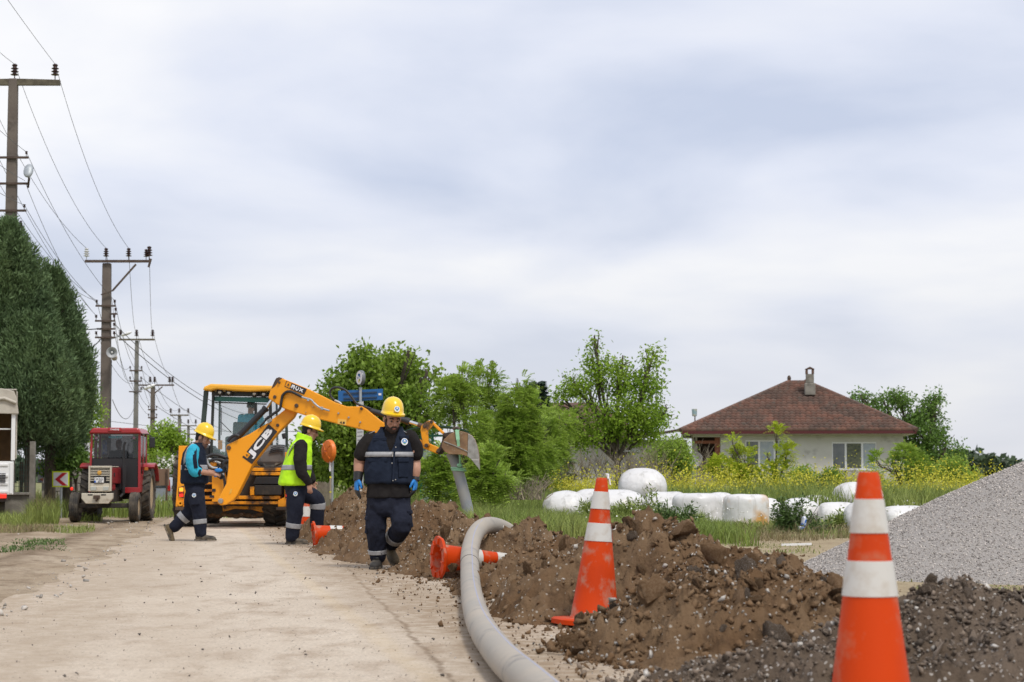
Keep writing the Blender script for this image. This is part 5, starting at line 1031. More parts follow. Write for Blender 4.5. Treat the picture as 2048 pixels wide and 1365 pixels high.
# truck at the left edge
YT = 40.5; q = Wp(28, 990, YT); TK = thing('canvas_truck', 'white truck with a beige canvas top cut by the left edge of the photo', 'truck', (q.x-.85, YT, 0))
x1 = q.x; x0 = x1-1.75; z = lambda py: Wp(20, py, YT).z
b = MB(); b.box(((x0+x1)/2-.02, YT+.02, (z(923)+z(990))/2), (x1-x0-.04, .08, z(923)-z(990))); [b.box(((x0+x1)/2-.05, YT-.03, z(p_)), (x1-x0-.2, .03, .05)) for p_ in (930, 952, 968, 984)]; [b.box((x1-.09-k_*.6, YT-.032, (z(923)+z(990))/2), (.06, .034, z(925)-z(988))) for k_ in range(3)]; b.build('tailgate', M['white'], TK, 0, bev=.008)
b = MB(); [b.box((x1-.26, YT-.06, z(948+3.2*k_)), (.13, .02, .018)) for k_ in range(6)]; b.build('vent_slot', M['black'], TK, 0)
b = MB(); b.box((x0+.06, YT, (z(826)+z(921))/2), (.08, .08, z(826)-z(921))); b.box((x1-.06, YT, (z(826)+z(921))/2), (.08, .08, z(826)-z(921))); b.box(((x0+x1)/2, YT+.1, z(858)), (x1-x0-.2, .03, .03)); b.build('canopy_frame', M['white'], TK, 0, bev=.006)
M['canvas'] = mat('beige_canvas', (.50, .46, .39), .9, (.42, .38, .32), 5, dirt=(.28, .24, .19), dsc=4, dlo=.58, dhi=.8, bump=.5, bsc=9)
b = MB(); prof = [(x0-.02, z(826)), (x0-.0, z(795)), (x0+.08, z(782)), (x0+.3, z(777)), (x1-.3, z(777)), (x1-.06, z(782)), (x1+.0, z(797)), (x1+.04, z(828))]
b.prism([(x, YT-.10, zz) for x, zz in prof], (0, .06, 0)); [b.box((x, YT+1.6, zz), (sx, 3.2, sz)) for x, zz, sx, sz in ((x0, z(850), .03, z(778)-z(922)), (x1, z(850), .03, z(786)-z(922)), ((x0+x1)/2, z(779), x1-x0, .03))]; b.build('canvas_top', M['canvas'], TK, 0, bev=.03)
b = MB(); b.tube([(x0, YT-.12, z(800)), ((x0+x1)/2, YT-.13, z(803)), (x1-.25, YT-.13, z(797)), (x1-.02, YT-.12, z(806))], .035, 8); b.build('rolled_flap', M['canvas'], TK, 60)
b = MB(); b.box(((x0+x1)/2, YT+2.2, (z(800)+z(921))/2), (x1-x0-.1, .05, z(800)-z(921))); b.build('inner_panel', mat('plywood_panel', (.24, .14, .075), .8, (.17, .10, .055), 5), TK, 0)
b = MB(); b.box(((x0+x1)/2, YT+1.5, z(992)-.05), (x1-x0-.3, 3, .14)); b.build('chassis', M['blackdirt'], TK, 0)
b = MB(); b.box((q.x-.30, YT-.02, z(993)), (.25, .05, .08)); b.build('tail_light', M['redlit'], TK, 0)
for x in (x0+.25, x1-.3): wheel(TK, (x, YT+.9, .34), .34, .22, lugs=0, rimm=M['galv'])
b = MB(); b.box(((x0+x1)/2, YT+4.2, 1.2), (x1-x0, 1.6, 1.9)); b.build('driver_cab', M['white'], TK, 0, bev=.1)
TK.rotation_euler.z = R(15)
# fence and base wall behind the truck
YW = 43.5; a = Wp(56, 1040, YW); FW = thing('mesh_fence', 'green wire mesh fence on a low concrete wall under the conifers', 'fence', (a.x-2, YW, 0))
b = MB(); b.box((a.x-2.6, YW+.12, .25), (5.2, .2, .62)); b.box((a.x-2.6, YW+.10, .585), (5.24, .30, .06)); b.build('base_wall', M['conc'], FW, 0, bev=.015)
for dx, s in ((.06, 1), (-1.9, 1), (-3.8, 1)): b = MB(); b.box((a.x+dx, YW+.08, .85), (.11, .12, 1.75)); b.build('fence_post', M['conc'], FW, 0, bev=.01)
b = MB()
for k in range(60): b.bar((a.x-.03-k*.055, YW+.12, .6), (a.x-.03-k*.055, YW+.12, 1.6), .008, .008)
for k in range(9): b.bar((a.x-3.4, YW+.11, .62+k*.12), (a.x, YW+.11, .62+k*.12), .008, .008, up=(0, 1, 0))
tag(b.build('wire_mesh', mat('fence_green', (.03, .06, .045), .6), FW, 0), kind='stuff')
YW2 = 47; a2 = Wp(95, 1000, YW2); LW = thing('low_wall', 'low concrete wall with rusty posts running back below the conifers', 'wall', (a2.x-.4, YW2, 0))
b = MB(); b.box((a2.x-.4, YW2, .2), (.95, .2, .44)); b.build('wall_block', M['conc'], LW, 0, bev=.01)
for dx in (-.02, -.35, -.62): b = MB(); b.box((a2.x+dx, YW2-.02, .75), (.07, .09, 1.1)); b.build('wall_post', M['rust'] if dx < -.1 else M['conc'], LW, 0)
pb = Wp(81, 943, YW2-.3); b = MB(); b.box(pb, (.12, .01, .52)); b.add([pb+Vector((.07, -.01, .26)), pb+Vector((.12, -.03, .1)), pb+Vector((.10, -.01, -.32)), pb+Vector((.05, 0, -.1))], [(0, 1, 2, 3)])
tag(b.build('poster', mat('torn_poster', (.55, .53, .55), .8, (.22, .25, .42), 9, .5, .56, dirt=(.55, .08, .06), dsc=11, dlo=.6, dhi=.62), None, 0), 'torn colourful poster hanging on the low wall posts', 'poster')
# block wall: each block a part
YK = 50.; BW = thing('block_wall', 'unplastered concrete block wall behind the tractor and the arrow sign', 'wall', (Wp(150, 1000, YK).x, YK, 0))
M['block'] = mat('grey_block', (.30, .27, .235), .95, (.24, .215, .185), 5, bump=.5, bsc=35, dirt=(.18, .155, .13), dsc=3, dlo=.55, dhi=.75)
xl = Wp(84, 1000, YK).x; b = MB(); b.box((xl+1.0, YK+.12, .55), (2.05, .14, 1.18)); b.build('mortar_core', M['conc'], BW, 0)
bm_ = MB().box((0, 0, 0), (.385, .14, .185)).mesh('block', 0); bm_.materials.append(M['block'])
for r_ in range(6):
    for c_ in range(5):
        o = bpy.data.objects.new('block', bm_); COL.objects.link(o); o.parent = BW; o.location = Vector((xl+.2+c_*.4+(.2 if r_ % 2 else 0), YK-.01+rnd.uniform(-.012, .012), .09+r_*.197))-OFF[BW.name]; o.rotation_euler.z = rnd.uniform(-.02, .02)
        bv = o.modifiers.new('bevel', 'BEVEL'); bv.width = .012
# signs
def sign(nm, label, cat, loc): return thing(nm, label, cat, loc)
YS = 46.; s0 = Wp(121, 1020, YS); sg = sign('chevron_sign', 'square road sign with a red chevron pointing left and a yellow green border', 'road sign', (s0.x, YS, 0))
b = MB(); b.tube([(s0.x, YS+.04, 0), (s0.x, YS+.04, 1.0)], .028, 10); b.build('post', M['galv'], sg)
def spl(parent, name, px, Y, m, d=.01): b = MB(); b.plate(px, Y, d); return b.build(name, m, parent, 0)
spl(sg, 'border', [(104.5, 943), (138.5, 943), (138.5, 974.5), (104.5, 974.5)], YS, mat('fluorescent_border', (.70, .85, .02), .5)); spl(sg, 'face', [(107, 945.5), (136, 945.5), (136, 972), (107, 972)], YS-.008, M['white_print'], .007)
spl(sg, 'chevron', [(125, 946), (134, 946), (119.5, 959), (134.5, 971.5), (125, 971.5), (110, 959)], YS-.013, mat('sign_red', (.55, .015, .03), .5), .004)
b = MB(); b.bar((Wp(143.5, 990, 45).x, 45, 0), (Wp(143.5, 990, 45).x, 45, .58), .05, .05); rp_ = Wp(144, 978, 45-.03); b.ball(rp_, (.045, .03, .05)); rs = tag(b.build('marker_post', [M['rust']], None), 'short road marker post with a red reflector beside the tractor', 'marker post')
b = MB(); b.ball(rp_+Vector((0, -.03, 0)), (.035, .02, .04)); b.build('reflector', M['redlit'], rs)  # reflector is no lamp; its red glow is put in as emission
YG = 48.5; s1 = Wp(166, 1020, YG); dsn = sign('direction_sign', 'white and blue direction sign with black arrows behind the tractor cab', 'road sign', (s1.x, YG, 0))
b = MB(); b.tube([(s1.x, YG+.04, 0), (s1.x, YG+.04, 1.7)], .035, 10); b.build('post', M['galv'], dsn)
spl(dsn, 'blue_panel', [(152, 905), (163, 902), (163, 921), (152, 922)], YG-.01, mat('sign_blue', (.02, .09, .45), .5)); spl(dsn, 'panel', [(163, 888), (179, 886), (179, 921), (163, 921)], YG, M['white_print'])
for y, s_ in ((898, 1), (907, -1), (916, -1)):
    b = MB(); c_ = Wp(172, y, YG-.008); b.box(c_, (.09, .006, .018)); b.add([c_+Vector((s_*.075, -.003, 0)), c_+Vector((s_*.02, -.003, .045)), c_+Vector((s_*.045, -.003, 0)), c_+Vector((s_*.02, -.003, -.045))], [(0, 1, 2, 3)]); b.build('arrow', M['black_print'], dsn, 0)
# bus stop sign
YU = 40.; u0 = Wp(721, 1000, YU); bs_ = sign('bus_stop_sign', 'bus stop pole with a round emblem on top and a blue board', 'bus stop sign', (u0.x, YU, 0))
b = MB(); b.tube([(u0.x, YU, 0), (Wp(721, 775, YU).x, YU, Wp(721, 775, YU).z)], .030, 12); b.build('post', M['galv'], bs_, 50)
spl(bs_, 'info_panel', [(713, 806), (727, 803), (727, 895), (713, 897)], YU-.045, mat('panel_light_grey', (.50, .51, .52), .5), .035); spl(bs_, 'lower_panel', [(713.5, 900), (726.5, 899), (726.5, 1000), (713.5, 1000)], YU-.05, mat('panel_grey', (.42, .44, .44), .5), .06)
b = MB(); [b.plate([(715, y), (725, y-1), (725, y+.8), (715, y+1.6)], YU-.049, .004) for y in (858, 864, 872, 880, 886)]; b.build('panel_lines', mat('print_grey', (.2, .21, .23), .6), bs_, 0)
brd = spl(bs_, 'blue_board', [(676.5, 782), (765.5, 778), (765.5, 800), (676.5, 803.5)], YU+.06, mat('board_blue', (.012, .115, .34), .45, dirt=(.02, .06, .14), dsc=3, dlo=.5, dhi=.8), .02)
b = MB(); [b.bar(Wp(687, y+.6, YU+.045), Wp(754, y-2.2, YU+.045), .02, .03) for y in (787, 797)]; b.build('board_rail', mat('rail_navy', (.02, .05, .10), .5), bs_, 0)
spl(bs_, 'board_label', [(757, 787), (762.5, 787), (762.5, 791), (757, 791)], YU+.052, M['white_print'], .006)
dc = Wp(721.5, 756, YU); mt = Vector((-.86, -.5, 0)).to_track_quat('Z', 'Y').to_matrix()
b = MB(); b.lathe([(.001, -.035), (.145, -.035), (.15, -.02), (.15, .02), (.145, .035), (.001, .035)], dc, 28, mt); em = b.build('emblem_disc', mat('disc_rim', (.16, .17, .19), .4), bs_, 40)
b = MB(); b.lathe([(.135, .036), (.134, .039), (.001, .039)], dc, 28, mt); b.build('emblem_face', M['white_print'], em)
for cx, cz, rx, rz2, mm in ((.0, .055, .055, .03, 'board_blue'), (-.05, .0, .02, .02, 'board_blue'), (.04, .02, .02, .015, 'board_blue'), (.0, -.065, .025, .04, 'em_yellow'), (.035, -.045, .02, .03, 'em_green')):
    m_ = bpy.data.materials.get(mm) or mat(mm, (.75, .55, .10) if 'y' in mm[3:] else (.15, .35, .10), .6)
    b = MB(); b.add([dc+mt @ Vector((0, 0, .0415))+Vector((mt.col[0].x, mt.col[0].y, mt.col[0].z))*(cx+rx*math.cos(a))*1.0+Vector((0, 0, 1))*(cz+rz2*math.sin(a)) if abs(mt.col[0].z) < .5 else dc+mt @ Vector((0, 0, .0415))+mt.col[1]*(cx+rx*math.cos(a))+Vector((0, 0, 1))*(cz+rz2*math.sin(a)) for a in np.linspace(0, 2*math.pi, 14)[:-1]], [tuple(range(13))]); b.build('emblem_mark', m_, em, 0)
# traffic mirror seen from behind
YM = 40.5; m0 = Wp(655, 903, YM); mr = sign('traffic_mirror', 'orange backed round traffic mirror on a thin post beside the vest worker', 'traffic mirror', (Wp(664, 1000, YM).x, YM, 0))
mt = Vector((-.80, -.6, 0)).to_track_quat('Z', 'Y').to_matrix(); M['mirror_or'] = mat('mirror_orange', (.80, .20, .025), .45)
b = MB(); b.lathe([(.001, .05), (.12, .045), (.215, .015), (.235, -.02), (.238, -.06), (.228, -.06), (.2, -.03), (.001, -.02)], m0, 32, mt); b.build('mirror_back', M['mirror_or'], mr, 40)
b = MB(); [b.bar(m0+mt @ Vector((.02*math.cos(a), .02*math.sin(a), .05)), m0+mt @ Vector((.2*math.cos(a), .2*math.sin(a), .026)), .022, .022) for a in (R(40), R(130), R(220), R(310))]; b.build('back_rib', M['mirror_or'], mr, 0)
b = MB(); b.tube([Wp(664, 1010, YM)*1, Wp(665, 888, YM)], .028, 10); b.bar(Wp(665, 901, YM-.02), m0+mt @ Vector((0, 0, .05)), .03, .03); b.build('post', M['galv'], mr, 50)
b = MB(); b.plate([(658.5, 919), (662, 919), (662, 943), (658.5, 943)], YM-.05, .02); b.build('small_plate', M['white_print'], mr, 0)
b = MB(); b.bar(Wp(661, 956, YM-.2), Wp(661, 998, YM-.2), .035, .03); so = tag(b.build('timber_stake', mat('stake_wood', (.35, .30, .22), .9), None, 0), 'pale timber stake with yellow tape next to the mirror post', 'stake')
b = MB(); b.bar(Wp(661, 953, YM-.2), Wp(661, 957, YM-.2), .042, .037); b.bar(Wp(661, 983, YM-.2), Wp(661, 986, YM-.2), .042, .037); b.build('tape_band', mat('tape_yellow', (.75, .7, .05), .6), so, 0)
# plank fence
YP = 42.5; PF = thing('plank_fence', 'short weathered plank fence behind the yellow vest worker', 'fence', (Wp(648, 1000, YP).x, YP, 0)); M['plank'] = mat('weathered_plank', (.23, .20, .155), .9, (.15, .125, .095), 9, bump=.4, bsc=25)
for k in range(8):
    x = 634+k*4.0; b = MB(); b.plate([(x, 964+rnd.uniform(-2, 3)), (x+3.5, 964+rnd.uniform(-2, 3)), (x+3.7, 1035), (x+.1, 1035)], YP+rnd.uniform(0, .03), .025); b.build('plank', M['plank'], PF, 0)
b = MB(); b.bar(Wp(632, 975, YP+.06), Wp(668, 975, YP+.06), .06, .04, up=(0, 1, 0)); b.build('fence_rail', M['plank'], PF, 0)
# bus shelter
YH = 46.; SH = thing('bus_shelter', 'green framed glass bus shelter half hidden behind the main worker', 'bus shelter', (Wp(872, 1000, YH).x, YH, 0)); M['shgreen'] = mat('shelter_green', (.012, .13, .065), .45)
gx = lambda x: Wp(x, 950, YH).x
for x, dy in ((842.5, 0), (865, .02), (902, .02), (843, 1.3), (903, 1.3)):
    b = MB(); b.box((gx(x), YH+dy, .98), (.055, .055, 1.96)); b.build('frame_post', M['shgreen'], SH, 0)
b = MB(); [b.bar((gx(842), YH+dy, zz), (gx(903), YH+dy, zz), .05, .05, up=(0, 1, 0)) for dy, zz in ((0, 1.62), (0, 1.9), (1.3, 1.62))]; b.bar((gx(842), YH, 1.9), (gx(842), YH+1.3, 1.9), .05, .05); b.bar((gx(903), YH, 1.9), (gx(903), YH+1.3, 1.9), .05, .05); b.build('frame_beam', M['shgreen'], SH, 0)
b = MB(); arc = [(gx(872)+.52*1.5*math.cos(a), 1.93+.20*math.sin(a)) for a in np.linspace(0, math.pi, 14)]; b.prism([(x, YH-.25, z_) for x, z_ in arc]+[(x*1+0, YH-.25, z_-.03) for x, z_ in arc[::-1]], (0, 1.7, 0)); b.build('arched_roof', mat('shelter_roof', (.012, .05, .03), .4), SH, 60)
b = MB(); b.box((gx(853.5), YH+.01, .85), (gx(863)-gx(844.5), .012, 1.48)); b.box((gx(884), YH+.03, .85), (gx(900)-gx(867), .012, 1.48)); b.build('glass_panel', mat('shelter_glass', (.33, .40, .36), .15, alpha=.55), SH, 0)
b = MB(); b.box((gx(861), YH-.02, 1.05), (.03, .02, .12)); b.build('yellow_notice', mat('notice_yellow', (.7, .45, .03), .6), SH, 0)
# small litter
q = Gp(1595, 1096); b = MB(); b.bar((q.x-.22, q.y, .04), (q.x+.20, q.y+.05, .05), .03, .03); tag(b.build('white_rod', M['white'], None, 0), 'thin white plastic rod lying on the dry earth lot', 'rod')
q = Wp(1606, 1051, 35); b = MB(); b.tube([q, q+Vector((.02, 0, .12)), q+Vector((.03, 0, .16))], [.05, .05, .02], 10); b.ball(q+Vector((-.03, -.02, -.05)), (.07, .05, .04)); tag(b.build('plastic_bottle', mat('bottle_plastic', (.6, .63, .7), .3, (.05, .15, .5), 12, .5, .56), None), 'crumpled blue and white plastic bottle caught in the thistle bush', 'bottle')
q = Wp(1263, 902, 60); b = MB(); b.add([q+Vector((-.28, 0, .02)), q+Vector((-.05, .1, .07)), q+Vector((.25, 0, .04)), q+Vector((.27, -.1, -.05)), q+Vector((.02, -.05, -.02)), q+Vector((-.25, -.1, -.03))], [(0, 1, 4, 5), (1, 2, 3, 4)]); tag(b.build('plastic_sheet', M['white'], None, 0), 'torn white plastic sheet caught in the brush under the tall tree', 'litter')
# ============================================================ VEGETATION
def leafmat(name, c, c2, tr=.45, isl=.4, sc=1.2, rough=.55): return mat(name, c, rough, c2, sc, .35, .65, spec=.3, transl=tr, island=isl)
M['leaf_dark'] = leafmat('leaf_mid_green', (.19, .30, .04), (.27, .38, .055))
M['leaf_bright'] = leafmat('leaf_bright_green', (.22, .36, .032), (.30, .43, .05))
M['leaf_robinia'] = leafmat('leaf_robinia', (.28, .41, .06), (.36, .48, .085))
M['leaf_lime'] = leafmat('leaf_lime', (.38, .47, .035), (.45, .52, .045))
M['leaf_deep'] = leafmat('leaf_deep_green', (.13, .235, .05), (.18, .29, .06))
M['conifer'] = leafmat('conifer_green', (.105, .165, .075), (.15, .22, .09), .25, .45, .9, .7)
M['spruce'] = leafmat('spruce_green', (.015, .035, .02), (.025, .045, .025), .1)
M['bark'] = mat('bark', (.075, .058, .042), .9, (.11, .09, .07), 8, bump=.5, bsc=20)
M['grass'] = leafmat('tall_grass', (.19, .265, .055), (.28, .32, .09), .3, .45, .5)
M['grass_low'] = leafmat('low_grass', (.19, .255, .06), (.30, .30, .11), .3, .4, .6)
M['straw'] = leafmat('dry_grass', (.30, .24, .13), (.21, .175, .09), .2, .35, 1)
M['weed'] = leafmat('weed_dark', (.08, .14, .04), (.12, .18, .05), .25, .4, 1)
M['flower'] = mat('yellow_flower', (.60, .56, .05), .7, island=.25, transl=.3)
M['wflower'] = mat('white_flower', (.75, .74, .70), .7, island=.1)
M['twig'] = mat('dry_twig', (.24, .20, .14), .9, island=.4)
def unit(a): return a/np.maximum(np.linalg.norm(a, axis=1)[:, None], 1e-9)
def leafq(C, D, Sd, ln, wd, fold=.25):
    """one folded diamond leaf per row: base C, direction D, side Sd"""
    Nn = np.cross(D, Sd); ln = ln[:, None]; wd = wd[:, None]
    m = C+D*ln*.45; V = np.stack([C, m+Sd*wd*.5+Nn*wd*fold, C+D*ln, m-Sd*wd*.5+Nn*wd*fold], 1).reshape(-1, 3)
    F = (np.arange(len(C))*4)[:, None]+np.array([0, 1, 2, 3]); return V, F
def rdir(n, g): return unit(g.normal(size=(n, 3)))
def side(D, g): return unit(np.cross(D, rdir(len(D), g)))
def crown_pts(blobs, n, g, shell=.55, thr=-.06, fr=1.6, seed=0):
    b = np.array(blobs, float); vol = b[:, 3]*b[:, 4]*b[:, 5]; k = g.choice(len(b), n, p=vol**.75/np.sum(vol**.75))
    d = rdir(n, g); r = (g.random(n)*(1-shell**3)+shell**3)**(1/3); P = b[k, :3]+d*r[:, None]*b[k, 3:6]
    keep = fbm(P+seed*5.1, fr, 2, seed=seed) > thr; return P[keep], unit(d[keep]*np.array([1, 1, 1])), k[keep]
def tree(label, kind, blobs, root, mleaf, n, lf, seed, cat='tree', group=None, tr=.12, name='tree', per=9, cr=.22, shell=.5, thr=-.05, fr=1.5, fronds=False, limbs=True, asp=.5, droop=.3, zmin=None):
    g = np.random.default_rng(seed); t = thing(name, label, cat, root, group); root = Vector(root)
    P, d, k = crown_pts(blobs, n, g, shell, thr, fr, seed)
    if zmin is not None: kk = P[:, 2] > zmin; P, d, k = P[kk], d[kk], k[kk]
    if not fronds:
        m = len(P)*per; C = np.repeat(P, per, 0)+g.normal(size=(m, 3))*cr*.5; dd = np.repeat(d, per, 0)
        D = unit(dd*.5+rdir(m, g)*.9+np.array([0, 0, -droop])); V, F = leafq(C, D, side(D, g), lf*g.uniform(.6, 1.25, m), lf*asp*g.uniform(.7, 1.2, m))
    else:                                  # pinnate fronds: leaflets paired along a drooping stalk
        m = len(P); D = unit(d*.7+rdir(m, g)*.6+np.array([0, 0, .25])); Sd = unit(np.cross(D, np.array([0, 0, 1.])+rdir(m, g)*.35)); VV = []; FF = []; nl = per; ofs = 0
        L = fronds*g.uniform(.7, 1.25, m)
        for j in range(nl):
            f = (j+1)/nl; C = P+D*(L*f)[:, None]+np.array([0, 0, -1.])*(L*.35*f*f)[:, None]
            for s in (-1, 1):
                E = unit(Sd*s+D*.35+rdir(m, g)*.15); V_, F_ = leafq(C, E, D.copy(), 1.35*lf*g.uniform(.8, 1.2, m)*(1-.35*abs(f-.5)), np.full(m, 1.35*lf*asp), .1); VV.append(V_); FF.append(F_+ofs); ofs += len(V_)
        V = np.concatenate(VV); F = np.concatenate(FF)
    cro = npm('crown', V, F, M[mleaf], t)
    b = MB(); top = max(q[2] for q in blobs)
    if limbs:
        fork = root+Vector((0, 0, max(.25, min(q[2]-q[5] for q in blobs)-root.z)*.8)); b.tube([root-Vector((0, 0, .1)), root.lerp(fork, .5)+Vector((.03, 0, 0)), fork], [tr*1.25, tr, tr*.85], 8)
        rr_ = random.Random(seed)
        for q in blobs:
            c = Vector(q[:3]); mid = fork.lerp(c, .5)+Vector((rr_.uniform(-.15, .15), rr_.uniform(-.1, .1), .12)); b.tube(smooth_path([fork, mid, c, c+Vector((0, 0, q[5]*.7))], 3), [tr*.7*(1-.085*i) for i in range(10)], 6)
            for i in range(5):
                e = c+Vector((rr_.uniform(-1, 1)*q[3], rr_.uniform(-1, 1)*q[4], rr_.uniform(-.5, 1)*q[5]))*.9; st = mid.lerp(c, rr_.random()); b.tube([st, st.lerp(e, .5)+Vector((0, 0, .06)), e], [tr*.25, tr*.17, tr*.07], 5)
    else:
        for q in blobs: b.tube([root, Vector(q[:3])+Vector((0, 0, q[5]*.6))], [tr, tr*.3], 6)
    b.build('trunk', M['bark'], t, 60); return t
def B(px, py, rx, ry, Y, ryy=None, dy=0): # blob given as it appears in the photo, at distance Y
    c = Wp(px, py, Y+dy); s = FPX/(Y+dy); return (c.x, c.y, c.z, rx/s, (ryy if ryy else rx/s), ry/s)
def gnd(px, Y): return (Wp(px, 950, Y).x, Y, 0.)
# conifers
def conifer(label, px, Y, top, bot, rpx, seed, n=26000):
    g = np.random.default_rng(seed); s = FPX/Y; c = Wp(px, 950, Y); z1 = Wp(px, top, Y).z-.5; z0 = Wp(px, bot, Y).z; Rr = rpx/s
    t = thing('conifer', label, 'conifer', (c.x, Y, 0), 'dark conifers behind the left fence')
    f = g.random(n)**.8; a = g.uniform(0, 2*math.pi, n); prof = np.interp(f, [0, .06, .2, .45, .7, .88, 1], [.35, .72, .97, 1, .70, .33, .02])
    Pl = np.column_stack([np.cos(a)*1.5, np.sin(a)*1.5, f*(z1-z0)*.9]); lump = fbm(Pl+seed*3, 1.5, 3, seed=seed); depth = 1.06-.55*g.random(n)**2.0
    r = Rr*prof*(1+1.15*lump)*depth; P = np.column_stack([c.x+np.cos(a)*r, Y+np.sin(a)*r, z0+f*(z1-z0)+.35*lump]); out_ = np.column_stack([np.cos(a), np.sin(a), np.zeros(n)])
    kp = fbm(Pl+seed, 1.9, 3, .6, seed=seed+9) > -.13; P = P[kp]; out_ = out_[kp]; np_ = len(P)//2; n = np_*16 if False else n; P = P[np.arange(n) % len(P)]; out_ = out_[np.arange(n) % len(out_)]; np_ = n//16; pid = np.repeat(np.arange(np_), 16)[:n]; pid = np.concatenate([pid, np.zeros(n-len(pid), int)]); t_ = g.random(n); ra = rdir(n, g)*np.array([1, 1, .3])
    P = P[pid]+np.array([0, 0, 1.])*(t_*.85-.2)[:, None]+out_[pid]*(t_*.10)[:, None]+ra*((1.05-t_)*.15)[:, None]; out_ = unit(out_[pid]*.5+ra*.8)
    VV = []; FF = []; o = 0
    for j in range(3):                     # upswept feathery sprays
        D = unit(out_*.6+np.array([0, 0, .7])+rdir(n, g)*.55); V_, F_ = leafq(P+g.normal(size=(n, 3))*.035, D, side(D, g), g.uniform(.07, .17, n), g.uniform(.018, .038, n), .1); VV.append(V_); FF.append(F_+o); o += len(V_)
    ob = npm('crown', np.concatenate(VV), np.concatenate(FF), M['conifer'], t)
    b = MB(); b.tube([(c.x, Y, -.1), (c.x, Y, z0+.6), (c.x, Y, z1-.5)], [.14, .12, .03], 8)
    rr_ = random.Random(seed)
    for i in range(26): zz = z0+(z1-z0)*rr_.random()*.8; aa = rr_.uniform(0, 6.28); b.tube([(c.x, Y, zz), (c.x+math.cos(aa)*Rr*.7, Y+math.sin(aa)*Rr*.7, zz+.5)], [.035, .012], 5)
    b.build('trunk', M['bark'], t, 60)
conifer('tallest dark conifer at the left edge under the near utility pole', 8, 45.5, 452, 895, 92, 3, 32000)
conifer('dark conifer with a pointed top next to the second pole', 100, 46.5, 545, 905, 60, 4, 30000)
conifer('dark bushy conifer between the tallest one and the tractor, lower', 60, 44.9, 640, 880, 78, 5, 18000)
conifer('lower conifer bulging toward the direction sign', 134, 47.2, 640, 925, 32, 6, 14000)
tree('light leafed laurel tree between the conifers and the second pole', 0, [B(187, 770, 17, 45, 52), B(185, 835, 20, 40, 52), B(170, 900, 22, 30, 52)], gnd(178, 52), 'leaf_bright', 300, .10, 21, per=8, cr=.22, tr=.05)
tree('leafy branches hanging below the conifers over the chevron sign', 0, [B(140, 918, 34, 22, 46.8), B(108, 935, 26, 16, 46.8)], gnd(152, 47), 'leaf_deep', 240, .11, 22, per=8, cr=.2, tr=.04)
tree('round bright green tree between the tractor and the backhoe', 0, [B(330, 900, 42, 45, 75), B(300, 890, 22, 28, 75), B(355, 915, 28, 40, 75), B(325, 870, 25, 22, 75)], gnd(330, 75), 'leaf_bright', 1500, .13, 23, per=8, cr=.3, tr=.1)
bt = tree('rose bush with white blossoms behind the silver car', 0, [B(338, 940, 26, 22, 68), B(318, 930, 14, 22, 68)], gnd(335, 68), 'leaf_dark', 380, .10, 24, per=8, cr=.25, cat='bush', name='rose_bush', tr=.03)
g = np.random.default_rng(9); n = 130; P = np.column_stack([g.uniform(315, 360, n), g.uniform(912, 945, n)]); C = np.array([Wp(x, y, 67.4) for x, y in P]); D = rdir(n, g); V, F = leafq(C, D, side(D, g), np.full(n, .09), np.full(n, .09), 0); npm('blossom', V, F, M['wflower'], bt)
# left middle big tree
tree('big broad leafed tree behind the bus stop sign', 0, [B(735, 745, 44, 38, 56), B(800, 745, 50, 40, 56, dy=1), B(850, 758, 36, 26, 56), B(690, 790, 42, 44, 56), B(765, 805, 60, 50, 56, dy=.5), B(840, 815, 55, 48, 56), B(655, 808, 26, 24, 56), B(700, 868, 50, 46, 56), B(645, 880, 40, 46, 57), B(790, 880, 60, 50, 57), B(700, 930, 60, 40, 56.5), B(620, 925, 36, 40, 58), B(725, 718, 22, 18, 56), B(815, 715, 24, 16, 56)], gnd(770, 57), 'leaf_dark', 3600, .16, 31, per=9, cr=.33, tr=.16, shell=.35, thr=-.07, asp=.55)
RL = 'feathery robinia tree '
def rob(lab, blobs, px, Y, n, seed, m='leaf_robinia', lf=.055, fr_=.26, **k): return tree(lab, 1, blobs, gnd(px, Y), m, int(n*1.7), lf, seed, group='robinia trees and saplings', name='robinia', fronds=fr_*1.15, per=7, tr=k.pop('tr', .06), asp=.55, **k)
rob(RL+'with the tallest tip, right of the big broad leafed tree', [B(975, 770, 30, 48, 54), B(985, 735, 14, 20, 54), B(945, 820, 48, 50, 54), B(990, 850, 46, 50, 54), B(960, 900, 50, 45, 54)], 970, 54, 2300, 41)
rob(RL+'just right of the excavator bucket', [B(925, 765, 22, 30, 50), B(905, 800, 32, 40, 50), B(930, 850, 44, 46, 50), B(900, 890, 40, 50, 50), B(950, 930, 50, 40, 50)], 925, 50, 1900, 42)
rob(RL+'with a forked top in the middle of the thicket', [B(1035, 775, 20, 26, 52), B(1040, 820, 36, 38, 52), B(1030, 870, 46, 46, 52), B(1060, 905, 46, 44, 52), B(1015, 930, 46, 40, 52)], 1035, 52, 2100, 43)
rob(RL+'low and spreading at the right end of the thicket', [B(1080, 850, 30, 34, 56), B(1118, 850, 34, 36, 57), B(1065, 805, 22, 28, 56), B(1090, 890, 40, 40, 56), B(1110, 925, 40, 34, 56)], 1090, 56, 1100, 44)
rob('low robinia shrub in front of the bus shelter glass', [B(868, 950, 26, 30, 43.5), B(890, 920, 18, 26, 43.5), B(895, 975, 32, 28, 43.5), B(855, 925, 8, 16, 43.5)], 880, 43.5, 520, 45, cat='shrub')
rob('robinia shrub growing right behind the hanging pipe', [B(985, 945, 36, 44, 41), B(1010, 965, 40, 36, 41.5), B(960, 965, 30, 34, 41)], 985, 41, 900, 46, cat='shrub')
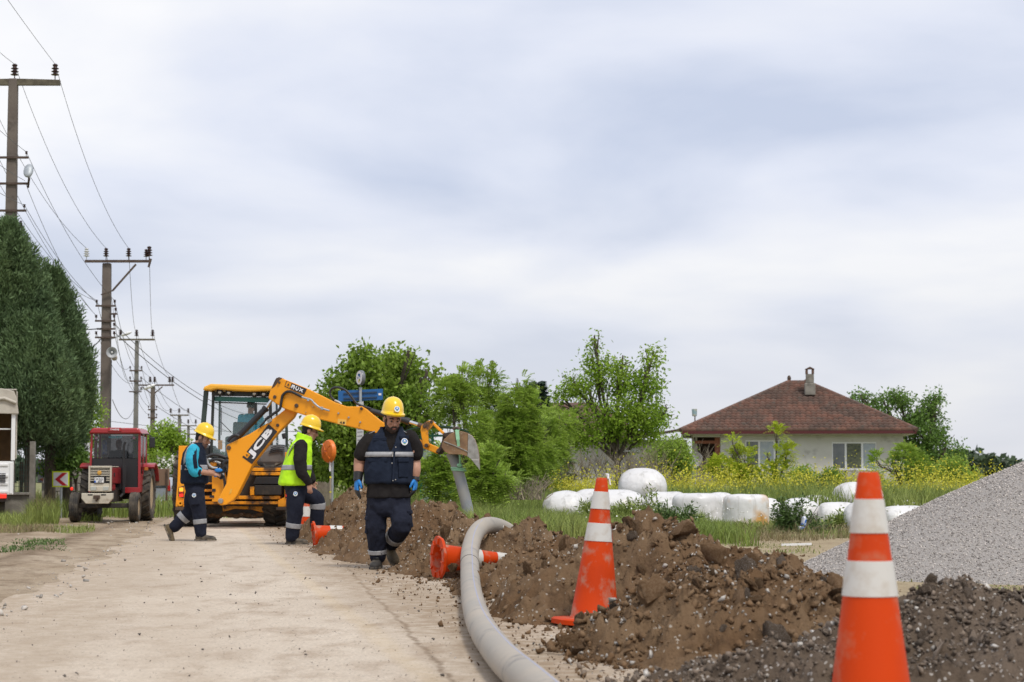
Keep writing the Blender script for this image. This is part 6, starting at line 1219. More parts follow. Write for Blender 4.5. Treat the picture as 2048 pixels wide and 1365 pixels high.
tree('dark understorey bush below the robinia thicket', 0, [B(900, 960, 60, 36, 58), B(980, 955, 70, 40, 58), B(1060, 950, 60, 40, 59), B(820, 960, 50, 40, 58), B(740, 965, 50, 30, 58), B(650, 960, 30, 34, 59)], gnd(960, 58), 'leaf_dark', 2200, .12, 47, per=8, cr=.3, cat='bush', name='bush', limbs=False, tr=.03)
# tall tree
tree('tall bright green tree with a spire top left of the house', 0, [B(1190, 685, 10, 20, 60), B(1186, 728, 15, 28, 60), B(1180, 790, 44, 38, 60), B(1150, 770, 22, 24, 60), B(1235, 755, 48, 36, 60), B(1245, 725, 22, 20, 60), B(1305, 715, 18, 20, 60), B(1295, 765, 30, 34, 60), B(1215, 820, 70, 44, 60), B(1285, 830, 52, 34, 60), B(1130, 800, 26, 24, 60), B(1130, 850, 30, 34, 60), B(1330, 825, 22, 22, 60), B(1200, 870, 66, 32, 60), B(1270, 868, 46, 26, 60)], gnd(1235, 60), 'leaf_bright', 2700, .125, 51, per=9, cr=.28, tr=.10, shell=.3, thr=-.03, fr=1.9, asp=.5)
g = np.random.default_rng(3)
def twigs(name, label, cat, px0, px1, py0, py1, Y, n, seed, grp=None, m='twig'):
    g = np.random.default_rng(seed); b = MB()
    for i in range(n):
        x = g.uniform(px0, px1); a = Wp(x, py1, Y+g.uniform(-1.5, 1.5)); L = g.uniform(.3, 1)*(py1-py0)/(FPX/Y); d = Vector((g.normal()*.45, g.normal()*.3, 1)).normalized(); e = a+d*L
        b.tube([a, a.lerp(e, .5)+Vector((g.normal()*.05, 0, 0)), e], [.012, .009, .004], 3, caps=False)
        for j in range(4): s_ = a.lerp(e, g.uniform(.3, .9)); b.tube([s_, s_+(d+Vector((g.normal()*.8, g.normal()*.5, 0))).normalized()*L*.35], [.006, .003], 3, caps=False)
    return tag(b.build(name, M[m], None, 0), label, cat, grp)
twigs('dry_brush', 'tangle of dry brown brush under the tall tree', 'brush', 1105, 1330, 885, 960, 58, 140, 71)
twigs('dry_brush', 'dry brown grass clump at the foot of the robinia thicket', 'brush', 1000, 1090, 950, 1000, 42, 80, 72)
twigs('bare_sapling', 'leafless branching sapling standing in the dark porch of the house', 'sapling', 1392, 1425, 880, 955, 85, 26, 73)
twigs('dry_brush', 'thin dry stalks against the house wall under the right window', 'brush', 1640, 1720, 930, 985, 78, 110, 74)
tree('round leafy bush between the tall tree and the house porch', 0, [B(1345, 905, 34, 34, 64), B(1320, 915, 26, 26, 64), B(1365, 925, 22, 26, 64)], gnd(1345, 64), 'leaf_robinia', 800, .10, 52, per=8, cr=.22, cat='bush', name='bush', tr=.04)
rob('young lime green robinia sapling in front of the left house window, tall', [B(1553, 875, 12, 22, 70), B(1552, 915, 26, 26, 70), B(1575, 905, 12, 16, 70), B(1545, 950, 34, 24, 70), B(1535, 915, 8, 14, 70)], 1552, 70, 560, 61, 'leaf_lime', .06, .32, cat='sapling')
rob('bushy lime green robinia sapling left of the left house window', [B(1466, 890, 10, 18, 70), B(1490, 925, 26, 30, 70), B(1465, 915, 14, 18, 70), B(1505, 955, 30, 24, 70), B(1478, 955, 24, 22, 70)], 1487, 70, 620, 62, 'leaf_lime', .06, .32, cat='sapling')
rob('small lime green robinia sapling below the porch of the house', [B(1440, 935, 20, 16, 69), B(1425, 925, 8, 10, 69)], 1438, 69, 170, 63, 'leaf_lime', .06, .3, cat='sapling')
tree('dark rounded bush by the house wall between the two windows', 0, [B(1663, 962, 22, 20, 72), B(1650, 970, 14, 14, 72)], gnd(1662, 72), 'leaf_dark', 260, .13, 64, per=8, cr=.2, cat='bush', name='bush', tr=.03)
tree('loose green bush under the house wall left of the nearest cone', 0, [B(1605, 955, 26, 20, 72), B(1585, 970, 20, 14, 72), B(1625, 970, 22, 16, 72)], gnd(1605, 72), 'leaf_robinia', 300, .12, 65, per=8, cr=.2, cat='bush', name='bush', tr=.03)
rob('robinia shrub in front of the right corner of the house', [B(1810, 915, 24, 22, 68), B(1790, 940, 30, 28, 68), B(1830, 940, 30, 30, 68), B(1755, 930, 14, 24, 68)], 1805, 68, 900, 66, cat='shrub')
tree('dense dark green tree behind the right corner of the house', 0, [B(1850, 870, 46, 44, 106), B(1890, 905, 40, 40, 106), B(1820, 845, 34, 28, 106), B(1865, 825, 26, 22, 106), B(1770, 810, 30, 20, 106), B(1725, 800, 22, 14, 106), B(1800, 800, 22, 14, 106), B(1870, 800, 12, 12, 106), B(1840, 910, 44, 36, 106), B(1910, 930, 26, 26, 106)], gnd(1850, 106), 'leaf_deep', 2600, .20, 67, per=8, cr=.4, tr=.16, thr=-.04, shell=.3)
tree('grey green olive like bush at the right end of the field', 0, [B(1905, 940, 28, 22, 85), B(1930, 955, 22, 16, 85)], gnd(1910, 85), 'leaf_robinia', 420, .14, 68, per=8, cr=.3, cat='bush', name='bush', tr=.04)
# dark spruce tip behind the thicket
g = np.random.default_rng(8); sp_ = thing('spruce', 'dark spruce tip showing behind the robinia thicket', 'spruce', gnd(1074, 82)); n = 2600; f = g.random(n); a = g.uniform(0, 6.28, n); c = Wp(1074, 765, 82); r = (1-f)*1.9*(.55+.45*((f*9) % 1)); P = np.column_stack([c.x+np.cos(a)*r, 82+np.sin(a)*r, f*c.z]); D = unit(np.column_stack([np.cos(a), np.sin(a), np.full(n, -.25)])+rdir(n, g)*.4); V, F = leafq(P, D, side(D, g), np.full(n, .42), np.full(n, .12), .1); npm('crown', V, F, M['spruce'], sp_); MB().tube([(c.x, 82, 0), (c.x, 82, c.z-.3)], [.14, .02], 6).build('trunk', M['bark'], sp_)
# far wood along the horizon
g = np.random.default_rng(13); n = 26000; x = g.uniform(-95, 150, n); y = 250+g.uniform(0, 10, n); hh = 3.0+2.6*fbm(np.column_stack([x, y*0, x*0]), .09, 4, seed=4)+1.2*fbm(np.column_stack([x, y*0, x*0]), .4, 2, seed=6); P = np.column_stack([x, y, g.random(n)**.6*hh]); D = rdir(n, g); V, F = leafq(P, D, side(D, g), g.uniform(.6, 1.2, n), g.uniform(.5, 1, n)); tag(npm('far_wood', V, F, leafmat('far_leaves', (.06, .095, .05), (.09, .125, .065), .2)), kind='stuff')
# --- grass
def blades(name, P, h, m, seed, wd=.012, lean=.3, parent=None):
    g = np.random.default_rng(seed); n = len(P); a = g.uniform(0, 6.28, n); sd_ = np.column_stack([np.cos(a), np.sin(a), np.zeros(n)]); ln = g.normal(size=(n, 2))*lean; w_ = (wd*g.uniform(.6, 1.4, n))[:, None]
    T1 = P+np.column_stack([ln*h[:, None]*.35, h*.6]); T2 = P+np.column_stack([ln*h[:, None], h*(1-.25*np.linalg.norm(ln, axis=1).clip(0, 1.5))])
    V = np.stack([P-sd_*w_*.5, P+sd_*w_*.5, T1-sd_*w_*.4, T1+sd_*w_*.4, T2], 1).reshape(-1, 3); b = (np.arange(n)*5)[:, None]
    F = np.concatenate([b+np.array([0, 1, 3]), b+np.array([0, 3, 2]), b+np.array([2, 3, 4])]); return tag(npm(name, V, F, M[m]), kind='stuff')
def area(n, x0, x1, y0, y1, g, fr=.5, thr=-.05, seed=1):
    y = g.uniform(y0, y1, n); xa = np.interp(y, [y0, y1], x0); xb = np.interp(y, [y0, y1], x1); x = xa+(xb-xa)*g.random(n); P = np.column_stack([x, y, np.full(n, -.02)]); k = fbm(P, fr, 3, seed=seed) > thr; return P[k]
g = np.random.default_rng(77)
P = area(26000, (-.3, -2.5), (3.4, 4.0), 27.5, 47, g, .7, -.12, 2); h = (.30+.42*(fbm(P, .5, 2, seed=5)+.5)*g.uniform(.4, 1.25, len(P)))*np.interp(P[:, 0], [.2, 1.6], [1, .72]); P2 = P[:]; blades('tall_grass', P, h, 'grass', 1, .013, .35)
P = area(30000, (2.0, 2.2), (9.5, 13), 31, 48, g, .8, -.06, 3); h = .05+.20*(fbm(P, .6, 2, seed=7)+.5)*g.uniform(.3, 1.3, len(P)); blades('meadow_grass', P, h, 'grass_low', 2, .012, .4)
P = area(9000, (2.5, 2.5), (7.5, 9), 29.5, 36, g, .6, .02, 4); h = .08+.16*g.random(len(P)); blades('dry_grass', P, h, 'straw', 3, .010, .5)
P = area(64000, (.5, .5), (22, 30), 46, 86, g, .35, -.2, 5); h = (.5+.62*(fbm(P, .3, 2, seed=8)+.5)*g.uniform(.5, 1.4, len(P)))*np.interp(P[:, 1], [50, 66], [1, .6]); blades('field_weeds', P, h, 'grass', 4, .022, .3)
P = area(22000, (-14, -14), (2, 2), 46, 62, g, .5, -.2, 6); h = .35+.4*g.random(len(P)); blades('hedge_grass', P, h, 'grass', 5, .02, .35)
k = g.random(12000) < 1; yf = area(60000, (1.0, .8), (22, 29), 48, 82, g, .22, -.05, 9); n = len(yf); C = yf.copy(); C[:, 2] = (.55+.72*(fbm(yf, .3, 2, seed=8)+.5)+g.normal(size=n)*.22)*np.interp(yf[:, 1], [50, 66], [1, .6]); D = rdir(n, g); D[:, 2] = abs(D[:, 2]); V, F = leafq(C, unit(D), side(unit(D), g), g.uniform(.03, .065, n), g.uniform(.03, .06, n), 0); tag(npm('yellow_flowers', V, F, M['flower']), kind='stuff')
n = 700; P = area(n, (1.2, 1.2), (7, 9), 33, 44, g, .5, -.05, 12); P[:, 2] = g.uniform(.12, .42, len(P)); D = rdir(len(P), g); V, F = leafq(P, D, side(D, g), np.full(len(P), .035), np.full(len(P), .035), 0); tag(npm('white_daisies', V, F, M['wflower']), kind='stuff')
# left verge
def clump(px0, px1, Y0, Y1, n, hmax, m, seed, name='verge_grass', wd=.012, ln=.4):
    gg = np.random.default_rng(seed); y = gg.uniform(Y0, Y1, n); x = np.array([Wp(p, 950, yy).x for p, yy in zip(gg.uniform(px0, px1, n), y)]); P = np.column_stack([x, y, np.full(n, .0)]); kp = fbm(P, 1.6, 2, seed=seed) > -.08; P = P[kp]; blades(name, P, hmax*gg.uniform(.3, 1, len(P)), m, seed, wd, ln)
clump(-60, 60, 36.5, 42, 2600, .36, 'grass', 81); clump(55, 118, 40, 46, 1900, .6, 'grass', 82, ln=.3); clump(70, 110, 41, 43.5, 350, .85, 'straw', 88, ln=.2, wd=.008)
clump(-40, 190, 33.5, 38.5, 2600, .14, 'grass_low', 83); clump(-20, 135, 25.2, 30, 1500, .10, 'weed', 84, wd=.018, ln=.7); clump(-10, 110, 33, 36, 900, .2, 'straw', 85); clump(150, 205, 41.8, 44, 500, .26, 'grass', 86)
clump(205, 265, 48, 58, 1500, .35, 'grass', 87, wd=.02); clump(300, 400, 52, 62, 1600, .3, 'grass', 89, wd=.02); clump(1830, 2060, 16.4, 17.8, 900, .045, 'grass_low', 90, ln=.8); clump(1700, 1960, 18.5, 21, 300, .05, 'grass_low', 91, ln=.8); clump(1450, 1640, 25, 28.5, 700, .07, 'grass_low', 92, ln=.7)
clump(835, 915, 43, 48, 1500, .5, 'grass', 93, wd=.016); clump(640, 720, 41, 44, 900, .45, 'grass', 94, wd=.016)
# thistle bush and weeds in front of the bales
def weed(label, blobs, px, Y, n, seed, m='weed', lf=.10, name='weed_bush'): return tree(label, 0, blobs, gnd(px, Y), m, n, lf, seed, cat='weeds', name=name, per=8, cr=.12, tr=.012, limbs=False, asp=.28, droop=-.2, shell=.2, group='weeds in front of the bales')
weed('dark green thistle bush in front of the humped white bale', [B(1600, 1050, 46, 26, 35), B(1575, 1040, 22, 26, 35), B(1630, 1045, 30, 22, 35), B(1640, 1020, 10, 22, 35), B(1560, 1020, 8, 22, 35), B(1605, 1015, 10, 22, 35), B(1655, 1060, 26, 16, 35)], 1602, 35, 700, 95)
weed('yellowish weeds below the rust stained bale', [B(1480, 1068, 40, 12, 34.5), B(1440, 1065, 26, 12, 34.5), B(1520, 1066, 24, 14, 34.5)], 1480, 34.5, 260, 96, 'grass_low')
weed('feathery dark weeds in front of the drum shaped bale', [B(1380, 1040, 16, 22, 34), B(1400, 1055, 30, 16, 34), B(1345, 1050, 22, 16, 34), B(1330, 1030, 14, 12, 34)], 1380, 34, 300, 97)
weed('green weeds between the gravel heap and the thistle bush', [B(1680, 1055, 18, 24, 36), B(1665, 1070, 16, 14, 36)], 1680, 36, 160, 98, 'grass')
weed('tall green weeds growing in front of the leftmost bale', [B(1120, 1050, 40, 18, 39), B(1180, 1035, 22, 28, 39), B(1090, 1060, 24, 14, 39)], 1130, 39, 420, 99, 'grass')
weed('tall green weeds behind the upright scuffed cone', [B(1260, 1040, 40, 30, 38.5), B(1300, 1020, 22, 36, 38.5), B(1230, 1050, 30, 22, 38.5)], 1265, 38.5, 620, 100, 'grass')
for i, (px, Y, h_, lb) in enumerate(((1612, 66, .9, 'tall seeding thistle in front of the house wall, left of the nearest cone'), (1640, 62, .75, 'seeding thistle stalks just left of the nearest cone top'))):
    twigs('thistle', lb, 'thistle', px-26, px+26, 998-h_*66, 1000, Y, 60, 110+i, 'seeding thistles', 'weed')
# ============================================================ PEOPLE
M['skin'] = mat('skin_tanned', (.40, .205, .135), .55, (.46, .25, .17), 14, spec=.35, bump=.05)
M['navy'] = mat('navy_work_cloth', (.011, .013, .024), .9, (.018, .021, .035), 5, bump=.35, bsc=28, spec=.2, dirt=(.045, .042, .042), dsc=3, dlo=.60, dhi=.85)
M['navyvest'] = mat('navy_vest_cloth', (.007, .012, .026), .85, (.012, .019, .037), 7, bump=.4, bsc=24, spec=.25)
M['blackcloth'] = mat('black_cotton', (.016, .014, .014), .9, (.024, .021, .020), 6, bump=.4, bsc=22, spec=.15)
M['hivis'] = mat('hi_vis_yellow', (.52, .92, .015), .7, (.46, .82, .02), 6, bump=.45, bsc=14, spec=.3)
M['turq'] = mat('turquoise_cloth', (.015, .34, .50), .75, (.02, .42, .60), 7, bump=.4, bsc=16)
M['reflect'] = mat('grey_reflective_tape', (.33, .33, .335), .4, (.26, .26, .27), 20, spec=.5)
M['helmet'] = mat('yellow_hard_hat', (.85, .55, .012), .28, spec=.6, coat=.3, dirt=(.6, .38, .05), dsc=9, dlo=.65, dhi=.85)
M['hair'] = mat('dark_hair', (.014, .010, .008), .8, bump=.6, bsc=120)
M['beard'] = mat('dark_beard', (.045, .028, .020), .85, (.075, .045, .032), 60, bump=.6, bsc=140)
M['lip'] = mat('lip', (.30, .10, .08), .5)
M['boot'] = mat('dusty_black_boot', (.028, .025, .022), .75, dirt=(.17, .135, .095), dsc=9, dlo=.45, dhi=.75, bump=.3)
M['tanboot'] = mat('dusty_tan_boot', (.13, .095, .05), .8, dirt=(.05, .04, .03), dsc=9, dlo=.45, dhi=.7, bump=.3)
M['sole'] = mat('boot_sole', (.03, .027, .024), .8, dirt=(.25, .20, .14), dsc=12, dlo=.45, dhi=.65)
M['glove'] = mat('blue_glove', (.012, .20, .58), .6, bump=.3, bsc=60)
M['gloveblack'] = mat('black_glove_palm', (.012, .012, .013), .5, bump=.3, bsc=60)
def loft(b, secs, n=22, p=2.5):
    V = []; F = []; ring = []
    for c, s, f, rx, ry in secs:
        c = Vector(c); r_ = []
        for j in range(n):
            a = 2*math.pi*j/n; ca, sa = math.cos(a), math.sin(a); k = (abs(ca)**p+abs(sa)**p)**(-1/p); r_.append(c+Vector(s)*(ca*k*rx)+Vector(f)*(sa*k*ry))
        ring.append(r_)
    for r_ in ring: V += r_
    m = len(ring)
    for i in range(m-1):
        for j in range(n): F.append((i*n+j, i*n+(j+1) % n, (i+1)*n+(j+1) % n, (i+1)*n+j))
    F += [tuple(range(n))[::-1], tuple((m-1)*n+j for j in range(n))]; return b.add(V, F)
def isec(secs, k):                        # smooth in-between sections
    out = []
    for i in range(len(secs)-1):
        a, c = secs[i], secs[i+1]
        for j in range(k):
            t = j/k; t2 = t*t*(3-2*t)*.5+t*.5; out.append((Vector(a[0]).lerp(Vector(c[0]), t), Vector(a[1]).lerp(Vector(c[1]), t).normalized(), Vector(a[2]).lerp(Vector(c[2]), t).normalized(), a[3]+(c[3]-a[3])*t2, a[4]+(c[4]-a[4])*t2))
    return out+[secs[-1]]
def limb(b, pts, rad, n=14, k=5):
    sp_ = smooth_path(pts, k); rr_ = np.interp(np.linspace(0, len(pts)-1, len(sp_)), range(len(pts)), rad); b.tube(sp_, list(rr_), n); b.ball(sp_[0], rr_[0], 12, 8); b.ball(sp_[-1], rr_[-1], 12, 8)
def remesh(b, vox, smooth=6, wrinkle=0, wf=9, seed=0, stretch=(1, 1, .55)):
    me = b.mesh('tmp', 0); o = bpy.data.objects.new('tmp', me); COL.objects.link(o)
    r_ = o.modifiers.new('r', 'REMESH'); r_.mode = 'VOXEL'; r_.voxel_size = vox
    s_ = o.modifiers.new('s', 'SMOOTH'); s_.factor = .5; s_.iterations = smooth
    bpy.context.view_layer.update(); m2 = bpy.data.meshes.new_from_object(o.evaluated_get(bpy.context.evaluated_depsgraph_get())); bpy.data.objects.remove(o)
    if wrinkle:
        n = len(m2.vertices); V = np.empty(n*3); m2.vertices.foreach_get('co', V); V = V.reshape(-1, 3); Nn = np.empty(n*3); m2.vertices.foreach_get('normal', Nn); Nn = Nn.reshape(-1, 3)
        Qv = V*np.array(stretch); d = 1-np.abs(fbm(Qv+seed, wf, 3, .5, seed=seed))*4; V += Nn*(wrinkle*(d-.5)+wrinkle*.8*fbm(V, wf*.5, 2, seed=seed+5))[:, None]; m2.vertices.foreach_set('co', V.ravel())
    m2.polygons.foreach_set('use_smooth', [True]*len(m2.polygons)); return m2
def cut(me, fn):                          # drop the faces whose centre fn(co) rejects
    bm = bmesh.new(); bm.from_mesh(me); bmesh.ops.delete(bm, geom=[f for f in bm.faces if fn(f.calc_center_median())], context='FACES'); bm.to_mesh(me); bm.free(); return me
def lnk(name, me, m, p, thick=0):
    o = link(name, me, m, p); me.name = name
    if thick: s_ = o.modifiers.new('thick', 'SOLIDIFY'); s_.thickness = thick; s_.offset = 1
    return o
def hand(b, wr, d, nrm, th, L=.185, curl=.5, spread=.16):
    """palm from wrist wr along d; nrm points out of the palm; th towards the thumb"""
    d = Vector(d).normalized(); nrm = Vector(nrm); nrm = (nrm-d*nrm.dot(d)).normalized(); th = Vector(th); th = (th-d*th.dot(d)-nrm*th.dot(nrm)).normalized(); wr = Vector(wr)
    Mx = Matrix((th, nrm, d)).transposed(); b.ball(wr+d*L*.27, (L*.225, L*.095, L*.32), 14, 10, Mx); b.ball(wr+d*L*.05, (L*.16, L*.11, L*.14), 10, 8, Mx)
    for i, (off, ln) in enumerate(((.165, .46), (.055, .52), (-.055, .48), (-.155, .38))):
        p0 = wr+d*L*.42+th*L*off; u = (d+th*(off*spread*4)).normalized(); c_ = curl*(1+.18*i); q = [p0]
        for k_, f_ in enumerate((.42, .32, .26)):
            a = c_*(.35+.65*k_); q.append(q[-1]+(u*math.cos(a)+nrm*math.sin(a))*L*ln*f_)
        b.tube(smooth_path(q, 3), [L*.058*(1-.03*j) for j in range(10)], 8); b.ball(q[-1], L*.043, 8, 6)
    t0 = wr+d*L*.12+th*L*.13; q = [t0, t0+(d*.55+th*.75+nrm*.25).normalized()*L*.22, t0+(d*.55+th*.75+nrm*.25).normalized()*L*.22+(d*.9+th*.25+nrm*.35).normalized()*L*.2]
    b.tube(smooth_path(q, 3), [L*.075, L*.072, L*.068, L*.062, L*.058, L*.053, L*.048], 8); b.ball(q[-1], L*.047, 8, 6)
def head(b, c, fw, up, s):
    fw = Vector(fw).normalized(); up = Vector(up); up = (up-fw*up.dot(fw)).normalized(); rt = fw.cross(up).normalized(); Mx = Matrix((rt, fw, up)).transposed(); c = Vector(c)
    P = lambda x, y, z: c+(rt*x+fw*y+up*z)*s
    b.ball(P(0, -.012, .035), (.076*s, .097*s, .090*s), 18, 12, Mx); b.ball(P(0, .018, -.045), (.064*s, .072*s, .078*s), 16, 10, Mx); b.ball(P(0, .055, -.098), (.036*s, .034*s, .028*s), 12, 8, Mx)
    for x in (-1, 1): b.ball(P(x*.045, .02, -.075), (.024*s, .045*s, .036*s), 10, 8, Mx); b.ball(P(x*.038, .062, -.020), (.026*s, .024*s, .024*s), 10, 8, Mx); b.ball(P(x*.079, -.012, -.012), (.012*s, .024*s, .034*s), 10, 8, Mx)
    b.tube([P(-.045, .072, .022), P(0, .088, .016), P(.045, .072, .022)], .014*s, 8)
    b.tube([P(0, .083, .010), P(0, .104, -.022), P(0, .113, -.036)], [.011*s, .014*s, .016*s], 8); b.ball(P(0, .106, -.037), (.019*s, .015*s, .013*s), 10, 6, Mx)
    b.ball(P(0, .086, -.066), (.026*s, .014*s, .009*s), 10, 6, Mx); b.ball(P(0, .083, -.079), (.023*s, .013*s, .009*s), 10, 6, Mx)
    return P, Mx, rt, fw, up
def facebits(t, P, Mx, s, beard, hair=True):
    b = MB(); [b.ball(P(x*.031, .079, .000), .011*s, 10, 8) for x in (-1, 1)]; b.build('eye', mat('eye_dark', (.03, .022, .018), .3), t, 60) if 'eye_dark' not in bpy.data.materials else b.build('eye', bpy.data.materials['eye_dark'], t, 60)
    b = MB(); [b.tube([P(x*.014, .092, .022), P(x*.032, .090, .028), P(x*.052, .074, .022)], .0065*s, 6) for x in (-1, 1)]; b.build('eyebrow', M['hair'], t, 60)
    b = MB(); b.ball(P(0, .0915, -.0735), (.023*s, .008*s, .0065*s), 10, 6, Mx); b.build('lips', M['lip'], t, 60)
    if beard:
        b = MB(); b.ball(P(0, .056, -.105), (.042*s, .040*s, .034*s), 14, 10, Mx); b.ball(P(0, .088, -.094), (.028*s, .014*s, .014*s), 10, 6, Mx); b.tube([P(-.036, .074, -.080), P(-.02, .092, -.059), P(0, .099, -.0545), P(.02, .092, -.059), P(.036, .074, -.080)], .010*s, 8)
        for x in (-1, 1): b.ball(P(x*.047, .022, -.078), (.026*s, .047*s, .040*s), 12, 8, Mx); b.ball(P(x*.066, .004, -.035), (.012*s, .026*s, .045*s), 10, 8, Mx); b.ball(P(x*.030, .055, -.092), (.026*s, .030*s, .030*s), 10, 8, Mx)
        lnk('beard', remesh(b, .005*s*1.2, 3), M['beard'] if beard != 'light' else M['stubble'], t)
    if hair:
        b = MB(); b.ball(P(0, -.022, .032), (.0815*s, .0935*s, .094*s), 18, 12, Mx); b.ball(P(0, -.052, -.03), (.066*s, .048*s, .05*s), 14, 8, Mx); me = remesh(b, .008*s, 3); f_ = P(0, 1, 0)-P(0, 0, 0); u_ = P(0, 0, 1)-P(0, 0, 0)
        lnk('hair', cut(me, lambda q: (q-P(0, 0, 0)).dot(f_)/s/s > .045 and (q-P(0, 0, 0)).dot(u_)/s/s < .075), M['hair'], t)
M['stubble'] = mat('stubble', (.16, .085, .06), .8, (.11, .06, .045), 50)
def helmet(t, c, fw, up, s, emblem=True):
    fw = Vector(fw).normalized(); up = Vector(up); up = (up-fw*up.dot(fw)).normalized(); rt = fw.cross(up).normalized(); Mx = Matrix((rt, fw, up)).transposed(); c = Vector(c); b = MB()
    P = lambda x, y, z: c+(rt*x+fw*y+up*z)*s
    n = 28; V = []; F = []
    for i, (r_, z) in enumerate(((1.0, .0), (1.0, .012), (.985, .03), (.95, .060), (.86, .095), (.70, .122), (.48, .141), (.24, .151), (.02, .154))):
        for j in range(n):
            a = 2*math.pi*j/n; V.append(P(.098*r_*math.cos(a), .125*r_*math.sin(a)-.004, z))
    for i in range(8):
        for j in range(n): F.append((i*n+j, i*n+(j+1) % n, (i+1)*n+(j+1) % n, (i+1)*n+j))
    b.add(V, F)
    V = []; F = []                        # brim: a lip all round, long at the front
    for k in range(3):
        for j in range(n):
            a = 2*math.pi*j/n; e = (.010+.040*max(0, math.sin(a))**2)*(0 if k == 0 else 1); V.append(P((.098+e*.8)*math.cos(a), (.125+e)*math.sin(a)-.004, (.010, -.006-.010*max(0, math.sin(a)), .000)[k] if k else .012))
    for j in range(n): F += [(j, (j+1) % n, 2*n+(j+1) % n, 2*n+j), (2*n+j, 2*n+(j+1) % n, n+(j+1) % n, n+j)]
    b.add(V, F)
    h = b.build('hard_hat', M['helmet'], t, 50); so_ = h.modifiers.new('thick', 'SOLIDIFY'); so_.thickness = .004*s; so_.offset = 1
    b = MB(); b.tube([P(0, .118, .05), P(0, .09, .106), P(0, .04, .142), P(0, -.02, .154), P(0, -.075, .132), P(0, -.115, .07)], [.005*s, .008*s, .008*s, .008*s, .008*s, .005*s], 8)
    for x in (-1, 1): b.tube([P(x*.035, .112, .05), P(x*.04, .075, .111), P(x*.04, -.02, .144), P(x*.036, -.09, .105)], [.003*s, .006*s, .006*s, .003*s], 6)
    b.build('hat_ridge', M['helmet'], h, 60)
    if emblem:
        cc = P(.0, .128, .052); nn = (fw+up*.35).normalized(); badge(h, cc, nn, up, .027*s)
    return h
M['em_blue'] = mat('emblem_blue', (.03, .22, .50), .5); M['em_green2'] = mat('emblem_green', (.20, .40, .15), .5)
def badge(par, c, nn, up, r):
    nn = Vector(nn).normalized(); u = (Vector(up)-nn*Vector(up).dot(nn)).normalized(); s_ = u.cross(nn); c = Vector(c)
    def disc(nm, cx, cy, rx, ry, lift, m, half=0):
        b = MB(); A = np.linspace(0, math.pi if half else 2*math.pi, 18)[:None if half else -1]; b.prism([c+nn*lift+s_*(cx+rx*math.cos(a))*r+u*(cy+ry*math.sin(a))*r for a in A], nn*.0015); return b.build(nm, m, par if nm == 'badge' else par, 0)
    disc('badge', 0, 0, 1, 1.05, .003, M['white_print']); disc('badge_sky', 0, 0, .78, .8, .005, M['em_blue'], 1); disc('badge_peak', 0, .05, .30, .55, .007, M['white_print'], 1); disc('badge_band', 0, -.25, .62, .14, .005, M['em_blue']); disc('badge_leaf', 0, -.55, .35, .16, .005, M['em_green2'])
def boot(t, ank, toe_d, up, s=1., m='boot', L=.29):
    """boot with its ankle at ank, toes along toe_d"""
    d = Vector(toe_d).normalized(); up = Vector(up); up = (up-d*up.dot(d)).normalized(); sd_ = d.cross(up); a = Vector(ank); b = MB()
    P = lambda f, u: a+d*(f*s)+up*(u*s)
    secs = [(P(-.085, -.055), sd_, up, .030*s, .030*s), (P(-.07, -.058), sd_, up, .042*s, .044*s), (P(-.02, -.055), sd_, up, .046*s, .048*s), (P(.05, -.060), sd_, up, .045*s, .042*s), (P(.11, -.066), sd_, up, .051*s, .036*s), (P(.155, -.068), sd_, up, .050*s, .034*s), (P(.195, -.074), sd_, up, .036*s, .026*s), (P(.21, -.078), sd_, up, .02*s, .015*s)]
    loft(b, isec(secs, 3), 18, 2.6); limb(b, [P(-.01, -.04), P(-.012, .03), P(-.015, .085)], [.052*s, .054*s, .056*s]); o = lnk('boot', remesh(b, .009*s, 5), M[m], t)
    b = MB(); loft(b, [(P(-.095, -.098), sd_, d, .038*s, .01*s), (P(-.03, -.098), sd_, d, .046*s, .01*s)], 8); b = MB()
    out = [P(f, -.104)+sd_*(w_*s) for f, w_ in ((-.098, -.02), (-.085, -.042), (-.02, -.047), (.05, -.043), (.12, -.055), (.17, -.050), (.215, -.025), (.222, 0), (.215, .025), (.17, .050), (.12, .055), (.05, .043), (-.02, .047), (-.085, .042), (-.098, .02))]
    b.prism(out, up*(.022*s)); b.build('sole', M['sole'], o, 0, bev=.004)
    b = MB()
    for k in range(5): q = P(.035+.0-.012*k, .0+.018*k-.005); b.tube([q-sd_*.026*s+d*.016*s, q+d*.030*s, q+sd_*.026*s+d*.016*s], .0045*s, 5)
    b.build('laces', M['black'], o, 60); return o
def band(t, pts, rad, f0, f1, nm='reflective_stripe', extra=.006, k=6):
    sp_ = smooth_path(pts, 16); rr_ = np.interp(np.linspace(0, len(pts)-1, len(sp_)), range(len(pts)), rad); i0 = int(f0*(len(sp_)-1)); i1 = max(i0+2, int(f1*(len(sp_)-1))); b = MB(); b.tube(sp_[i0:i1+1], list(rr_[i0:i1+1]+extra), 20, caps=False); o = b.build(nm, M['reflect'], t, 60); so_ = o.modifiers.new('thick', 'SOLIDIFY'); so_.thickness = .004; return o
def bandsec(t, secs, k0, k1, grow=.008, nm='reflective_stripe', m='reflect', keep=None):
    b = MB(); S_ = [(c, s, f, rx+grow, ry+grow) for c, s, f, rx, ry in secs[k0:k1+1]]; V0 = len(b.v); loft(b, S_, 40); b.f = b.f[:-2]; b.m = b.m[:-2]
    if keep: b.f = [f for f in b.f if keep(sum((Vector(b.v[i]) for i in f), Vector())/len(f))]; b.m = b.m[:len(b.f)]
    o = b.build(nm, M[m], t, 60); so_ = o.modifiers.new('thick', 'SOLIDIFY'); so_.thickness = .004; return o

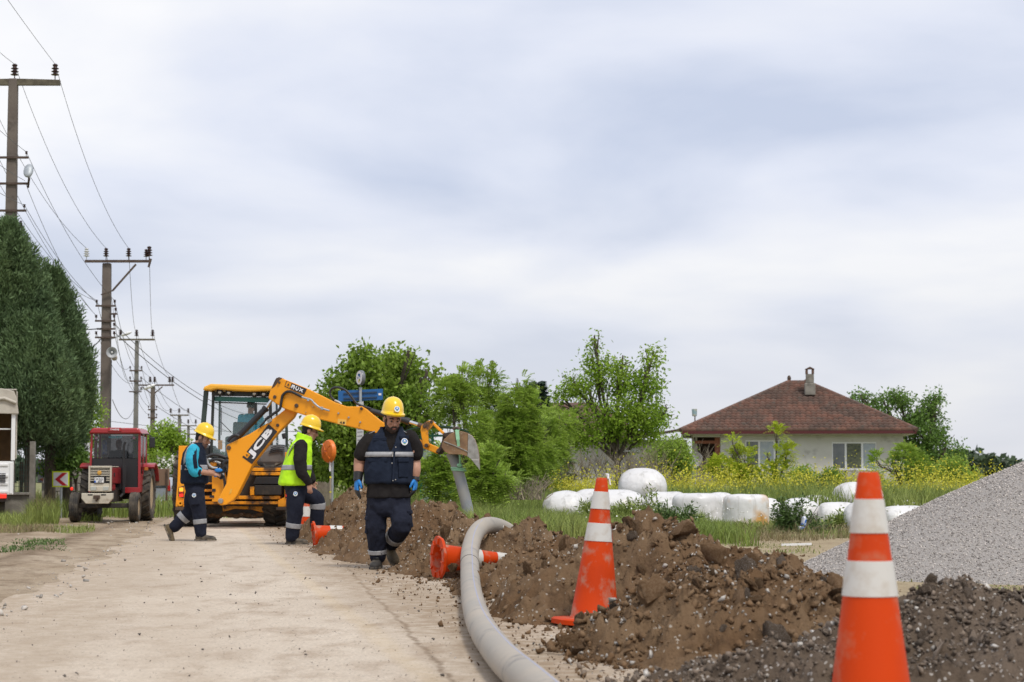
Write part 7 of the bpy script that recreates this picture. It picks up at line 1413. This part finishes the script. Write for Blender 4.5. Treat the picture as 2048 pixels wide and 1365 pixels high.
# ---- main worker walking towards the camera
Y0 = 21.3
def A(px, py, dy=0): return Wp(px, py, Y0+dy)
W1 = thing('person', 'bearded worker in navy vest, black t-shirt and blue gloves walking towards the camera', 'person', (A(765, 1000).x, Y0, 0))
X_, Fw = Vector((1, .12, 0)).normalized(), Vector((.12, -1, 0)).normalized()
sh_l, sh_r = A(739, 879), A(823, 877)
tor = [(A(778, 1018), X_, Fw, .18, .12), (A(778, 1010), X_, Fw, .232, .165), (A(777, 980), X_, Fw, .235, .178), (A(777, 945), X_, Fw, .228, .172), (A(779, 910), X_, Fw, .230, .160), (A(781, 888), X_, Fw, .235, .142), (A(782, 875), X_, Fw, .215, .115), (A(783, 866), X_, Fw, .14, .092), (A(783, 859), X_, Fw, .088, .078)]
hfw, hup = Vector((.36, -1, -.36)), Vector((.10, -.28, 1)); hc_ = A(785, 838, -.05); HS = 1.10
b = MB(); P_, Mx_, *_ = head(b, hc_, hfw, hup, HS); limb(b, [A(783, 875, .02), A(784, 859, .0), hc_+Vector((0, .02, -.02))], [.078, .072, .064])
loft(b, isec([(c, s, f, rx*.86, ry*.86) for c, s, f, rx, ry in tor], 3))
la = [sh_l, A(720, 922, .03), A(716, 957, -.03)]; ra = [sh_r, A(829, 922, .05), A(830, 957, -.01)]
limb(b, [la[0], A(727, 902), la[1], A(718, 940), la[2]], [.060, .073, .066, .058, .042]); limb(b, [ra[0], A(828, 902), ra[1], A(831, 940), ra[2]], [.060, .073, .066, .058, .042])
ll = [A(756, 1012), A(753, 1035, -.02), A(752, 1062, -.04), A(754, 1088, 0), A(755, 1111, .02)]; rl = [A(799, 1012), A(803, 1034, -.10), A(803, 1053, -.20), A(793, 1070, .02), A(781, 1085, .25)]
for L_ in (ll, rl): limb(b, L_, [.10, .088, .07, .062, .045])
HD = ((la, (-.12, -.06, -1), (.75, .3, 0), (.35, -1, 0), .40), (ra, (-.02, -.05, -1), (-.9, .2, 0), (-.3, -1, 0), .55))
for arm_, d_, nr_, th_, cu in HD: hand(b, arm_[2], d_, nr_, th_, L=.185, curl=cu)
lnk('body', remesh(b, .0085, 3), M['skin'], W1); facebits(W1, P_, Mx_, HS, 'dark')
helmet(W1, P_(0, -.012, .052), hfw+Vector((0, 0, .22)), hup+Vector((0, .14, 0)), HS*1.03)
tr = [.124, .116, .103, .095, .088]
b = MB(); [limb(b, L_, tr) for L_ in (ll, rl)]; loft(b, isec([(A(778, 1034), X_, Fw, .12, .12), (A(778, 1026), X_, Fw, .19, .150), (A(778, 1012), X_, Fw, .228, .165), (A(777, 990), X_, Fw, .228, .165)], 3)); lnk('trousers', remesh(b, .010, 3, .017, 10, 3), M['navy'], W1)
for px_, py_, dy_, an_ in ((735, 1052, -.02, 5), (820, 1040, -.13, -12)):
    b = MB(); b.box(A(px_, py_, dy_), (.04, .14, .17), Matrix.Rotation(R(an_), 3, 'Y')); cp = b.build('cargo_pocket', M['navy'], W1, 0, bev=.015); b = MB(); b.box(A(px_, py_-15, dy_), (.052, .15, .045), Matrix.Rotation(R(an_), 3, 'Y')); b.build('pocket_flap', M['navy'], cp, 0, bev=.01)
band(W1, ll, tr, .86, .955, extra=.010); band(W1, rl, tr, .72, .84, extra=.010)
b = MB(); ts = [(c, s, f, rx*.985, ry*.985) for c, s, f, rx, ry in tor[1:]]; ts[0] = (A(777, 996), X_, Fw, .242, .180); loft(b, isec(ts, 3))
limb(b, [sh_l+Vector((.02, 0, .0)), A(731, 893), A(724, 909, .01)], [.090, .090, .090]); limb(b, [sh_r+Vector((-.02, 0, .0)), A(828, 893), A(830, 907, .02)], [.090, .089, .088])
me = remesh(b, .010, 4, .010, 10, 8); cut(me, lambda q: (q-A(784, 857)).length < .088 and q.z > A(783, 868).z); lnk('t_shirt', me, M['blackcloth'], W1)
vs_ = [(A(777, 967), X_, Fw, .236, .192), (A(777, 964), X_, Fw, .246, .202), (A(777, 945), X_, Fw, .250, .198), (A(779, 912), X_, Fw, .246, .184), (A(781, 888), X_, Fw, .226, .165), (A(782, 875), X_, Fw, .200, .140), (A(783, 866), X_, Fw, .145, .118), (A(783, 858), X_, Fw, .112, .108), (A(783, 853), X_, Fw, .112, .106)]
b = MB(); loft(b, isec(vs_, 4), 30, 2.7); me = remesh(b, .009, 3, .011, 8, 21)
cx0 = A(783, 900).x
def vopen(q):
    z1, z0 = A(0, 855).z, A(0, 903).z
    if q.z > A(0, 854).z-.003: return True
    return (q-A(783, 880)).dot(Fw) > .02 and q.z > z0 and abs(q.x-cx0) < .006+.082*((q.z-z0)/(z1-z0))**.75
cut(me, vopen); vo = lnk('vest', me, M['navyvest'], W1, .010)
bandsec(vo, [(A(779, 914.5), X_, Fw, .247, .184), (A(779, 910), X_, Fw, .246, .182), (A(780, 904.5), X_, Fw, .242, .178)], 0, 2, .020, keep=lambda q: not ((q-A(783, 900)).dot(Fw) > .05 and abs(q.x-A(791, 900).x) < .012))
for x0, x1, y0, y1, o_, yy in ((748, 772, 876, 902, -.034, 1), (736, 774, 918, 961, .0, 1), (796, 818, 918, 955, .0, 1), (800, 817, 872, 896, -.042, 1)):
    xs_ = (x0+x1)/2; curve = ((xs_-780)/45)**2*.085; rot_ = Matrix.Rotation(R((xs_-780)*.8+7), 3, 'Z')
    b = MB(); b.box(Wp(xs_, (y0+y1)/2, Y0-.196-o_*-1+curve if 0 else Y0-.196-o_+curve), ((x1-x0)/187, .024, (y1-y0)/187), rot_); po = b.build('vest_pocket', M['navyvest'], vo, 0, bev=.008)
    b = MB(); b.box(Wp(xs_, y0+3, Y0-.206-o_+curve), ((x1-x0)/187+.012, .026, .038), rot_); b.build('pocket_flap', M['navyvest'], po, 0, bev=.006)
b = MB(); zp = [A(789, 902, -.190), A(788, 915, -.206), A(787, 940, -.216), A(786, 964, -.218)]; b.tube(zp, .011, 6); b.build('zip_placket', M['navyvest'], vo, 60)
b = MB(); b.bar(A(785, 905, -.212), A(785, 914, -.216), .012, .01); [b.ball(A(x, y, -.228), .0075, 8, 6) for x, y in ((791.5, 895), (784, 927), (786, 962), (791, 960))]; b.build('snap_button', M['steel'], vo, 60)
badge(vo, A(809, 884, -.178), (.30, -1, .12), (0, 0, 1), .036)
for x in (743, 812): b = MB(); b.box(A(x, 866 if x < 780 else 865, -.01), (.075, .10, .008), Matrix.Rotation(R(-26 if x < 780 else 28), 3, 'Y')); b.build('shoulder_stripe', M['reflect'], vo, 0)
for arm_, d_, nr_, th_, cu in HD:
    b = MB(); hand(b, arm_[2]+Vector((0, 0, .004)), d_, nr_, th_, L=.235, curl=cu); me = remesh(b, .0065, 2)
    n_ = len(me.vertices); V = np.empty(n_*3); me.vertices.foreach_get('co', V); Nn = np.empty(n_*3); me.vertices.foreach_get('normal', Nn); me.vertices.foreach_set('co', V+Nn*.005)
    o = lnk('glove', me, M['glove'], W1); me.materials.append(M['gloveblack']); nr = Vector(nr_).normalized(); tip = arm_[2].z-.125
    for p in me.polygons: p.material_index = 1 if (p.normal.dot(nr) > .15 or p.center.z+OFF[o.name].z < tip) else 0
    b = MB(); dd = (arm_[2]-arm_[1]).normalized(); b.tube([arm_[2]-dd*.065, arm_[2]-dd*.02, arm_[2]+dd*.03], [.054, .050, .047], 16); b.build('glove_cuff', M['gloveblack'], o, 50)
boot(W1, A(754, 1115, .0), (-.10, -1, -.02), (0, -.05, 1), 1.10); boot(W1, A(781, 1090, .26), (.42, -.75, -.62), (.25, -.62, .75), 1.08, 'tanboot')

# ---- worker in profile, seen from his right side, at left
Y0 = 29.9
W2 = thing('person', 'worker with turquoise sleeves and navy vest walking right in front of the backhoe', 'person', (Wp(395, 1000, Y0).x, Y0, 0)); s = 133.
X_, Fw = Vector((0, -1, 0)), Vector((1, -.05, 0)).normalized()
tor = [(A(390, 985), X_, Fw, .16, .125), (A(389, 970), X_, Fw, .175, .150), (A(388, 950), X_, Fw, .18, .155), (A(388, 928), X_, Fw, .195, .155), (A(389, 908), X_, Fw, .20, .145), (A(391, 897), X_, Fw, .17, .115), (A(395, 889), X_, Fw, .09, .08)]
hfw, hup = Vector((1, -.18, -.42)), Vector((.35, 0, 1)); hc_ = A(406, 876); HS = 1.12
b = MB(); P_, Mx_, *_ = head(b, hc_, hfw, hup, HS); limb(b, [A(393, 896), A(398, 886), hc_+Vector((-.02, 0, -.02))], [.068, .062, .06]); loft(b, isec([(c, x, f, rx*.86, ry*.86) for c, x, f, rx, ry in tor], 3))
an = [A(386, 904, -.20), A(384, 926, -.24), A(389, 942, -.25), A(408, 945, -.20), A(425, 948, -.12)]; af = [A(391, 904, .20), A(390, 928, .24), A(394, 942, .24), A(412, 944, .16), A(428, 946, .06)]
for L_ in (an, af): limb(b, L_, [.066, .062, .050, .044, .033])
hand(b, an[-1], (1, .25, -.12), (.1, .8, -.5), (0, .3, 1), L=.17, curl=.7); hand(b, af[-1], (1, -.25, -.1), (.1, -.8, -.5), (0, -.3, 1), L=.17, curl=.8)
ln_ = [A(391, 985, -.09), A(394, 1004, -.10), A(398, 1024, -.10), A(400, 1044, -.10), A(402, 1066, -.10)]; lf = [A(388, 985, .09), A(384, 1004, .09), A(380, 1022, .10), A(364, 1038, .10), A(349, 1054, .10)]
for L_ in (ln_, lf): limb(b, L_, [.095, .085, .068, .06, .045])
lnk('body', remesh(b, .0095, 3), M['skin'], W2); facebits(W2, P_, Mx_, HS, 'light'); helmet(W2, P_(0, -.006, .045), hfw, hup, HS*1.03, False)
tr = [.135, .122, .105, .096, .085]
b = MB(); [limb(b, L_, tr) for L_ in (ln_, lf)]; loft(b, isec([(A(390, 990), X_, Fw, .15, .12), (A(389, 972), X_, Fw, .18, .155), (A(388, 960), X_, Fw, .178, .152)], 3)); lnk('trousers', remesh(b, .012, 4, .011, 11, 5), M['navy'], W2)
b = MB(); b.box(A(389, 1000, -.225), (.15, .03, .16), Matrix.Rotation(R(-6), 3, 'Y')); b.build('cargo_pocket', M['navy'], W2, 0, bev=.014); band(W2, ln_, tr, .70, .80); band(W2, lf, tr, .66, .77)
vs_ = [(A(389, 967), X_, Fw, .20, .185), (A(389, 964), X_, Fw, .212, .20), (A(389, 948), X_, Fw, .212, .195), (A(388, 928), X_, Fw, .212, .180), (A(389, 908), X_, Fw, .20, .165), (A(391, 897), X_, Fw, .165, .130), (A(395, 889), X_, Fw, .10, .095), (A(397, 884), X_, Fw, .098, .092)]
b = MB(); loft(b, isec(vs_, 4), 30, 2.6); me = remesh(b, .011, 3, .010, 8, 31); cut(me, lambda q: q.z > A(0, 885).z-.004); vo = lnk('vest', me, M['navyvest'], W2, .008)
v8 = isec(vs_, 8); bandsec(vo, v8, 19, 23, .013)
b = MB(); q = [A(372, 936, -.165), A(371, 918, -.205), A(377, 900, -.20), A(388, 888, -.12)]; 
for p0, p1 in zip(smooth_path(q, 3)[:-1], smooth_path(q, 3)[1:]): b.bar(p0, p1, .055, .012, up=(0, 1, 0))
b.build('reflective_strap', M['reflect'], vo, 0)
b = MB(); limb(b, [A(387, 901, -.19), A(384, 922, -.245), A(388, 942, -.25), A(397, 944, -.225)], [.092, .092, .082, .066]); lnk('sleeve', remesh(b, .010, 3, .012, 14, 41), M['turq'], W2)
b = MB(); limb(b, [A(391, 901, .19), A(390, 922, .245), A(395, 942, .24), A(402, 943, .2)], [.092, .092, .082, .066]); lnk('sleeve', remesh(b, .010, 3, .012, 14, 43), M['turq'], W2)
b = MB(); sp_ = smooth_path([A(390, 898, -.255), A(389.5, 916, -.325), A(391, 930, -.335), A(392, 937, -.328)], 4); [b.bar(p, q_, .055, .012, up=(0, 1, 0)) for p, q_ in zip(sp_[:-1], sp_[1:])]; b.build('sleeve_panel', M['navyvest'], W2, 0)
b = MB(); b.tube([A(394, 944, -.235), A(400, 945, -.218)], [.070, .064], 16); b.build('sleeve_cuff', M['navyvest'], W2, 50)
badge(W2, A(388, 991, -.245), (.1, -1, 0), (.1, 0, 1), .03)
boot(W2, A(403, 1067, -.10), (1, -.1, 0), (0, 0, 1), 1.05, 'boot'); boot(W2, A(346, 1057, .10), (.42, -.05, -1), (.9, 0, .42), 1.05, 'tanboot')
GL = thing('work_gloves', 'pair of black and blue work gloves held by the worker with turquoise sleeves', 'gloves', A(436, 944, -.05)); b = MB(); hand(b, A(433, 945, -.08), (.8, 0, .25), (0, -1, 0), (0, 0, 1), L=.20, curl=.5); hand(b, A(432, 947, .0), (.75, .1, -.5), (0, -1, 0), (0, 0, 1), L=.19, curl=.9); lnk('glove_pair', remesh(b, .008, 2), M['gloveblack'], GL); b = MB(); b.ball(A(437, 941, -.12), (.06, .015, .03)); b.ball(A(431, 951, -.1), (.03, .015, .03)); b.build('blue_knuckle', M['glove'], GL, 60)

# ---- worker in the hi-vis vest, facing right
Y0 = 28.4
W3p = thing('person', 'worker in a lime yellow vest and glasses stepping onto the soil heap, facing right', 'person', (Wp(595, 1000, Y0).x, Y0, 0))
X_, Fw = Vector((.25, -1, 0)).normalized(), Vector((1, .25, 0)).normalized()
tor = [(A(592, 990), X_, Fw, .165, .13), (A(592, 975), X_, Fw, .18, .155), (A(593, 952), X_, Fw, .185, .16), (A(596, 928), X_, Fw, .20, .165), (A(599, 905), X_, Fw, .205, .15), (A(602, 890), X_, Fw, .17, .12), (A(608, 880), X_, Fw, .09, .085)]
hfw, hup = Vector((1, .10, -.30)), Vector((.30, 0, 1)); hc_ = A(620, 862); HS = 1.10
b = MB(); P_, Mx_, *_ = head(b, hc_, hfw, hup, HS); limb(b, [A(605, 886), A(611, 874), hc_+Vector((-.02, 0, -.02))], [.072, .068, .06]); loft(b, isec([(c, x, f, rx*.86, ry*.86) for c, x, f, rx, ry in tor], 3))
an = [A(601, 897, -.20), A(600, 920, -.25), A(604, 944, -.26), A(612, 957, -.25), A(618, 968, -.24)]; af = [A(604, 897, .20), A(608, 924, .24), A(614, 942, .22), A(622, 953, .2), A(626, 962, .18)]
for L_ in (an, af): limb(b, L_, [.066, .062, .052, .044, .034])
hand(b, an[-1], (.15, -.05, -1), (-.3, .9, 0), (1, .2, 0), L=.175, curl=.6); hand(b, af[-1], (.15, 0, -1), (.0, -1, 0), (1, 0, 0), L=.17, curl=.6)
ln_ = [A(592, 988, -.09), A(591, 1008, -.10), A(590, 1030, -.10), A(587, 1052, -.09), A(584, 1074, -.08)]; lf = [A(599, 985, .09), A(618, 991, .10), A(634, 1003, .12), A(634, 1028, .14), A(634, 1053, .16)]
for L_ in (ln_, lf): limb(b, L_, [.095, .085, .068, .06, .045])
lnk('body', remesh(b, .0095, 3), M['skin'], W3p); facebits(W3p, P_, Mx_, HS, None); helmet(W3p, P_(0, -.006, .047), hfw, hup, HS*1.03, False)
b = MB()
for x in (-1, 1): b.tube([P_(x*.031+.022*math.cos(a), .096, .0+.016*math.sin(a)) for a in np.linspace(0, 6.28, 13)], .0018, 5); b.tube([P_(x*.053, .094, .006), P_(x*.077, .02, .008), P_(x*.08, -.01, 0)], .0022, 5)
b.tube([P_(-.01, .099, .004), P_(.01, .099, .004)], .002, 5); b.build('glasses', M['black'], W3p, 60)
tr = [.140, .128, .112, .104, .092]
b = MB(); [limb(b, L_, tr) for L_ in (ln_, lf)]; loft(b, isec([(A(592, 995), X_, Fw, .15, .125), (A(592, 975), X_, Fw, .185, .16), (A(592, 962), X_, Fw, .18, .155)], 3)); lnk('trousers', remesh(b, .012, 4, .011, 10, 6), M['navy'], W3p)
band(W3p, ln_, tr, .70, .80); band(W3p, lf, tr, .56, .66); badge(W3p, A(591, 988, -.245), (-.1, -1, 0), (0, 0, 1), .032)
vs_ = [(A(588, 970), X_, Fw, .225, .205), (A(588, 966), X_, Fw, .23, .212), (A(591, 948), X_, Fw, .222, .205), (A(595, 928), X_, Fw, .215, .19), (A(599, 905), X_, Fw, .208, .168), (A(602, 890), X_, Fw, .172, .136), (A(608, 880), X_, Fw, .118, .108), (A(610, 871), X_, Fw, .108, .106), (A(611, 866), X_, Fw, .106, .106)]
b = MB(); loft(b, isec(vs_, 4), 30, 2.6); me = remesh(b, .011, 3, .013, 7, 51); cut(me, lambda q: q.z-.35*(q.x-A(610, 870).x)*-1 > A(0, 869).z-.004); vo = lnk('hi_vis_vest', me, M['hivis'], W3p, .008)
v8 = isec(vs_, 8); bandsec(vo, v8, 19, 23, .016)
for q in ([A(576, 922, -.10), A(579, 905, -.17), A(588, 889, -.205), A(600, 880, -.15)], [A(571, 922, .08), A(576, 903, .10), A(590, 884, .10)]):
    b = MB(); sq_ = smooth_path(q, 4); [b.bar(p0, p1, .012, .045, up=(0, 1, 0)) for p0, p1 in zip(sq_[:-1], sq_[1:])]; b.build('reflective_strap', M['reflect'], vo, 0)
for i, ch_ in enumerate('NES'): textm(ch_, .035, .045, A(576.5+i*2.6, 896-i*5, -.115-.01*i), (.85, -.5, .1), (-.45, 0, .9), mat('vest_print', (.10, .16, .03), .8) if i == 0 else bpy.data.materials['vest_print'], vo, 'vest_lettering', .02, .004)
b = MB(); limb(b, [A(602, 893, -.185), A(600, 917, -.255), A(603, 943, -.265), A(611, 956, -.255), A(617, 965, -.24)], [.096, .096, .084, .068, .056]); lnk('sleeve', remesh(b, .010, 3, .010, 13, 61), M['blackcloth'], W3p)
b = MB(); limb(b, [A(605, 893, .185), A(608, 922, .25), A(614, 941, .23), A(621, 952, .2), A(625, 960, .18)], [.094, .094, .084, .066, .054]); lnk('sleeve', remesh(b, .010, 3, .010, 13, 63), M['blackcloth'], W3p)
boot(W3p, A(585, 1073, -.08), (1, -.15, 0), (0, 0, 1), 1.06, 'boot'); boot(W3p, A(638, 1058, .17), (1, .1, .05), (0, 0, 1), 1.0, 'boot')

# ---- the two drivers
def driver(name, label, c, fw, mt, sc_=1., cap=False):
    t = thing(name, label, 'person', c); c = Vector(c); fw = Vector(fw).normalized(); X = Vector((0, 0, 1)).cross(fw); b = MB(); P_, Mx_, *_ = head(b, c+Vector((0, 0, .62*sc_))+fw*.05, fw, (0, 0, 1), sc_)
    limb(b, [c+Vector((0, 0, .40*sc_)), c+Vector((0, 0, .56*sc_))], [.06*sc_, .055*sc_]); loft(b, [(c, X, fw, .14*sc_, .1*sc_), (c+Vector((0, 0, .4*sc_)), X, fw, .16*sc_, .09*sc_)])
    th = []
    for s_ in (-1, 1):
        hp = [c+X*s_*.18*sc_+Vector((0, 0, .38*sc_)), c+X*s_*.24*sc_+Vector((0, 0, .14*sc_))+fw*.08*sc_, c+X*s_*.12*sc_+Vector((0, 0, .17*sc_))+fw*.32*sc_]; th.append(hp); limb(b, hp, [.05*sc_, .045*sc_, .034*sc_]); hand(b, hp[-1], fw+Vector((0, 0, .1)), (0, 0, -1), -X*s_, L=.17*sc_, curl=.8); limb(b, [c+X*s_*.09*sc_, c+X*s_*.11*sc_+fw*.42*sc_, c+X*s_*.11*sc_+fw*.46*sc_-Vector((0, 0, .30*sc_))], [.075*sc_, .065*sc_, .05*sc_])
    lnk('body', remesh(b, .010, 3), M['skin'], t); facebits(t, P_, Mx_, sc_, None)
    b = MB(); loft(b, isec([(c-Vector((0, 0, .05*sc_)), X, fw, .18*sc_, .13*sc_), (c+Vector((0, 0, .2*sc_)), X, fw, .19*sc_, .13*sc_), (c+Vector((0, 0, .38*sc_)), X, fw, .215*sc_, .12*sc_), (c+Vector((0, 0, .46*sc_)), X, fw, .09*sc_, .075*sc_)], 3)); [limb(b, h_[:2], [.075*sc_, .066*sc_]) for h_ in th]; lnk('t_shirt', remesh(b, .014, 4, .008, 9, 3), M[mt], t)
    b = MB(); [limb(b, [c+X*s_*.09*sc_, c+X*s_*.11*sc_+fw*.42*sc_, c+X*s_*.11*sc_+fw*.46*sc_-Vector((0, 0, .30*sc_))], [.095*sc_, .082*sc_, .065*sc_]) for s_ in (-1, 1)]; lnk('trousers', remesh(b, .014, 3), M['navy'], t); return t
c_ = Wp(501, 874, YC+.55); driver('person', 'backhoe driver in a turquoise shirt seen through the rear cab window', c_, (.05, 1, 0), 'turq')
c_ = Wp(238, 930, 43.4); driver('person', 'dark silhouette of the tractor driver behind the windscreen', (c_.x, 43.4, 1.16), (-.05, -1, 0), 'blackcloth', .82)
